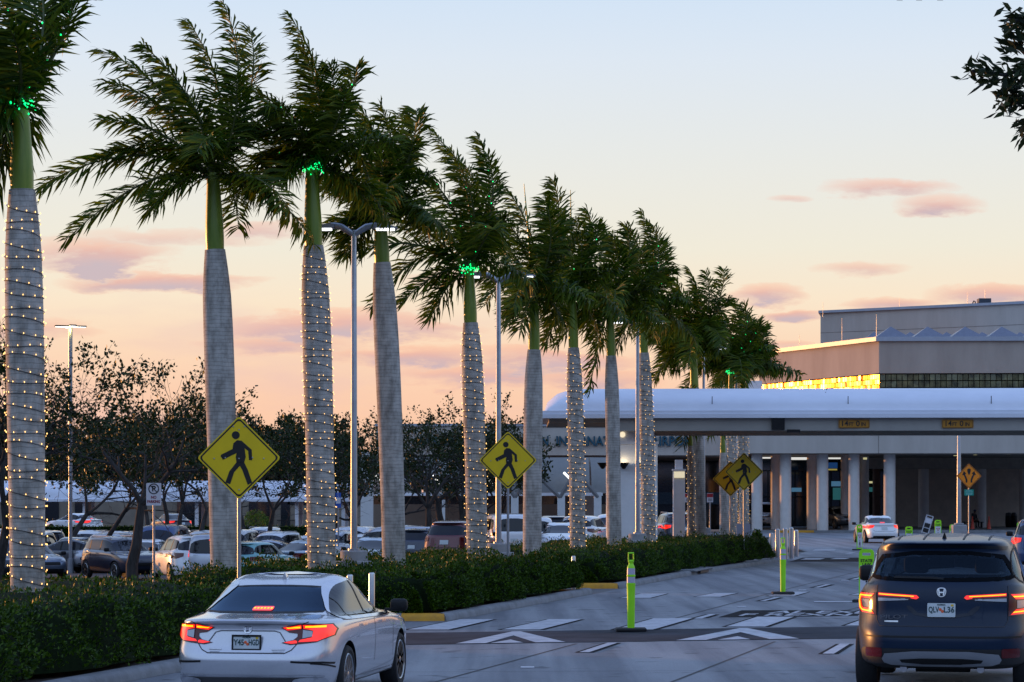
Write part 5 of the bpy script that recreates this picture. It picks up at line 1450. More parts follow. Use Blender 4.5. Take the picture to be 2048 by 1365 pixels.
    b = MB(); extr(b, [(xc + .45, Yc + .35), (rgt, Yc - .6), (rgt, Yc + 21), (far.x + .5, far.y)], zg0 - 3, zg1 - .003); pt('block_core', b, M_BLACK)
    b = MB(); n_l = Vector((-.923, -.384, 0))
    glass_blocks(far + n_l * -.15 , -d, 18.4, zg0, zg1 - .05, .33, n_l, rnd, b); pt('glass_block_band', b, mat('sunset_glass_block', (0.42, 0.15, 0.012), .24, .9, col2=(.75, .36, .05), vscale=2.5))  # gold of the sunset reflection is put into this face's block colour
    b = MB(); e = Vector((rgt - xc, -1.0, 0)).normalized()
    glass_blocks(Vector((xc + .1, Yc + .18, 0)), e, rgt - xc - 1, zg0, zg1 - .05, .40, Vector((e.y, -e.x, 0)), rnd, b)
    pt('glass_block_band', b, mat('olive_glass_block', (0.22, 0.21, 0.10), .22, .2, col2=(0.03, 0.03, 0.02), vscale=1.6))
    b = MB(); extr(b, [(xc - .25, Yc - .2), (rgt, Yc - 1.2), (rgt, Yc + 22.2), (far.x - .15, far.y + .1)], zt + .003, zt + .32); pt('coping', b, M_COPING, mid)
    for px, Y in ((1781, 188), (1855, 188), (1930, 188), (2003, 188), (2077, 188), (1748, 194), (1820, 194), (1893, 194), (1964, 194), (2040, 194)):
        b = MB(); w = 1.38; x = XP(px, Y); z0 = zt + .34
        b.add([(x - w, Y - w, z0), (x + w, Y - w, z0), (x + w, Y + w, z0), (x - w, Y + w, z0), (x, Y, z0 + .95)], [(0, 1, 4), (1, 2, 4), (2, 3, 4), (3, 0, 4), (0, 3, 2, 1)])
        pt('skylight', b, mat('skylight_pane', (0.16, 0.17, 0.21), .25, var=.1))
    # upper block
    p0 = P(1641, 627, 215); p1 = P(2140, 603.5, 202.6)
    b = MB(); extr(b, [(p0.x, p0.y), (p1.x, p1.y), (p1.x + 4, p1.y + 24), (p0.x + 4, p0.y + 24)], 9, p0.z); up = pt('upper_block', b, M_STUCCO)
    b = MB(); extr(b, [(p0.x - .2, p0.y - .15), (p1.x, p1.y - .2), (p1.x + 4, p1.y + 24.2), (p0.x + 4, p0.y + 24.2)], p0.z + .003, p0.z + .22); pt('coping', b, M_COPING, up)
    b = MB(); ax = (p1 - p0); ax.z = 0; nn = Vector((ax.y, -ax.x, 0)).normalized() * .006
    a_ = Vector((p0.x, p0.y, 0)) + nn; c_ = Vector((p1.x, p1.y, 0)) + nn; zj = ZP(667, 215)
    b.add([(a_.x, a_.y, zj), (c_.x, c_.y, zj), (c_.x, c_.y, zj + .06), (a_.x, a_.y, zj + .06)], [(0, 1, 2, 3)]); pt('panel_joint', b, M_SOFFIT, up)
    b = MB()
    for px, py, dz, Y in ((1646, 627, .95, 214), (1799, 619, .9, 212), (1935, 612, 1.1, 209), (1684, 705, 2.6, 192), (1753, 690, 2.3, 190), (1599, 706, 1.4, 197)):
        p = P(px, py, Y); b.tube([p - Vector((0, 0, .3)), p + Vector((0, 0, dz))], [.025, .012], 5)
    pt('lightning_rod', b, M_ALU)
    # white return of the wing seen under the palms
    b = MB(); b.box(XP(1492, 190), XP(1524, 190), 190, 191, 8, ZP(762, 190)); pt('roof_upstand', b, M_WHITE)
    # tensile vaults, tube lamps, glazed strip below the left wing
    Yv = 171.0
    b = MB(); 
    for i in range(5):
        a = XP(735 + i * 112, Yv); w = 112 * Yv / FOC; n = 10
        rows = []
        for k in range(n + 1):
            f = k / n; rows.append((Yv + 10 - 10 * (1 - f) ** .6, ZP(986, Yv) + (ZP(914, Yv) - ZP(986, Yv)) * math.sin(math.pi / 2 * f)))
        rows = [(Yv + 4.5 * (1 - math.cos(math.pi / 2 * k / n)) , ZP(987, Yv) + (ZP(913, Yv) - ZP(987, Yv)) * math.sin(math.pi / 2 * (k / n))) for k in range(n + 1)]
        vs = []
        for (y, z) in rows: vs += [(a, y, z), (a + w - .12, y, z)]
        b.add(vs, [(2 * k, 2 * k + 1, 2 * k + 3, 2 * k + 2) for k in range(n)])
    pt('tensile_vault', b, mat('vault_cloth', (0.20, 0.20, 0.19), .85, var=.06), T, True)
    for (px0, py0, px1, py1) in ((752, 952, 760, 962), (866, 952, 880, 967), (972, 953, 985, 967), (1128, 946, 1140, 958)):
        b = MB(); Yt = Yv - .5; b.tube([P(px0, py0, Yt), P(px1, py1, Yt + .3)], .085, 8); pt('tube_lamp', b, mat('tube_glow', (1, 1, .9), .5, emit=(1, .97, .88), estr=1.6))
    for (px0, px1) in ((1120, 1050), (1120, 1160), (1196, 1140), (1030, 985), (1030, 1075), (880, 830)):
        b = MB(); pts = [P(px0, 995, Yv - .9), P(px0 + (px1 - px0) * .45, 965, Yv - 1.0), P(px1, 930, Yv - 1.1)]; b.tube(pts, [.16, .14, .10], 6)
        pt('curved_strut', b, mat('strut_grey', (0.16, 0.155, 0.15), .7, var=.1))
    b = MB(); b.box(XP(735, Yv), XP(1205, Yv), Yv - .3, Yv - .05, ZP(992, Yv), ZP(986, Yv)); pt('white_beam', b, M_WHITE)
    b = MB(); b.box(XP(735, Yv + 6), XP(1500, Yv + 6), Yv + 6, Yv + 7, ZP(1009, Yv + 6), ZP(985, Yv + 6)); pt('window_strip', b, M_DARKGL)
    b = MB(); b.box(XP(735, Yv + 6), XP(1245, Yv + 6), Yv + 5.8, Yv + 6.9, 0, ZP(1009, Yv + 6)); pt('low_wall', b, M_TANWALL)
    b = MB(); b.box(XP(1245, 196), XP(1500, 196), 196, 197, 0, 6); pt('dark_bay', b, M_DARKGL)
    for (a, c, Y, top) in ((721, 746, 170, 905), (1115, 1130, 170, 985), (1188, 1203, 170, 985), (1022, 1037, 170, 990), (884, 890, 170, 1000)):
        b = MB(); b.box(XP(a, Y), XP(c, Y), Y, Y + .6, 0, ZP(top, Y)); pt('white_column', b, mat('white_column', (0.55, 0.55, 0.53), .7, var=.06))
    b = MB(); b.box(XP(1170, 176), XP(1188, 176), 176, 176.6, 0, ZP(915, 176)); b.box(XP(1130, 179), XP(1215, 179), 178.9, 179.3, ZP(914, 179), ZP(911.2, 179)); pt('grey_pier', b, M_BEIGE)
    # rooftop units
    q = thing('rooftop_unit', 'dark rooftop air unit with a bent pipe on the upper block', 'air unit', (XP(1968, 212), 212, p0.z + .22))
    b = MB(); b.bbox(-.52, .52, -.5, .5, .15, .78, .03); b.box(-.5, .5, -.4, .4, 0, .15)
    for k in range(6): b.box(-.45 + .15 * k, -.38 + .15 * k, -.52, -.5, .2, .72)
    obj('casing', b, mat('unit_dark', (0.05, 0.06, 0.075), .6, var=.1), q)
    b = MB(); b.tube([(-.95, 0, 0), (-.95, 0, .4), (-.85, 0, .6), (-.75, 0, .55), (-.68, 0, .1)], .05, 8); b.tube([(-1.6, 0, .05), (-.9, 0, .05)], .07, 8); obj('pipe', b, M_BLACK, q, True)
    b = MB(); b.tube([(.1, 0, .78), (.1, 0, 1.5)], .02, 5); obj('rod', b, M_ALU, q)
    return T

def build_canopy():
    T = thing('drop_off_canopy', 'white vaulted drop-off canopy with clearance signs spanning the road', 'canopy', (12, 88, 0), R(-0.0))
    def pt(name, mb, m, parent=T, smooth=False):
        mb.v = [(v[0] - 12, v[1] - 88, v[2]) for v in mb.v]; return obj(name, mb, m, parent, smooth)
    xa, xb = XP(1087, 88), 33.0
    sl = -.13                                             # the canopy stands square to the road, nearer on the right
    ze = 5.22; zr = 6.22
    def yc(x, o): return 91.0 + sl * (x - 12) * .35 + o
    b = MB(); n, m_ = 26, 14; vs = []
    xs = [xa + (xb - xa) * (k / n) ** 1.6 for k in range(n + 1)]
    for x in xs:
        e = min(1.0, (x - xa) / 1.25); hgt = (zr - ze) * math.sqrt(max(0, 1 - (1 - e) ** 2))
        for j in range(m_ + 1):
            a = math.pi * j / m_; vs.append((x, yc(x, -3.4 * math.cos(a)), ze + hgt * math.sin(a) ** .75))
    W = m_ + 1
    b.add(vs, [(i * W + j, (i + 1) * W + j, (i + 1) * W + j + 1, i * W + j + 1) for i in range(n) for j in range(m_)])
    roof = pt('vault_roof', b, M_ROOFW, T, True)
    b = MB()
    def slab(mb, o0, o1, z0, z1, x0=xa, x1=xb):
        k = 8
        for i in range(k):
            p, q = x0 + (x1 - x0) * i / k, x0 + (x1 - x0) * (i + 1) / k
            mb.add([(p, yc(p, o0), z0), (q, yc(q, o0), z0), (q, yc(q, o1), z0), (p, yc(p, o1), z0), (p, yc(p, o0), z1), (q, yc(q, o0), z1), (q, yc(q, o1), z1), (p, yc(p, o1), z1)],
                   [(3, 2, 1, 0), (4, 5, 6, 7), (0, 1, 5, 4), (2, 3, 7, 6)] + ([(0, 4, 7, 3)] if i == 0 else []) + ([(1, 2, 6, 5)] if i == k - 1 else []))
    slab(b, -3.55, 3.55, ze - .02, ze + .10, xa - .05); slab(b, -3.62, 3.62, ze - .16, ze - .023, xa - .12); pt('roof_edge', b, M_ROOFW)
    b = MB(); slab(b, -3.40, -2.9, ze - .60, ze - .163, XP(1232, 88)); slab(b, 2.9, 3.4, ze - .60, ze - .163, XP(1232, 92)); bm_ = pt('front_beam', b, M_BEIGE)
    b = MB(); slab(b, -2.89, 2.89, ze - .30, ze - .163, xa + .2); pt('canopy_soffit', b, M_BEIGE)
    b = MB()
    for px in (1424, 1694, 1977):
        x = XP(px, 88); b.tube([(x, yc(x, -3.3), ze + .1), (x, yc(x, -3.3), ze + .60)], .014, 6)
    x0 = XP(1660, 89); b.tube([(x0 - .38, yc(x0, -3.0), ze + .42), (x0 - .2, yc(x0, -2.4), ze + .75), (x0, yc(x0, -1.2), ze + .97), (x0 + .1, yc(x0, -.4), ze + 1.01)], .022, 5)
    pt('roof_rod', b, M_BLACK)
    for (a, c) in ((1680, 1742), (1886, 1949)):
        xm = (XP(a, 87.2) + XP(c, 87.2)) / 2; y = yc(xm, -3.42); zc = ZP(848, y); w = (c - a) * y / FOC; h = 17 * y / FOC
        b = MB(); b.prism(rrect(xm, zc, w, h, .03), y - .03, y - .002); s = pt('clearance_sign', b, mat('clearance_orange', (0.40, 0.17, 0.005), .5, var=.06))
        b = MB(); o = rrect(xm, zc, w * .97, h * .90, .03); i_ = rrect(xm, zc, w * .945, h * .82, .03); n_ = len(o)
        for k in range(n_): b.add([Vector((p[0], y - .032, p[1])) for p in (o[k], o[(k + 1) % n_], i_[(k + 1) % n_], i_[k])], [(0, 1, 2, 3)])
        for txt, fx, sz, wd in (('14', -.31, .62, .20), ('FT', -.10, .42, .15), ('0', .12, .62, .12), ('IN', .30, .42, .14)):
            add_text(b, txt, h * sz / .69, Matrix.Translation((xm + fx * w, y - .034, zc - (h * .08 if sz < .5 else 0))) @ Matrix.Rotation(R(90), 4, 'X'), width=wd * w, bold=.004)
        pt('clearance_lettering', b, M_INK, s)
    for (a, c, p0, p1) in ((1547, 1573, 829, 859), (1578, 1604, 858.5, 864.5)):
        x0, x1 = XP(a, 87), XP(c, 87); y = yc(x0, -3.42); b = MB(); b.box(x0, x1, y - .16, y - .004, ZP(p1, 87), ZP(p0, 87)); pt('lamp_box', b, M_BLACK)
    # pier with up-lights
    Yp = 88.6; x0, x1 = XP(1214, Yp), XP(1315, Yp); zt = ZP(889, Yp)
    b = MB(); b.box(x0, x1, Yp, Yp + .9, -.1, zt); pier = pt('pier', b, mat('white_pier', (0.78, 0.78, 0.77), .7, var=.05))
    b = MB(); b.box(x0 - .04, x1 + .04, Yp - .04, Yp + .94, zt + .003, zt + .10); b.box(x0 + .1, x1 - .1, Yp + .1, Yp + .8, zt + .103, ze - .163); pt('pier_cap', b, M_WHITE, pier)
    b = MB(); b.lathe([(.001, 0), (.08, .0), (.10, .02), (.10, .05)], 16, Matrix.Translation((XP(1245, Yp), Yp + .06, zt + .34)) @ Matrix.Rotation(R(90), 4, 'X')); pt('globe_lamp', b, mat('globe_glow', (.9, .8, .6), .4, emit=(.9, .75, .5), estr=1.0), pier)
    for px in (1247, 1205, 1284):
        x = XP(px, Yp); z = ZP(926, Yp); b = MB(); b.lathe([(.03, -.22), (.06, -.20), (.16, -.06), (.20, .0), (.18, .0), (.12, -.04)], 18, Matrix.Translation((x, Yp - .2, z))); b.box(x - .04, x + .04, Yp - .1, Yp - .002, z - .2, z - .1)
        so = pt('sconce', b, M_BLACK, pier, True)
        if px != 1205:
            l = bpy.data.lights.new('sconce_light', 'POINT'); lo = link('sconce_light', l, None, (x, Yp - .2, z + .03)); l.energy = 3.0; l.color = (1, .78, .45); l.shadow_soft_size = .05
    # second pier on the far side of the road
    Yq = 98; x0, x1 = XP(1347, Yq), XP(1370, Yq)
    b = MB(); b.box(x0, x1, Yq, Yq + .45, -.05, ZP(942, Yq)); q = pt('pier', b, mat('white_pier', (0.78, 0.78, 0.77), .7))
    b = MB(); b.box(x0 - .03, x1 + .03, Yq - .03, Yq + .48, ZP(942, Yq) + .003, ZP(938.5, Yq)); b.box(x0 + .08, x1 - .08, Yq + .05, Yq + .4, ZP(938.4, Yq), ZP(920, Yq)); pt('pier_cap', b, M_WHITE, q)
    b = MB(); b.box(x0 + .02, x1 - .02, Yq - .04, Yq - .003, ZP(956, Yq), ZP(944, Yq)); pt('pier_light_patch', b, mat('pier_glow', (.8, .7, .5), .5, emit=(.75, .65, .42), estr=.8), q)  # glowing sheet stands in for lamplight falling on the pier's top
    return T

def build_walkway():
    W = thing('covered_walkway', 'long white vaulted walkway roof on posts beyond the parked cars', 'walkway', (XP(330, 200), 200, -.05))
    ox, oy, oz = W.location
    def pt(name, mb, m, parent=W, smooth=False):
        mb.v = [(v[0] - ox, v[1] - oy, v[2] - oz) for v in mb.v]; return obj(name, mb, m, parent, smooth)
    x0, x1 = XP(-60, 200), XP(700, 200); ze = ZP(1003, 200); zr = ZP(962, 200)
    b = MB(); n = 12; vs = []
    for x in (x0, x1):
        for k in range(n + 1):
            a = math.pi * k / n; vs.append((x, 200 - 2.6 * math.cos(a), ze + .15 + (zr - ze - .15) * math.sin(a) ** .8))
    b.add(vs, [(k, n + 1 + k, n + 2 + k, k + 1) for k in range(n)]); b.add(vs[:n + 1], [tuple(range(n + 1))]); b.add(vs[n + 1:], [tuple(range(n + 1))[::-1]])
    pt('vault_roof', b, M_ROOFW, W, True)
    b = MB(); b.box(x0 - .05, x1 + .05, 197.2, 202.8, ze - .03, ze + .148); pt('roof_edge', b, M_ROOFW)
    for px in (-20, 20, 178, 400, 598, 690):
        for yy in (198, 202):
            b = MB(); xx = XP(px, 200); b.box(xx - .14, xx + .14, yy - .14, yy + .14, -.05, ze - .033); pt('post', b, M_WHITE)
    # low building behind
    B = thing('low_building', 'low tan building with dark doorways behind the covered walkway', 'building', (XP(400, 225), 225, -.05))
    ox, oy, oz = B.location
    def pb(name, mb, m, parent=B):
        mb.v = [(v[0] - ox, v[1] - oy, v[2] - oz) for v in mb.v]; return obj(name, mb, m, parent)
    b = MB(); b.box(XP(-100, 225), XP(735, 225), 225, 232, -.05, 3.6); pb('wall', b, M_TANWALL)
    b = MB(); b.box(XP(-110, 225), XP(742, 225), 224.6, 232.4, 3.603, 3.9); pb('roof', b, M_COPING)
    for (a, c, z) in ((60, 118, 2.6), (150, 182, 2.6), (362, 408, 2.6), (425, 440, 2.6), (498, 540, 2.7), (562, 580, 2.5)):
        b = MB(); b.box(XP(a, 225), XP(c, 225), 224.9, 224.997, -.04, z); pb('doorway', b, M_DARKGL)
    for a, c in ((355, 362), (408, 413), (540, 547)):
        b = MB(); b.box(XP(a, 225), XP(c, 225), 224.7, 224.996, -.04, 3.0); pb('red_brown_pier', b, mat('red_brown', (0.10, 0.045, 0.03), .8, var=.1))
    b = MB(); b.box(XP(575, 225), XP(735, 225), 224.9, 224.997, 1.9, 2.8); pb('window_strip', b, M_DARKGL)
    # dark hedge and fence in front of the walkway
    Yh = 152
    f = thing('railing', 'short black railing by the oak trunk near the covered walkway', 'fence', (XP(572, 165), 165, -.05))
    b = MB(); w = 36 * 165 / FOC / 2
    for z in (.15, .95): b.box(-w, w, -.02, .02, z, z + .05)
    for k in range(15): b.box(-w + 2 * w * k / 14 - .012, -w + 2 * w * k / 14 + .012, -.012, .012, .0, 1.05)
    obj('bars', b, M_BLACK, f)
    return W

# ------------------------------------------------------------------ people
def person(label, loc, rz, coat, trousers, hair, skin, pose):
    """pose: joints in metres, figure facing -y before turning"""
    J = dict(pelvis=(0, 0, .95), belly=(0, .0, 1.12), chest=(0, .01, 1.32), neck=(0, .01, 1.49), head0=(0, -.01, 1.57), head1=(0, -.02, 1.68), head2=(0, -.005, 1.755),
             shl=(.17, .02, 1.42), ell=(.22, .04, 1.14), wrl=(.22, -.05, .90), shr=(-.17, .02, 1.42), elr=(-.22, .04, 1.14), wrr=(-.22, -.05, .90),
             hil=(.09, 0, .90), knl=(.10, -.02, .50), anl=(.10, .03, .09), tol=(.11, -.16, .04), hir=(-.09, 0, .90), knr=(-.10, -.02, .50), anr=(-.10, .03, .09), tor=(-.11, -.16, .04))
    J.update(pose)
    rad = dict(pelvis=.15, belly=.14, chest=.165, neck=.06, head0=.07, head1=.098, head2=.07, shl=.075, ell=.052, wrl=.036, shr=.075, elr=.052, wrr=.036, hil=.095, knl=.065, anl=.045, tol=.035, hir=.095, knr=.065, anr=.045, tor=.035)
    E = [('pelvis', 'belly'), ('belly', 'chest'), ('chest', 'neck'), ('neck', 'head0'), ('head0', 'head1'), ('head1', 'head2'), ('chest', 'shl'), ('shl', 'ell'), ('ell', 'wrl'), ('chest', 'shr'), ('shr', 'elr'), ('elr', 'wrr'),
         ('pelvis', 'hil'), ('hil', 'knl'), ('knl', 'anl'), ('anl', 'tol'), ('pelvis', 'hir'), ('hir', 'knr'), ('knr', 'anr'), ('anr', 'tor')]
    J = {k: Vector(v) for k, v in J.items()}
    for s, sg in (('l', 1), ('r', -1)):
        w, e = J['wr' + s], J['el' + s]; d = (w - e).normalized(); side = d.cross(Vector((0, 1, 0)))
        side = side.normalized() if side.length > .1 else Vector((1, 0, 0))
        J['pa' + s] = w + d * .07; rad['pa' + s] = .034; E.append(('wr' + s, 'pa' + s))
        for i, ln in enumerate((.07, .085, .08, .06)):
            k = 'f%d%s' % (i, s); J[k + 'a'] = J['pa' + s] + d * ln * .5 + side * (i - 1.5) * .02; J[k + 'b'] = J[k + 'a'] + (d * .8 + Vector((0, -.5, -.1))).normalized() * ln * .5
            rad[k + 'a'] = .010; rad[k + 'b'] = .008; E += [('pa' + s, k + 'a'), (k + 'a', k + 'b')]
        J['th' + s] = w + d * .05 + side * -.055; rad['th' + s] = .011; E.append(('wr' + s, 'th' + s))
    names = list(J); idx = {k: i for i, k in enumerate(names)}
    me = bpy.data.meshes.new('person'); me.from_pydata([tuple(J[k]) for k in names], [(idx[a], idx[b]) for a, b in E], [])
    o = bpy.data.objects.new('person_skin', me); COL.objects.link(o)
    m = o.modifiers.new('s', 'SKIN'); sv = me.skin_vertices[0].data
    for k in names: sv[idx[k]].radius = (rad[k], rad[k]); sv[idx[k]].use_root = (k == 'pelvis')
    o.modifiers.new('d', 'SUBSURF').levels = 1
    me2 = eval_mesh(o); bpy.data.objects.remove(o)
    for mm in (coat, trousers, skin): me2.materials.append(mm)
    for p in me2.polygons:
        p.use_smooth = True; c = p.center
        near = min(names, key=lambda k: (J[k] - c).length)
        p.material_index = 2 if near[:4] in ('head', 'neck') or near[:2] in ('pa', 'th', 'f0', 'f1', 'f2', 'f3') else 1 if near[:2] in ('hi', 'kn', 'an', 'to') or near == 'pelvis' else 0
    p = link('person', me2, None, loc); p.rotation_euler = (0, 0, rz); tag(p, label, 'person')
    h = MB(); c = J['head1']
    h.lathe([(.10, -.02), (.112, .03), (.10, .08), (.06, .115), (.001, .125)], 16, Matrix.Translation(c + Vector((0, .012, 0)))); obj('hair', h, hair, p, True)
    f = MB()
    for s in (1, -1): f.lathe([(.012, 0), (.001, .008)], 8, Matrix.Translation(c + Vector((s * .035, -.088, .0))) @ Matrix.Rotation(R(90), 4, 'X'))
    f.bbox(-.012, .012, -.118, -.085, -.045, .0, .006); f.box(-.025, .025, -.094, -.085, -.068, -.060)
    for s in (1, -1): f.bbox(s * .098 - .012, s * .098 + .012, -.01, .025, -.035, .03, .008)
    obj('face', f, skin, p)
    return p

def traffic_cone(label, px, py, Y, h=.9):
    x = XP(px, Y); z = ZP(py, Y)
    t = thing('traffic_cone', label, 'traffic cone', (x, Y, max(z, .005) if Y < 176 else .165), 0, 'tall red traffic cones under the terminal')
    b = MB(); b.bbox(-.20, .20, -.20, .20, 0, .04, .01); obj('foot', b, M_RUBBER, t)
    b = MB(); b.lathe([(.15, .04), (.035, h * .86), (.045, h * .88), (.035, h), (.001, h)], 18); obj('cone', b, mat('cone_red', (0.42, 0.035, 0.015), .5, var=.1), t, True)
    return t
# ------------------------------------------------------------------ the scene
build_world(); build_camera(); build_light()
BEDS = build_ground()

# far ground strips at forecourt level on the left, lot surface with its slope
for nm in ('parking_lot', 'terrace_edge'):
    bpy.data.objects.remove(bpy.data.objects[nm])
b = MB(); xs = [-160, -60, -30, -9, -6, -3, 0, 3, 5.5, 8, 13.05]; ys = [20, 40, 60, 80, 100, 112, 130, 148]
def lot_right(y): return uxy(-20.5, y)[0] if y <= 112 else 13.05
for ya, yb in zip(ys[:-1], ys[1:]):
    for xa, xb in zip(xs[:-1], xs[1:]):
        ra, rb = (lot_right(ya), lot_right(yb)) if yb <= 112 else (13.05, 13.05)
        if xa >= max(ra, rb): continue
        q = [(min(xa, ra), ya), (min(xb, ra), ya), (min(xb, rb), yb), (min(xa, rb), yb)]
        vs = [(x, y, lotz(x)) for x, y in q]
        if abs(q[0][0] - q[1][0]) + abs(q[2][0] - q[3][0]) < 1e-6: continue
        b.poly(vs)
b.poly([(-160, 148.3, -.06), (13.0, 148.3, -.06), (13.0, 260, -.06), (-160, 260, -.06)])
struct('parking_lot', b, M_LOT)
b = MB(); b.box(-160, 13.0, 148.0, 148.29, -.9, .02); struct('lot_kerb', b, M_KERB)

hedge('dark green clipped hedge nearest the camera at the lower left', 9, 40.0, -17.6, -12.8, .90, 52000, .06)
hedge('middle clipped hedge behind the white saloon, ending at a yellow kerb', 49.3, 63.4, -18.3, -12.75, .76, 76000, .06)
hedge('far clipped hedge running from the second yellow kerb to the steel bollards', 67.6, 97.3, -18.0, -12.75, .78, 70000, .06)

# palms: label, Y, px base/top, rows of trunk top and crownshaft top, trunk widths, frond tips (px, py, dy, bow)
S_ = 'string lights on '
palm('tall royal palm cut off by the left edge, trunk wound with lights', 34.6, 56, 44, 380, 212, 76, 66,
     [(150, -30, .4, .10), (60, -90, .3, .05), (-70, -80, 1, .2), (-140, 40, -.4, .22), (-110, 180, .6, .3), (-60, 300, -.7, .45), (10, 330, .9, .5), (20, 60, -1, .1), (-20, 390, .2, .42), (40, -60, .9, .10)], 1, 0, None, lights=1, string_label=S_ + 'the palm trunk nearest the left edge')
palm('bare grey royal palm just left of centre behind the first yellow sign', 51.0, 449, 430, 500, 345, 60, 54,
     [(82, 372, .3, .27), (132, 480, -.6, .27), (200, 100, .5, .16), (203, 240, -.6, .22), (205, 165, .9, .2), (378, 45, .2, .04), (446, 4, -.3, .03), (500, 60, .4, .08), (630, 490, .2, .30), (580, 420, -.8, .33), (285, 90, -.9, .10), (330, 150, 1.0, .10), (560, 250, .8, .25), (300, 420, -.9, .3), (470, 150, -1, .06)], 2, 3)
palm('royal palm with lit trunk between the first sign and the first lamp post', 52.0, 644, 627, 492, 332, 58, 56,
     [(578, 32, .2, .10), (712, 135, .3, .22), (520, 190, -.5, .2), (530, 320, .6, .3), (660, 130, -.4, .08), (475, 250, -.7, .22), (790, 280, -.6, .25), (745, 420, .3, .32), (560, 360, -1, .3), (600, 90, -.8, .04), (780, 440, .8, .3), (500, 390, .4, .38), (690, 190, -1, .1)], 3, 3, lights=1.0001, string_label=S_ + 'the palm trunk left of the first lamp post')
palm('bare grey royal palm with dark streaks right of the first lamp post', 55.5, 789, 764, 526, 428, 50, 46,
     [(832, 222, .3, .22), (826, 285, -.5, .25), (706, 200, .3, .12), (645, 470, -.3, .32), (690, 510, .5, .36), (860, 350, -.4, .3), (650, 370, .8, .24), (760, 210, -.6, .05), (905, 470, .6, .34), (800, 230, 1.0, .12), (730, 245, -1.0, .1), (870, 440, -.8, .36)], 4, 3)
palm('royal palm with lit trunk left of the second lamp post', 60.0, 955, 941, 646, 536, 43, 41,
     [(955, 272, .2, .06), (975, 310, -.4, .12), (862, 262, .4, .14), (820, 330, -.4, .2), (682, 512, .2, .28), (802, 608, -.4, .28), (720, 440, .7, .25), (1010, 440, .3, .3), (900, 300, -.8, .06), (780, 400, .9, .22), (1060, 560, -.3, .34), (860, 640, .5, .36), (930, 330, 1, .05)], 5, 3, lights=1.0001, string_label=S_ + 'the palm trunk left of the second lamp post')
palm('bare grey royal palm behind the second yellow sign with a spear leaf', 66.6, 1064, 1068, 700, 592, 38, 37,
     [(1000, 366, .2, .10), (1106, 362, -.3, .12), (1112, 420, .6, .16), (985, 420, -.5, .15), (1012, 630, .3, .34), (965, 470, .7, .24), (1165, 470, .2, .26), (1180, 600, -.4, .34), (1040, 660, -.9, .4), (1090, 400, -.9, .05), (1130, 650, .6, .42), (930, 560, .3, .3)], 6, 3, spear=(1048, 368))
palm('royal palm with lit trunk just left of the white canopy pier', 72.5, 1156, 1147, 696, 588, 32, 31,
     [(1175, 420, .3, .12), (1195, 450, -.4, .16), (1110, 455, .4, .12), (1060, 560, -.3, .24), (1092, 690, .3, .38), (1010, 600, .7, .26), (1230, 540, .2, .3), (1255, 640, -.4, .36), (1150, 440, -.8, .05), (1080, 500, .9, .18), (1200, 690, .5, .42)], 7, 3, spear=(1141, 380), lights=1.0001, string_label=S_ + 'the palm trunk left of the white pier')
palm('bare grey royal palm in front of the white canopy pier', 78.0, 1229, 1222, 712, 622, 29, 29,
     [(1200, 450, .3, .10), (1252, 452, -.3, .12), (1160, 520, .4, .2), (1310, 580, .2, .28), (1330, 650, -.4, .34), (1178, 790, .2, .5), (1130, 640, -.5, .3), (1280, 500, .7, .14), (1222, 470, -.8, .04), (1110, 690, .5, .36), (1320, 540, -.8, .22)], 8, 3)
palm('royal palm with lit trunk just right of the third lamp post', 84.0, 1298, 1288, 706, 622, 28, 28,
     [(1283, 424, .2, .05), (1305, 450, -.4, .10), (1232, 480, .3, .16), (1340, 540, .4, .22), (1375, 600, -.4, .3), (1210, 600, -.6, .28), (1390, 680, .4, .36), (1255, 455, -.8, .06), (1320, 480, .8, .10), (1230, 700, .6, .4)], 9, 3, lights=1.0001, string_label=S_ + 'the palm trunk right of the third lamp post')
palm('short young palm with lit trunk under the canopy, left of the thick bare trunk', 95.5, 1383, 1381, 892, 868, 15, 15, [(1330, 800, .3, .2), (1420, 790, -.3, .2), (1375, 770, .6, .1), (1350, 850, -.5, .3)], 10, 3, reach=1.2, lights=1.0001, string_label=S_ + 'the thin trunk left of the thick bare trunk', green=False, nl=36)
palm('bare grey palm trunk rising past the canopy left of the paired yellow signs', 97.0, 1400, 1389, 776, 690, 27, 26,
     [(1378, 538, .2, .03, .5), (1412, 545, -.3, .05), (1448, 540, .3, .08), (1340, 560, .4, .14), (1320, 600, -.5, .22), (1455, 600, .4, .22), (1300, 680, .6, .3), (1440, 700, -.4, .34), (1350, 740, .4, .4), (1395, 580, .8, .03), (1330, 545, -.6, .1), (1420, 640, -.9, .1), (1365, 650, .9, .2), (1310, 760, -.3, .45), (1330, 700, .9, .34)], 11, 8, reach=2.3, nl=100)
palm('short young palm with bare trunk behind the hidden yellow sign', 102.0, 1449, 1446, 906, 868, 18, 21, [(1400, 810, .4, .2), (1490, 800, -.3, .2), (1440, 770, .5, .1)], 12, 3, reach=1.2, nl=36)
palm('palm with lit trunk directly behind the paired yellow signs', 106.0, 1466, 1462, 806, 742, 18, 18,
     [(1440, 620, .3, .06), (1490, 610, -.3, .08), (1520, 650, .3, .2), (1540, 700, -.4, .3), (1410, 660, .5, .2), (1600, 750, .2, .28), (1400, 720, -.4, .3), (1470, 600, .6, .03), (1525, 740, .5, .36), (1430, 640, -.8, .1), (1390, 690, .8, .24), (1550, 730, .9, .34), (1500, 660, .9, .1)], 13, 8, reach=2.3, lights=1.0001, string_label=S_ + 'the trunk directly behind the paired signs', nl=100)
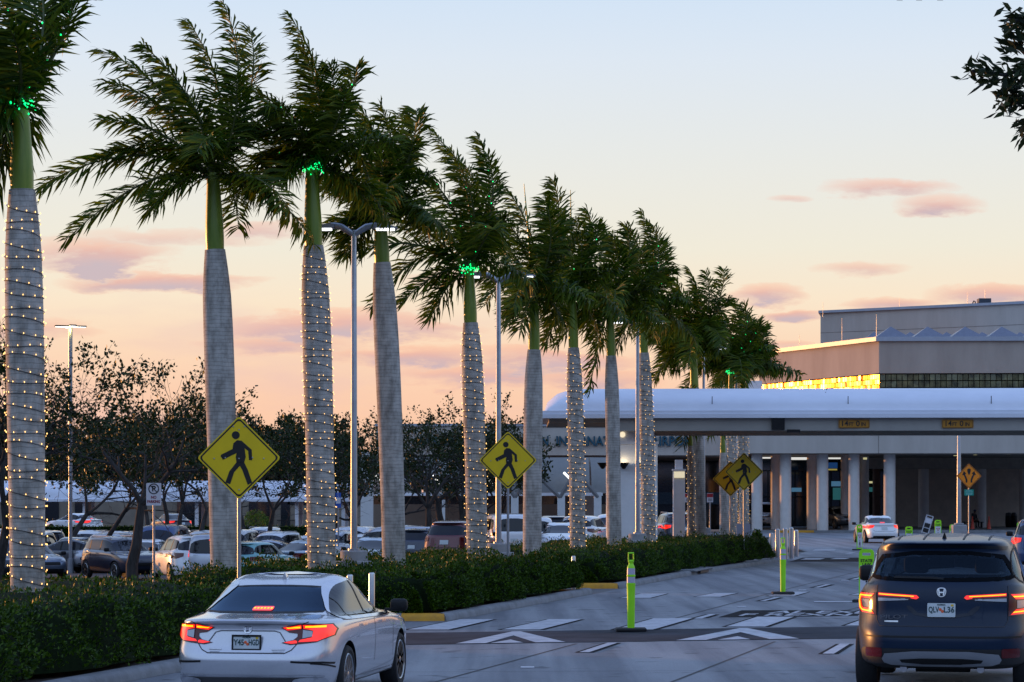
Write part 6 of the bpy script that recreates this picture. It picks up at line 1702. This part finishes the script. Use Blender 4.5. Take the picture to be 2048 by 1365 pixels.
palm('rightmost palm with lit trunk beside the first terminal column', 111.0, 1488, 1486, 812, 752, 20, 22,
     [(1500, 630, .3, .05), (1530, 655, -.3, .16), (1538, 690, .5, .25), (1470, 650, .4, .08), (1550, 740, -.5, .34), (1450, 700, .3, .26), (1440, 760, -.4, .36), (1515, 640, .9, .08), (1480, 690, .9, .2), (1545, 700, .2, .28), (1560, 745, .8, .4), (1430, 730, .9, .34)], 14, 8, reach=2.2, lights=1.0001, string_label=S_ + 'the rightmost lit trunk beside the first column', green=False, nl=90)

lamp_post('double street lamp nearest the camera, between lit palm and streaked palm', 708, 53.5, 462)
lamp_post('double street lamp behind the second yellow pedestrian sign', 997, 62.7, 557)
lamp_post('double street lamp beside the lit palm at the canopy pier', 1275, 82.3, 648)
lamp_post('double street lamp half hidden in fronds above the canopy', 1407, 99.0, 700)
lamp_post('double street lamp right of the palm row, above the canopy', 1472, 106.5, 739)
def slim_lamp(label, px, Y, top, z0):
    t = thing('car_park_lamp', label, 'street lamp', (XP(px, Y), Y, z0)); h = ZP(top, Y) - z0
    b = MB(); b.lathe([(.14, 0), (.14, .6), (.08, .62), (.085, h)], 16); obj('pole', b, M_ALU, t, True, 40)
    b = MB(); b.lathe([(.10, h), (.12, h + .05), (.04, h + .12)], 12); obj('hub', b, M_BLACK, t, True)
    for a in (0, 1, 2, 3):
        M_ = Matrix.Rotation(R(20 + 90 * a), 4, 'Z'); b = MB(); b.bbox(.05, .66, -.14, .14, h + .02, h + .075, .02, M_); ho = obj('lamp_head', b, M_BLACK, t)
        b = MB(); b.box(.14, .62, -.11, .11, h + .0, h + .0185, M_); obj('light_panel', b, M_LED, ho)
    l = bpy.data.lights.new('lamp_light', 'POINT'); lo = link('lamp_light', l, t, (0, -.25, h - .12)); l.energy = 25; l.color = (1, .78, .2); l.shadow_soft_size = .1
slim_lamp('car park lamp with a ring of lit panels above the oaks', 141, 106, 655, LOTZ)
def tall_pole(label, px, Y, pyt, pyb):
    x = XP(px, Y); t = thing('light_pole', label, 'pole', (x, Y, .005)); h = ZP(pyt, Y)
    b = MB(); b.bbox(-.36, .36, -.36, .36, 0, .98, .06); b.bbox(-.22, .22, -.22, .22, .98, 1.06, .03); obj('concrete_base', b, M_CONC, t)
    b = MB(); b.lathe([(.12, 1.06), (.075, h - .01), (.07, h)], 14); obj('pole', b, M_ALU, t, True, 40)
tall_pole('slim light pole on a square concrete base before the terminal wall', 1918, 128, 800, 1065)

diamond_sign('largest yellow pedestrian sign above the white saloon', 478, 916, 40.8, 80)
diamond_sign('yellow pedestrian sign in front of the second lamp post', 1016, 921, 59.6, 55.5)
diamond_sign('front one of the overlapping yellow pedestrian signs by the bollards', 1488, 944, 91.0, 37)
diamond_sign('half hidden yellow pedestrian sign behind its twin', 1461, 958, 93.0, 34)
o = diamond_sign('orange divided road sign with two arrows before the terminal', 1938, 952.5, 124, 24, 'split')
Y = 124; b = MB(); zc = ZP(985.5, Y) - o.location.z; b.prism(rrect(0, zc, .46, .30, .02), -.004, .004); q = obj('green_plate', b, M_SIGNG, o)
b = MB()
for dz, w in ((.09, .28), (.03, .36), (-.04, .34), (-.10, .30)): b.box(-w / 2, w / 2, -.007, -.0045, zc + dz - .012, zc + dz + .012)
obj('plate_lines', b, mat('plate_lines', (0.25, 0.5, 0.45), .5), q)

def plate_sign(name, label, px, py, Y, w, h, z0, col, rows, m_txt, top=None, group=None):
    x = XP(px, Y); zc = ZP(py, Y); t = thing(name, label, 'road sign', (x, Y, z0), 0, group)
    W, Hh = w * Y / FOC, h * Y / FOC; zc -= z0
    b = MB(); b.tube([(0, .03, 0), (0, .03, zc + Hh * .45)], .03, 8); obj('post', b, M_ALU, t, True, 50)
    b = MB(); b.prism(rrect(0, zc, W, Hh, W * .06), -.004, .004); p = obj('panel', b, col, t)
    return t, p, W, Hh, zc
t, p, W, Hh, zc = plate_sign('no_parking_sign', 'white NO PARKING sign with a crossed P among the parked cars', 307.5, 989, 60, 30, 45, LOTZ, M_SIGNW, None, None)
b = MB(); F_ = lambda z: Matrix.Translation((0, -.007, z)) @ Matrix.Rotation(R(90), 4, 'X')
add_text(b, 'NO', Hh * .17, F_(zc - Hh * .14), width=W * .36, bold=.004); add_text(b, 'PARKING', Hh * .17, F_(zc - Hh * .33), width=W * .86, bold=.004)
obj('red_lettering', b, mat('red_print', (0.22, 0.03, 0.05), .5), p)
b = MB(); add_text(b, 'P', Hh * .34, F_(zc + Hh * .24), bold=.006)
c = [(W * .36 * math.cos(2 * math.pi * k / 28), zc + Hh * .24 + W * .36 * math.sin(2 * math.pi * k / 28)) for k in range(28)]; ci = grow(c, -W * .07)
for k in range(28): b.add([Vector((q[0], -.008, q[1])) for q in (c[k], c[(k + 1) % 28], ci[(k + 1) % 28], ci[k])], [(0, 1, 2, 3)])
b.prism(strip([(-W * .25, zc + Hh * .24 + W * .25), (W * .25, zc + Hh * .24 - W * .25)], W * .06), -.0095, -.0075)
obj('crossed_letter', b, M_INK, p)
t, p, W, Hh, zc = plate_sign('disabled_parking_sign', 'blue and white disabled parking sign right of the lit trunk', 676.5, 1001, 108, 11, 30, lotz(XP(676, 108)), M_SIGNB, None, None)
b = MB(); b.box(-W * .42, W * .42, -.007, -.0045, zc - Hh * .22, zc + Hh * .18); b.lathe([(W * .09, 0), (W * .09, .003)], 10, Matrix.Translation((-W * .05, -.0045, zc + Hh * .42)) @ Matrix.Rotation(R(90), 4, 'X'))
b.prism(strip([(-W * .05, zc + Hh * .36), (-W * .03, zc + Hh * .27), (W * .15, zc + Hh * .25)], W * .07), -.007, -.0045); obj('white_symbol', b, M_SIGNW, p)
for px, lab in ((1420, 'red and white notice on a post right of the thick bare trunk'), (1376, 'red and white notice mostly hidden by the thin lit trunk')):
    t, p, W, Hh, zc = plate_sign('notice_sign', lab, px, 996, 100, 12.5, 18, .0, M_SIGNW, None, None)
    b = MB(); b.box(-W * .48, W * .48, -.007, -.0045, zc + Hh * .05, zc + Hh * .46); obj('red_panel', b, M_SIGNR, p)
    b = MB()
    for k in range(3): b.box(-W * .3, W * .3, -.007, -.0045, zc - Hh * (.12 + .1 * k) - .008, zc - Hh * (.12 + .1 * k) + .008)
    obj('print_lines', b, M_INK, p)
t = thing('notice_board', 'pair of plain white notice boards at the foot of the rightmost palm', 'notice board', (XP(1487, 100), 100, .0))
for dx in (-.16, .16):
    b = MB(); b.box(dx - .115, dx + .115, -.02, .02, .55, 1.28); obj('board', b, mat('board_pale', (.36, .38, .45), .5, var=.05), t)
    b = MB(); b.box(dx - .02, dx + .02, .021, .05, 0, 1.2); obj('leg', b, M_ALU, t)

delineator('lime delineator post standing on the near crossing', 1262, 1266); delineator('smaller lime delineator post standing on the second crossing', 1566, 1191)
crossing_panel('lime STATE LAW panel half hidden by the dark blue SUV', 1733, 1205, h=1.16, w=.33, rz=R(-12))
crossing_panel('narrow lime panel with slanted black print left of the distant white saloon', 1719, 1101, h=1.16, w=.34, rz=R(38), text=True)
for px, Y, h, lab in ((1818, 128, .9, 'low lime panel in front of the second red cone'), (1876, 139, 1.15, 'tall lime panel leaning by the white folding board'), (1906, 134, .95, 'lime panel left of the square pole base'), (2041, 128, 1.1, 'lime panel at the right edge before the terminal')):
    crossing_panel(lab, px, 0, Y, h, .36)
bollard('slim steel bollard right of the white saloon, before the yellow kerb', 743.5, 1145, 44.5, .055)
bollard('slim steel bollard whose tip shows above the white saloon roof', 700, 1149, 45.5, .055)
bollard('steel bollard tip poking from the hedge, left one of two', 1122, 1115, 64.4, .055); bollard('steel bollard tip poking from the hedge, right one of two', 1147, 1112, 64.8, .055)
for px, pt_, Y, lab in ((1543, 1066, 97.5, 'short steel bollard touching the hedge end'), (1555, 1058, 97.8, 'thick steel bollard second from the hedge end'), (1570.5, 1056, 99.5, 'steel bollard in the middle of the five'), (1582.5, 1055, 100.5, 'tallest steel bollard of the five, fourth from the hedge'), (1592.5, 1060, 103.5, 'rearmost steel bollard of the five, nearest the columns')):
    bollard(lab, px, pt_, Y, .088 if 'short' not in lab else .07)

build_terminal(); build_canopy(); build_walkway()

# ------------------------------------------------------------------ vehicles
build_accord(Vector((0, 0, 0)), 0)
o = bpy.data.objects['saloon_car']; rz = R(-9.2); cx, cy = XP(490, 27.3), 27.3
fw = Vector((-math.sin(rz), math.cos(rz), 0)) * 2.44; o.location = Vector((cx, cy, 0)) + fw; o.location.z = gz(o.location.x, o.location.y) - .005; o.rotation_euler = (0, 0, rz)
o2 = build_pilot(Vector((0, 0, 0)), 0); rz = R(-12.5); cx, cy = XP(1882, 27.7), 27.7
fw = Vector((-math.sin(rz), math.cos(rz), 0)) * 2.485; o2.location = Vector((cx, cy, 0)) + fw; o2.location.z = gz(o2.location.x, o2.location.y) + .003; o2.rotation_euler = (0, 0, rz)

SILVER = paint('silver', (0.48, 0.50, 0.54), .5); WHITE = paint('white', (0.78, 0.80, 0.82), .05); NAVY = paint('navy', (0.014, 0.02, 0.045), .4); BLACK = paint('black', (0.010, 0.011, 0.013), .3)
GREY = paint('grey', (0.085, 0.09, 0.095), .5); BLUEG = paint('blue_grey', (0.13, 0.17, 0.24), .5); TEAL = paint('mint', (0.14, 0.38, 0.40), .2); RED = paint('red', (0.10, 0.005, 0.007), .3); BLUE = paint('blue', (0.02, 0.055, 0.16), .3); PALE = paint('pale_blue', (0.30, 0.40, 0.50), .4)
def park(style, px, Y, deg, colour, label, cat=None, z=None, **k):
    x = XP(px, Y); z = lotz(x) if z is None else z
    return car(style, label, cat or {'sedan': 'car', 'suv': 'suv', 'van': 'van', 'minivan': 'minivan', 'hatch': 'car'}[style], (x, Y, z), R(deg), colour, k.pop('group', 'cars in the car park'), **k)
park('sedan', 1752, 133, 3, WHITE, 'white saloon with lit tail lights on the distant forecourt', z=.003, tails='on', group=None, mirror_m=M_BLACK)
park('suv', 2086, 77, -13, BLUE, 'blue SUV with lit tail light cut off by the right edge', z=.003, tails='on', group=None)
park('suv', 1678, 184, -165, GREY, 'dark grey car parked between the terminal columns', 'suv', z=.165, group=None)
park('van', 1535, 194, 160, WHITE, 'white van glimpsed between the two leftmost columns', z=.165, group=None)
park('suv', -8, 91, -155, BLACK, 'black SUV cut off by the lower left edge of the car park')
park('sedan', 62, 99, -150, BLUEG, 'blue grey saloon nosing out from behind the leftmost lit trunk')
park('sedan', 128, 107, 82, GREY, 'olive grey saloon standing side-on behind the blue grey saloon')
park('suv', 243, 98, -146, NAVY, 'dark navy estate with roof rails behind the oak trunk', rails=True)
park('suv', 374, 93, 20, WHITE, 'white SUV seen from behind beside the NO PARKING sign', scale=1.08)
park('minivan', 432, 93, 4, SILVER, 'silver minivan with one lit brake light behind the bare palm', tails='on', scale=1.06)
park('hatch', 518, 92.5, -24, TEAL, 'small mint car right of the first sign post')
park('sedan', 628, 100, -32, PALE, 'pale blue saloon split by the lit palm trunk')
park('sedan', 748, 97, 172, PALE, 'pale saloon facing the camera between lamp post and streaked palm')
park('minivan', 782, 108, 74, SILVER, 'long silver minivan standing side-on behind the streaked palm')
park('hatch', 852, 107, -17, NAVY, 'dark hatchback right of the streaked palm')
park('suv', 922, 101, -14, RED, 'dark red SUV with black rear window beside the lit palm', scale=1.12)
park('van', 1012, 110, 8, WHITE, 'white passenger van behind the second lamp post')
park('sedan', 1122, 112, 176, WHITE, 'white saloon with blue tinted windscreen left of the lit palm')
park('suv', 1104, 128, 4, NAVY, 'dark SUV behind the white saloon with blue tinted windscreen')
park('suv', 1172, 116, -16, WHITE, 'white SUV with red tail light beside the bare palm at the pier')
park('suv', 1347, 121, 9, NAVY, 'dark SUV with roof rails and lit tail light right of the pier', tails='on', rails=True)
park('suv', 546, 113, 163, WHITE, 'white SUV with roof rails facing the camera behind the mint car', rails=True)
park('sedan', 520, 105, 84, SILVER, 'silver saloon standing side-on behind the mint car')
park('suv', 522, 133, 170, SILVER, 'silver SUV farthest behind the mint car', rails=True)
park('van', 322, 112, 176, BLUE, 'tall blue van behind the NO PARKING sign')
park('suv', 176, 118, 176, WHITE, 'white roofed SUV behind the car park lamp post', rails=True)
park('sedan', 146, 113, 168, NAVY, 'navy saloon just behind the olive grey saloon')
park('suv', 98, 119, 10, BLACK, 'black SUV showing right of the leftmost lit trunk', rails=True)
park('suv', 10, 111, -152, WHITE, 'white SUV left of the leftmost lit trunk')
park('suv', 6, 126, 170, NAVY, 'navy SUV farthest back at the left edge')
park('suv', 233, 114, 178, WHITE, 'white car with roof bars above the navy estate', rails=True)
park('suv', 408, 118, 172, WHITE, 'white SUV with roof bars behind the bare palm', rails=True)
park('sedan', 848, 124, 80, BLUEG, 'blue grey saloon roof behind the silver minivan')
park('minivan', 706, 121, 172, WHITE, 'white minivan roof behind the lamp post')
park('sedan', 342, 170, 28, NAVY, 'dark blue saloon on the far drive under the walkway', z=-.06, tails='on')
park('sedan', 148, 174, 55, WHITE, 'white saloon with red tail light on the far drive', z=-.06, tails='on')

for st, px, Y, dg, c, lab, kw in (
    ('suv', 470, 121, 168, WHITE, 'white SUV roof between the silver minivan and the mint car', {}), ('sedan', 592, 117, 174, WHITE, 'white saloon behind the pale blue saloon', {}),
    ('suv', 662, 113, 170, SILVER, 'silver SUV between the lit palm and the lamp post', {}), ('suv', 806, 119, 176, WHITE, 'white SUV roof behind the long silver minivan', {}),
    ('suv', 968, 120, 172, WHITE, 'white SUV between the red SUV and the white van', {}), ('minivan', 1062, 116, 4, WHITE, 'white minivan behind the bare palm by the second sign', {}),
    ('suv', 1222, 122, 174, WHITE, 'white SUV farthest right, in front of the white pier', {}), ('sedan', 292, 106, 172, WHITE, 'white saloon behind the navy estate', {}),
    ('suv', 212, 108, 172, SILVER, 'silver SUV between the white roofed SUV and the navy estate', {}), ('suv', 62, 113, 176, SILVER, 'silver SUV behind the leftmost lit trunk', {}),
    ('suv', 345, 124, 178, WHITE, 'white SUV roof behind the tall blue van', dict(rails=True)), ('sedan', 735, 112, 6, WHITE, 'white saloon behind the pale saloon by the lamp post', {})):
    park(st, px, Y, dg, c, lab, **kw)

# ------------------------------------------------------------------ trees
oak('oak_tree', 'oak with a stout trunk before the white walkway, sparse crown', 'tree', (XP(265, 92), 92, LOTZ), 8.8, 1.3, 21, .7, 1, .17, .23)
oak('oak_tree', 'dense leafy oak beside the leftmost lit trunk and lamp', 'tree', (XP(168, 103), 103, LOTZ), 8.8, 1.35, 22, .9, 1, .17, .12, first=.34)
oak('oak_tree', 'thin half bare oak left of the bare palm', 'tree', (XP(372, 118), 118, LOTZ), 8.8, 1.3, 23, .55, 2, .14, .15)
oak('oak_tree', 'oak with dark trunk left of the lit palm beside the first sign', 'tree', (XP(603, 108), 108, lotz(XP(603, 108))), 6.9, 1.25, 24, .9, 1, .16, .20)
oak('oak_tree', 'leafy oak behind the first yellow sign', 'tree', (XP(520, 124), 124, LOTZ), 8.0, 1.2, 25, .8, 2, .17, .15)
oak('oak_tree', 'bare twiggy tree between the lit palm and the first lamp post', 'tree', (XP(690, 128), 128, lotz(XP(690, 128))), 8.0, 1.1, 26, .28, 2, .14, .13)
oak('oak_tree', 'full oak with leaning trunk right of the streaked palm', 'tree', (XP(858, 116), 116, lotz(XP(858, 116))), 7.5, 1.3, 27, .95, 1, .14, .20, n_leaf=26, lean=-.12)
oak('oak_tree', 'full oak with thick forked trunk left of the second lit palm', 'tree', (XP(903, 120), 120, lotz(XP(903, 120))), 7.7, 1.3, 28, .95, 2, .14, .22, n_leaf=26, lean=.06)
oak('oak_tree', 'leafy oak crown around the second lamp post', 'tree', (XP(985, 124), 124, lotz(XP(985, 124))), 6.9, .95, 29, .85, 2, .17, .15)
oak('oak_tree', 'oak crown filling the gap between the leftmost palm and the car park lamp', 'tree', (XP(95, 116), 116, LOTZ), 8.2, 1.3, 31, .8, 2, .17, .15)
oak('oak_tree', 'oak farther back between the stout oak and the bare palm', 'tree', (XP(318, 132), 132, LOTZ), 8.6, 1.3, 32, .75, 2, .19, .15)
oak('oak_tree', 'oak farther back between the streaked palm and the first lamp post', 'tree', (XP(762, 136), 136, lotz(XP(762, 136))), 7.8, 1.3, 33, .8, 2, .19, .15)
oak('oak_tree', 'oak at the left edge reaching behind the leftmost palm', 'tree', (XP(-30, 84), 84, LOTZ), 9.6, 1.15, 30, .55, 2, .14, .2)
for i, (px, h, lab) in enumerate(((40, 11, 'far dark tree behind the leftmost palm trunk'), (190, 10.5, 'far dark tree above the left end of the walkway'), (330, 10.5, 'far dark tree above the walkway, behind the NO PARKING sign'), (450, 10, 'far dark tree behind the bare palm and first sign'), (570, 10.5, 'far dark tree behind the oak with dark trunk'), (690, 10, 'far dark tree at the right end of the walkway'))):
    oak('far_tree', lab, 'tree', (XP(px, 245 + 5 * (i % 3)), 245 + 5 * (i % 3), -.1), h, 1.5, 40 + i, 1.0, 3, .62, .25, 'far trees behind the walkway', .24, M_DRYLEAF, 5, 20)
def shrub(label, px, Y, w, h, z, seed, m, n=1500, name='round_shrub'):
    r = np.random.default_rng(seed); t = thing(name, label, 'shrub', (XP(px, Y), Y, z))
    d = r.normal(0, 1, (n, 3)); d /= np.linalg.norm(d, axis=1)[:, None]; d[:, 2] = abs(d[:, 2]); k = r.uniform(.6, 1.05, n)[:, None]
    leaf_cloud('foliage', d * k * np.array([w / 2, w / 2 * .7, h]), d, .11, .5, m, t)
    b = MB(); b.tube([(0, 0, 0), (.05, 0, h * .5), (.1, .05, h * .8)], [.05, .04, .02], 6); obj('stem', b, M_OAKBARK, t)
shrub('bright green clipped shrub under the walkway behind the first sign', 511, 172, 1.9, 1.0, .55, 5, leaf_mat('lime_leaf', (0.05, 0.13, 0.01), (0.14, 0.24, 0.02), .2))
shrub('small dark round shrub beside the first terminal column', 1514, 112, .5, .55, .35, 6, M_HEDGE, 600)
b = MB(); b.box(-70, -8, -.6, .6, 0, .75)
r = np.random.default_rng(9); n = 16000
hb = tag(obj('far_hedge', MB().box(-28, 9, -.5, .5, 0, .72), M_HEDGE_IN, None, False, 40, (XP(330, 151), 151, -.06)), 'low dark hedge between the car park and the far drive', 'hedge')
pp = np.stack([r.uniform(-28, 9, n), r.choice([-.5, 0], n) + r.normal(0, .1, n), r.uniform(.05, .78, n)], 1); leaf_cloud('foliage', pp, np.tile([0, -1, .6], (n, 1)), .12, .5, M_HEDGE, hb)

# branch of a street tree reaching in at the upper right
def overhang():
    rnd = random.Random(4); Y = 17.0
    t = thing('street_tree', 'leafy branch of a near tree reaching in at the upper right corner', 'tree', (6.2, 17.6, 0))
    loc = Vector((6.2, 17.6, 0)); tr = MB(); tr.tube([(0, 0, -.05), (.05, 0, 2), (-.1, -.1, 3.8), (-.4, -.2, 5.4), (-.7, -.3, 7.2)], [.20, .17, .14, .10, .06], 14); obj('trunk', tr, M_OAKBARK, t, True)
    br = MB(); LP, LN = [], []
    def spray(pts, r0):
        P3 = [P(px, py, Y + d) - loc for px, py, d in pts]; br.tube(P3, [r0 * (1 - .6 * i / (len(P3) - 1)) for i in range(len(P3))], 6)
        return P3
    fans = [[(2330, 60, .5), (2180, 90, .2), (2080, 130, 0), (2010, 150, -.1), (1945, 142, -.2)], [(2240, 75, .3), (2150, 20, .1), (2080, -30, 0), (2030, -60, -.1)], [(2200, 85, .2), (2120, 60, .1), (2060, 45, 0), (2018, 40, -.1)],
            [(2150, 105, .2), (2085, 170, .1), (2040, 205, 0), (2010, 208, -.1)], [(2180, 95, 0), (2110, 190, 0), (2070, 235, -.1), (2052, 255, -.1)], [(2080, 130, 0), (2045, 100, .1), (2025, 85, .1)], [(2060, 140, 0), (2035, 175, 0), (2012, 180, -.1)]]
    for f in fans:
        P3 = spray(f, .028)
        for a, b_ in zip(P3[1:-1], P3[2:]):
            for _ in range(75):
                q = a.lerp(b_, rnd.random()); d = (b_ - a).normalized()
                LP.append(tuple(q + Vector((rnd.gauss(0, .035), rnd.gauss(0, .09), rnd.gauss(0, .04))))); LN.append((d.x, d.y, d.z + rnd.uniform(-.4, .4)))
    tr2 = MB(); tr2.tube([P(2330, 60, Y + .5) - loc, Vector((-.4, -.2, 5.4))], [.03, .05], 6)
    obj('branches', br, M_OAKBARK, t, True); obj('bough', tr2, M_OAKBARK, t, True)
    leaf_cloud('foliage', np.array(LP), np.array(LN), .092, .34, leaf_mat('near_leaf', (0.008, 0.02, 0.006), (0.03, 0.05, 0.012), .15), t, jitter=.6)
overhang()

# ------------------------------------------------------------------ people and small things near the terminal
DARKC = mat('dark_jacket', (0.008, 0.009, 0.014), .9, var=.2); DARKT = mat('dark_trousers', (0.006, 0.006, 0.008), .9, var=.2); HAIR = mat('dark_hair', (0.006, 0.005, 0.005), .7); SKIN = mat('skin', (0.10, 0.055, 0.035), .6)
person('person in a dark jacket standing behind the parked cars, hand on a suitcase', (XP(879, 153), 153, -.06), R(-60), DARKC, DARKT, HAIR, SKIN, dict(ell=(.24, -.12, 1.20), wrl=(.20, -.36, 1.12), elr=(-.24, -.06, 1.15), wrr=(-.20, -.30, 1.05)))
t = thing('suitcase', 'upright dark suitcase with handle raised beside the standing person', 'suitcase', (XP(891, 153), 152.9, -.06))
b = MB(); b.bbox(-.20, .20, -.14, .14, .05, .70, .04); obj('shell', b, M_BLACK, t)
b = MB(); b.tube([(-.10, .1, .68), (-.10, .1, 1.08), (.10, .1, 1.08), (.10, .1, .68)], .012, 6); obj('handle', b, M_ALU, t)
for s in (-.14, .14):
    b = MB(); b.lathe([(.04, -.02), (.04, .02)], 10, Matrix.Translation((s, 0, .04)) @ Matrix.Rotation(R(90), 4, 'Y')); obj('wheel', b, M_RUBBER, t)
t = thing('bench', 'dark bench at the foot of a terminal column', 'bench', (XP(1946, 193), 193, .165))
b = MB(); b.bbox(-.8, .8, -.22, .22, .40, .46, .02); obj('seat', b, M_BLACK, t)
for s in (-.65, .65):
    b = MB(); b.box(s - .04, s + .04, -.2, .2, 0, .40); obj('leg', b, M_BLACK, t)
person('person in dark clothes and cap sitting left of a terminal column', (XP(1947, 193), 193, .165), R(30), DARKC, DARKT, mat('navy_cap', (0.01, 0.02, 0.06), .8), SKIN,
       dict(pelvis=(0, 0, .56), belly=(0, -.02, .74), chest=(0, -.06, .95), neck=(0, -.10, 1.11), head0=(0, -.13, 1.18), head1=(0, -.15, 1.28), head2=(0, -.14, 1.355), shl=(.17, -.06, 1.04), ell=(.22, -.10, .78), wrl=(.14, -.32, .64), shr=(-.17, -.06, 1.04), elr=(-.22, -.10, .78), wrr=(-.14, -.32, .64),
            hil=(.10, -.06, .54), knl=(.12, -.46, .52), anl=(.12, -.42, .10), tol=(.13, -.60, .04), hir=(-.10, -.06, .54), knr=(-.12, -.46, .52), anr=(-.12, -.42, .10), tor=(-.13, -.60, .04)))
for px, lab in ((1800, 'tall red cone right of the distant white saloon'), (1839, 'tall red cone left of the white folding board'), (1881, 'red cone behind the tall lime panel'), (1945, 'red cone right of the divided road sign post'), (1978, 'red cone at the foot of the dark column')):
    traffic_cone(lab, px, 0, 171 if px < 1900 else 180, .95)
t = thing('folding_board', 'tilted white folding board with dark panels before the terminal wall', 'sign board', (XP(1849, 168), 168, .005))
Mx = Matrix.Rotation(R(17), 4, 'Y')
b = MB()
for s in (-.22, .22): b.box(s - .03, s + .03, -.02, .02, 0.02, 1.28, Mx)
for z in (.06, .40, .74, 1.06, 1.24): b.box(-.19, .19, -.02, .02, z, z + .05, Mx)
obj('frame', b, mat('board_white', (.5, .5, .52), .5), t)
b = MB(); b.box(-.19, .19, -.012, .012, .11, .40, Mx); b.box(-.19, .19, -.012, .012, .45, .74, Mx); obj('panel', b, M_INK, t)
b = MB(); b.box(-.19, .19, -.012, .012, .79, 1.06, Mx); obj('panel', b, M_SIGNW, t)
for px, lab in ((2017, 'dark waste bin under the terminal, left of its twin'), (2028, 'dark waste bin under the terminal, right of its twin')):
    t = thing('waste_bin', lab, 'bin', (XP(px, 198), 198, .165), 0, 'waste bins under the terminal')
    b = MB(); b.lathe([(.20, 0), (.24, .06), (.25, .85), (.24, .9)], 18); obj('drum', b, M_BLACK, t, True)
    b = MB(); b.lathe([(.25, .9), (.25, .98), (.18, 1.12), (.001, 1.16)], 18); obj('lid', b, mat('bin_lid', (.03, .03, .033), .5), t, True)

SC.view_settings.view_transform = 'Standard'; SC.view_settings.look = 'None'; SC.view_settings.exposure = 0; SC.view_settings.gamma = 1
SC.cycles.use_denoising = True
SC.cycles.max_bounces = 6; SC.cycles.transparent_max_bounces = 8
SC.cycles.sample_clamp_indirect = 4
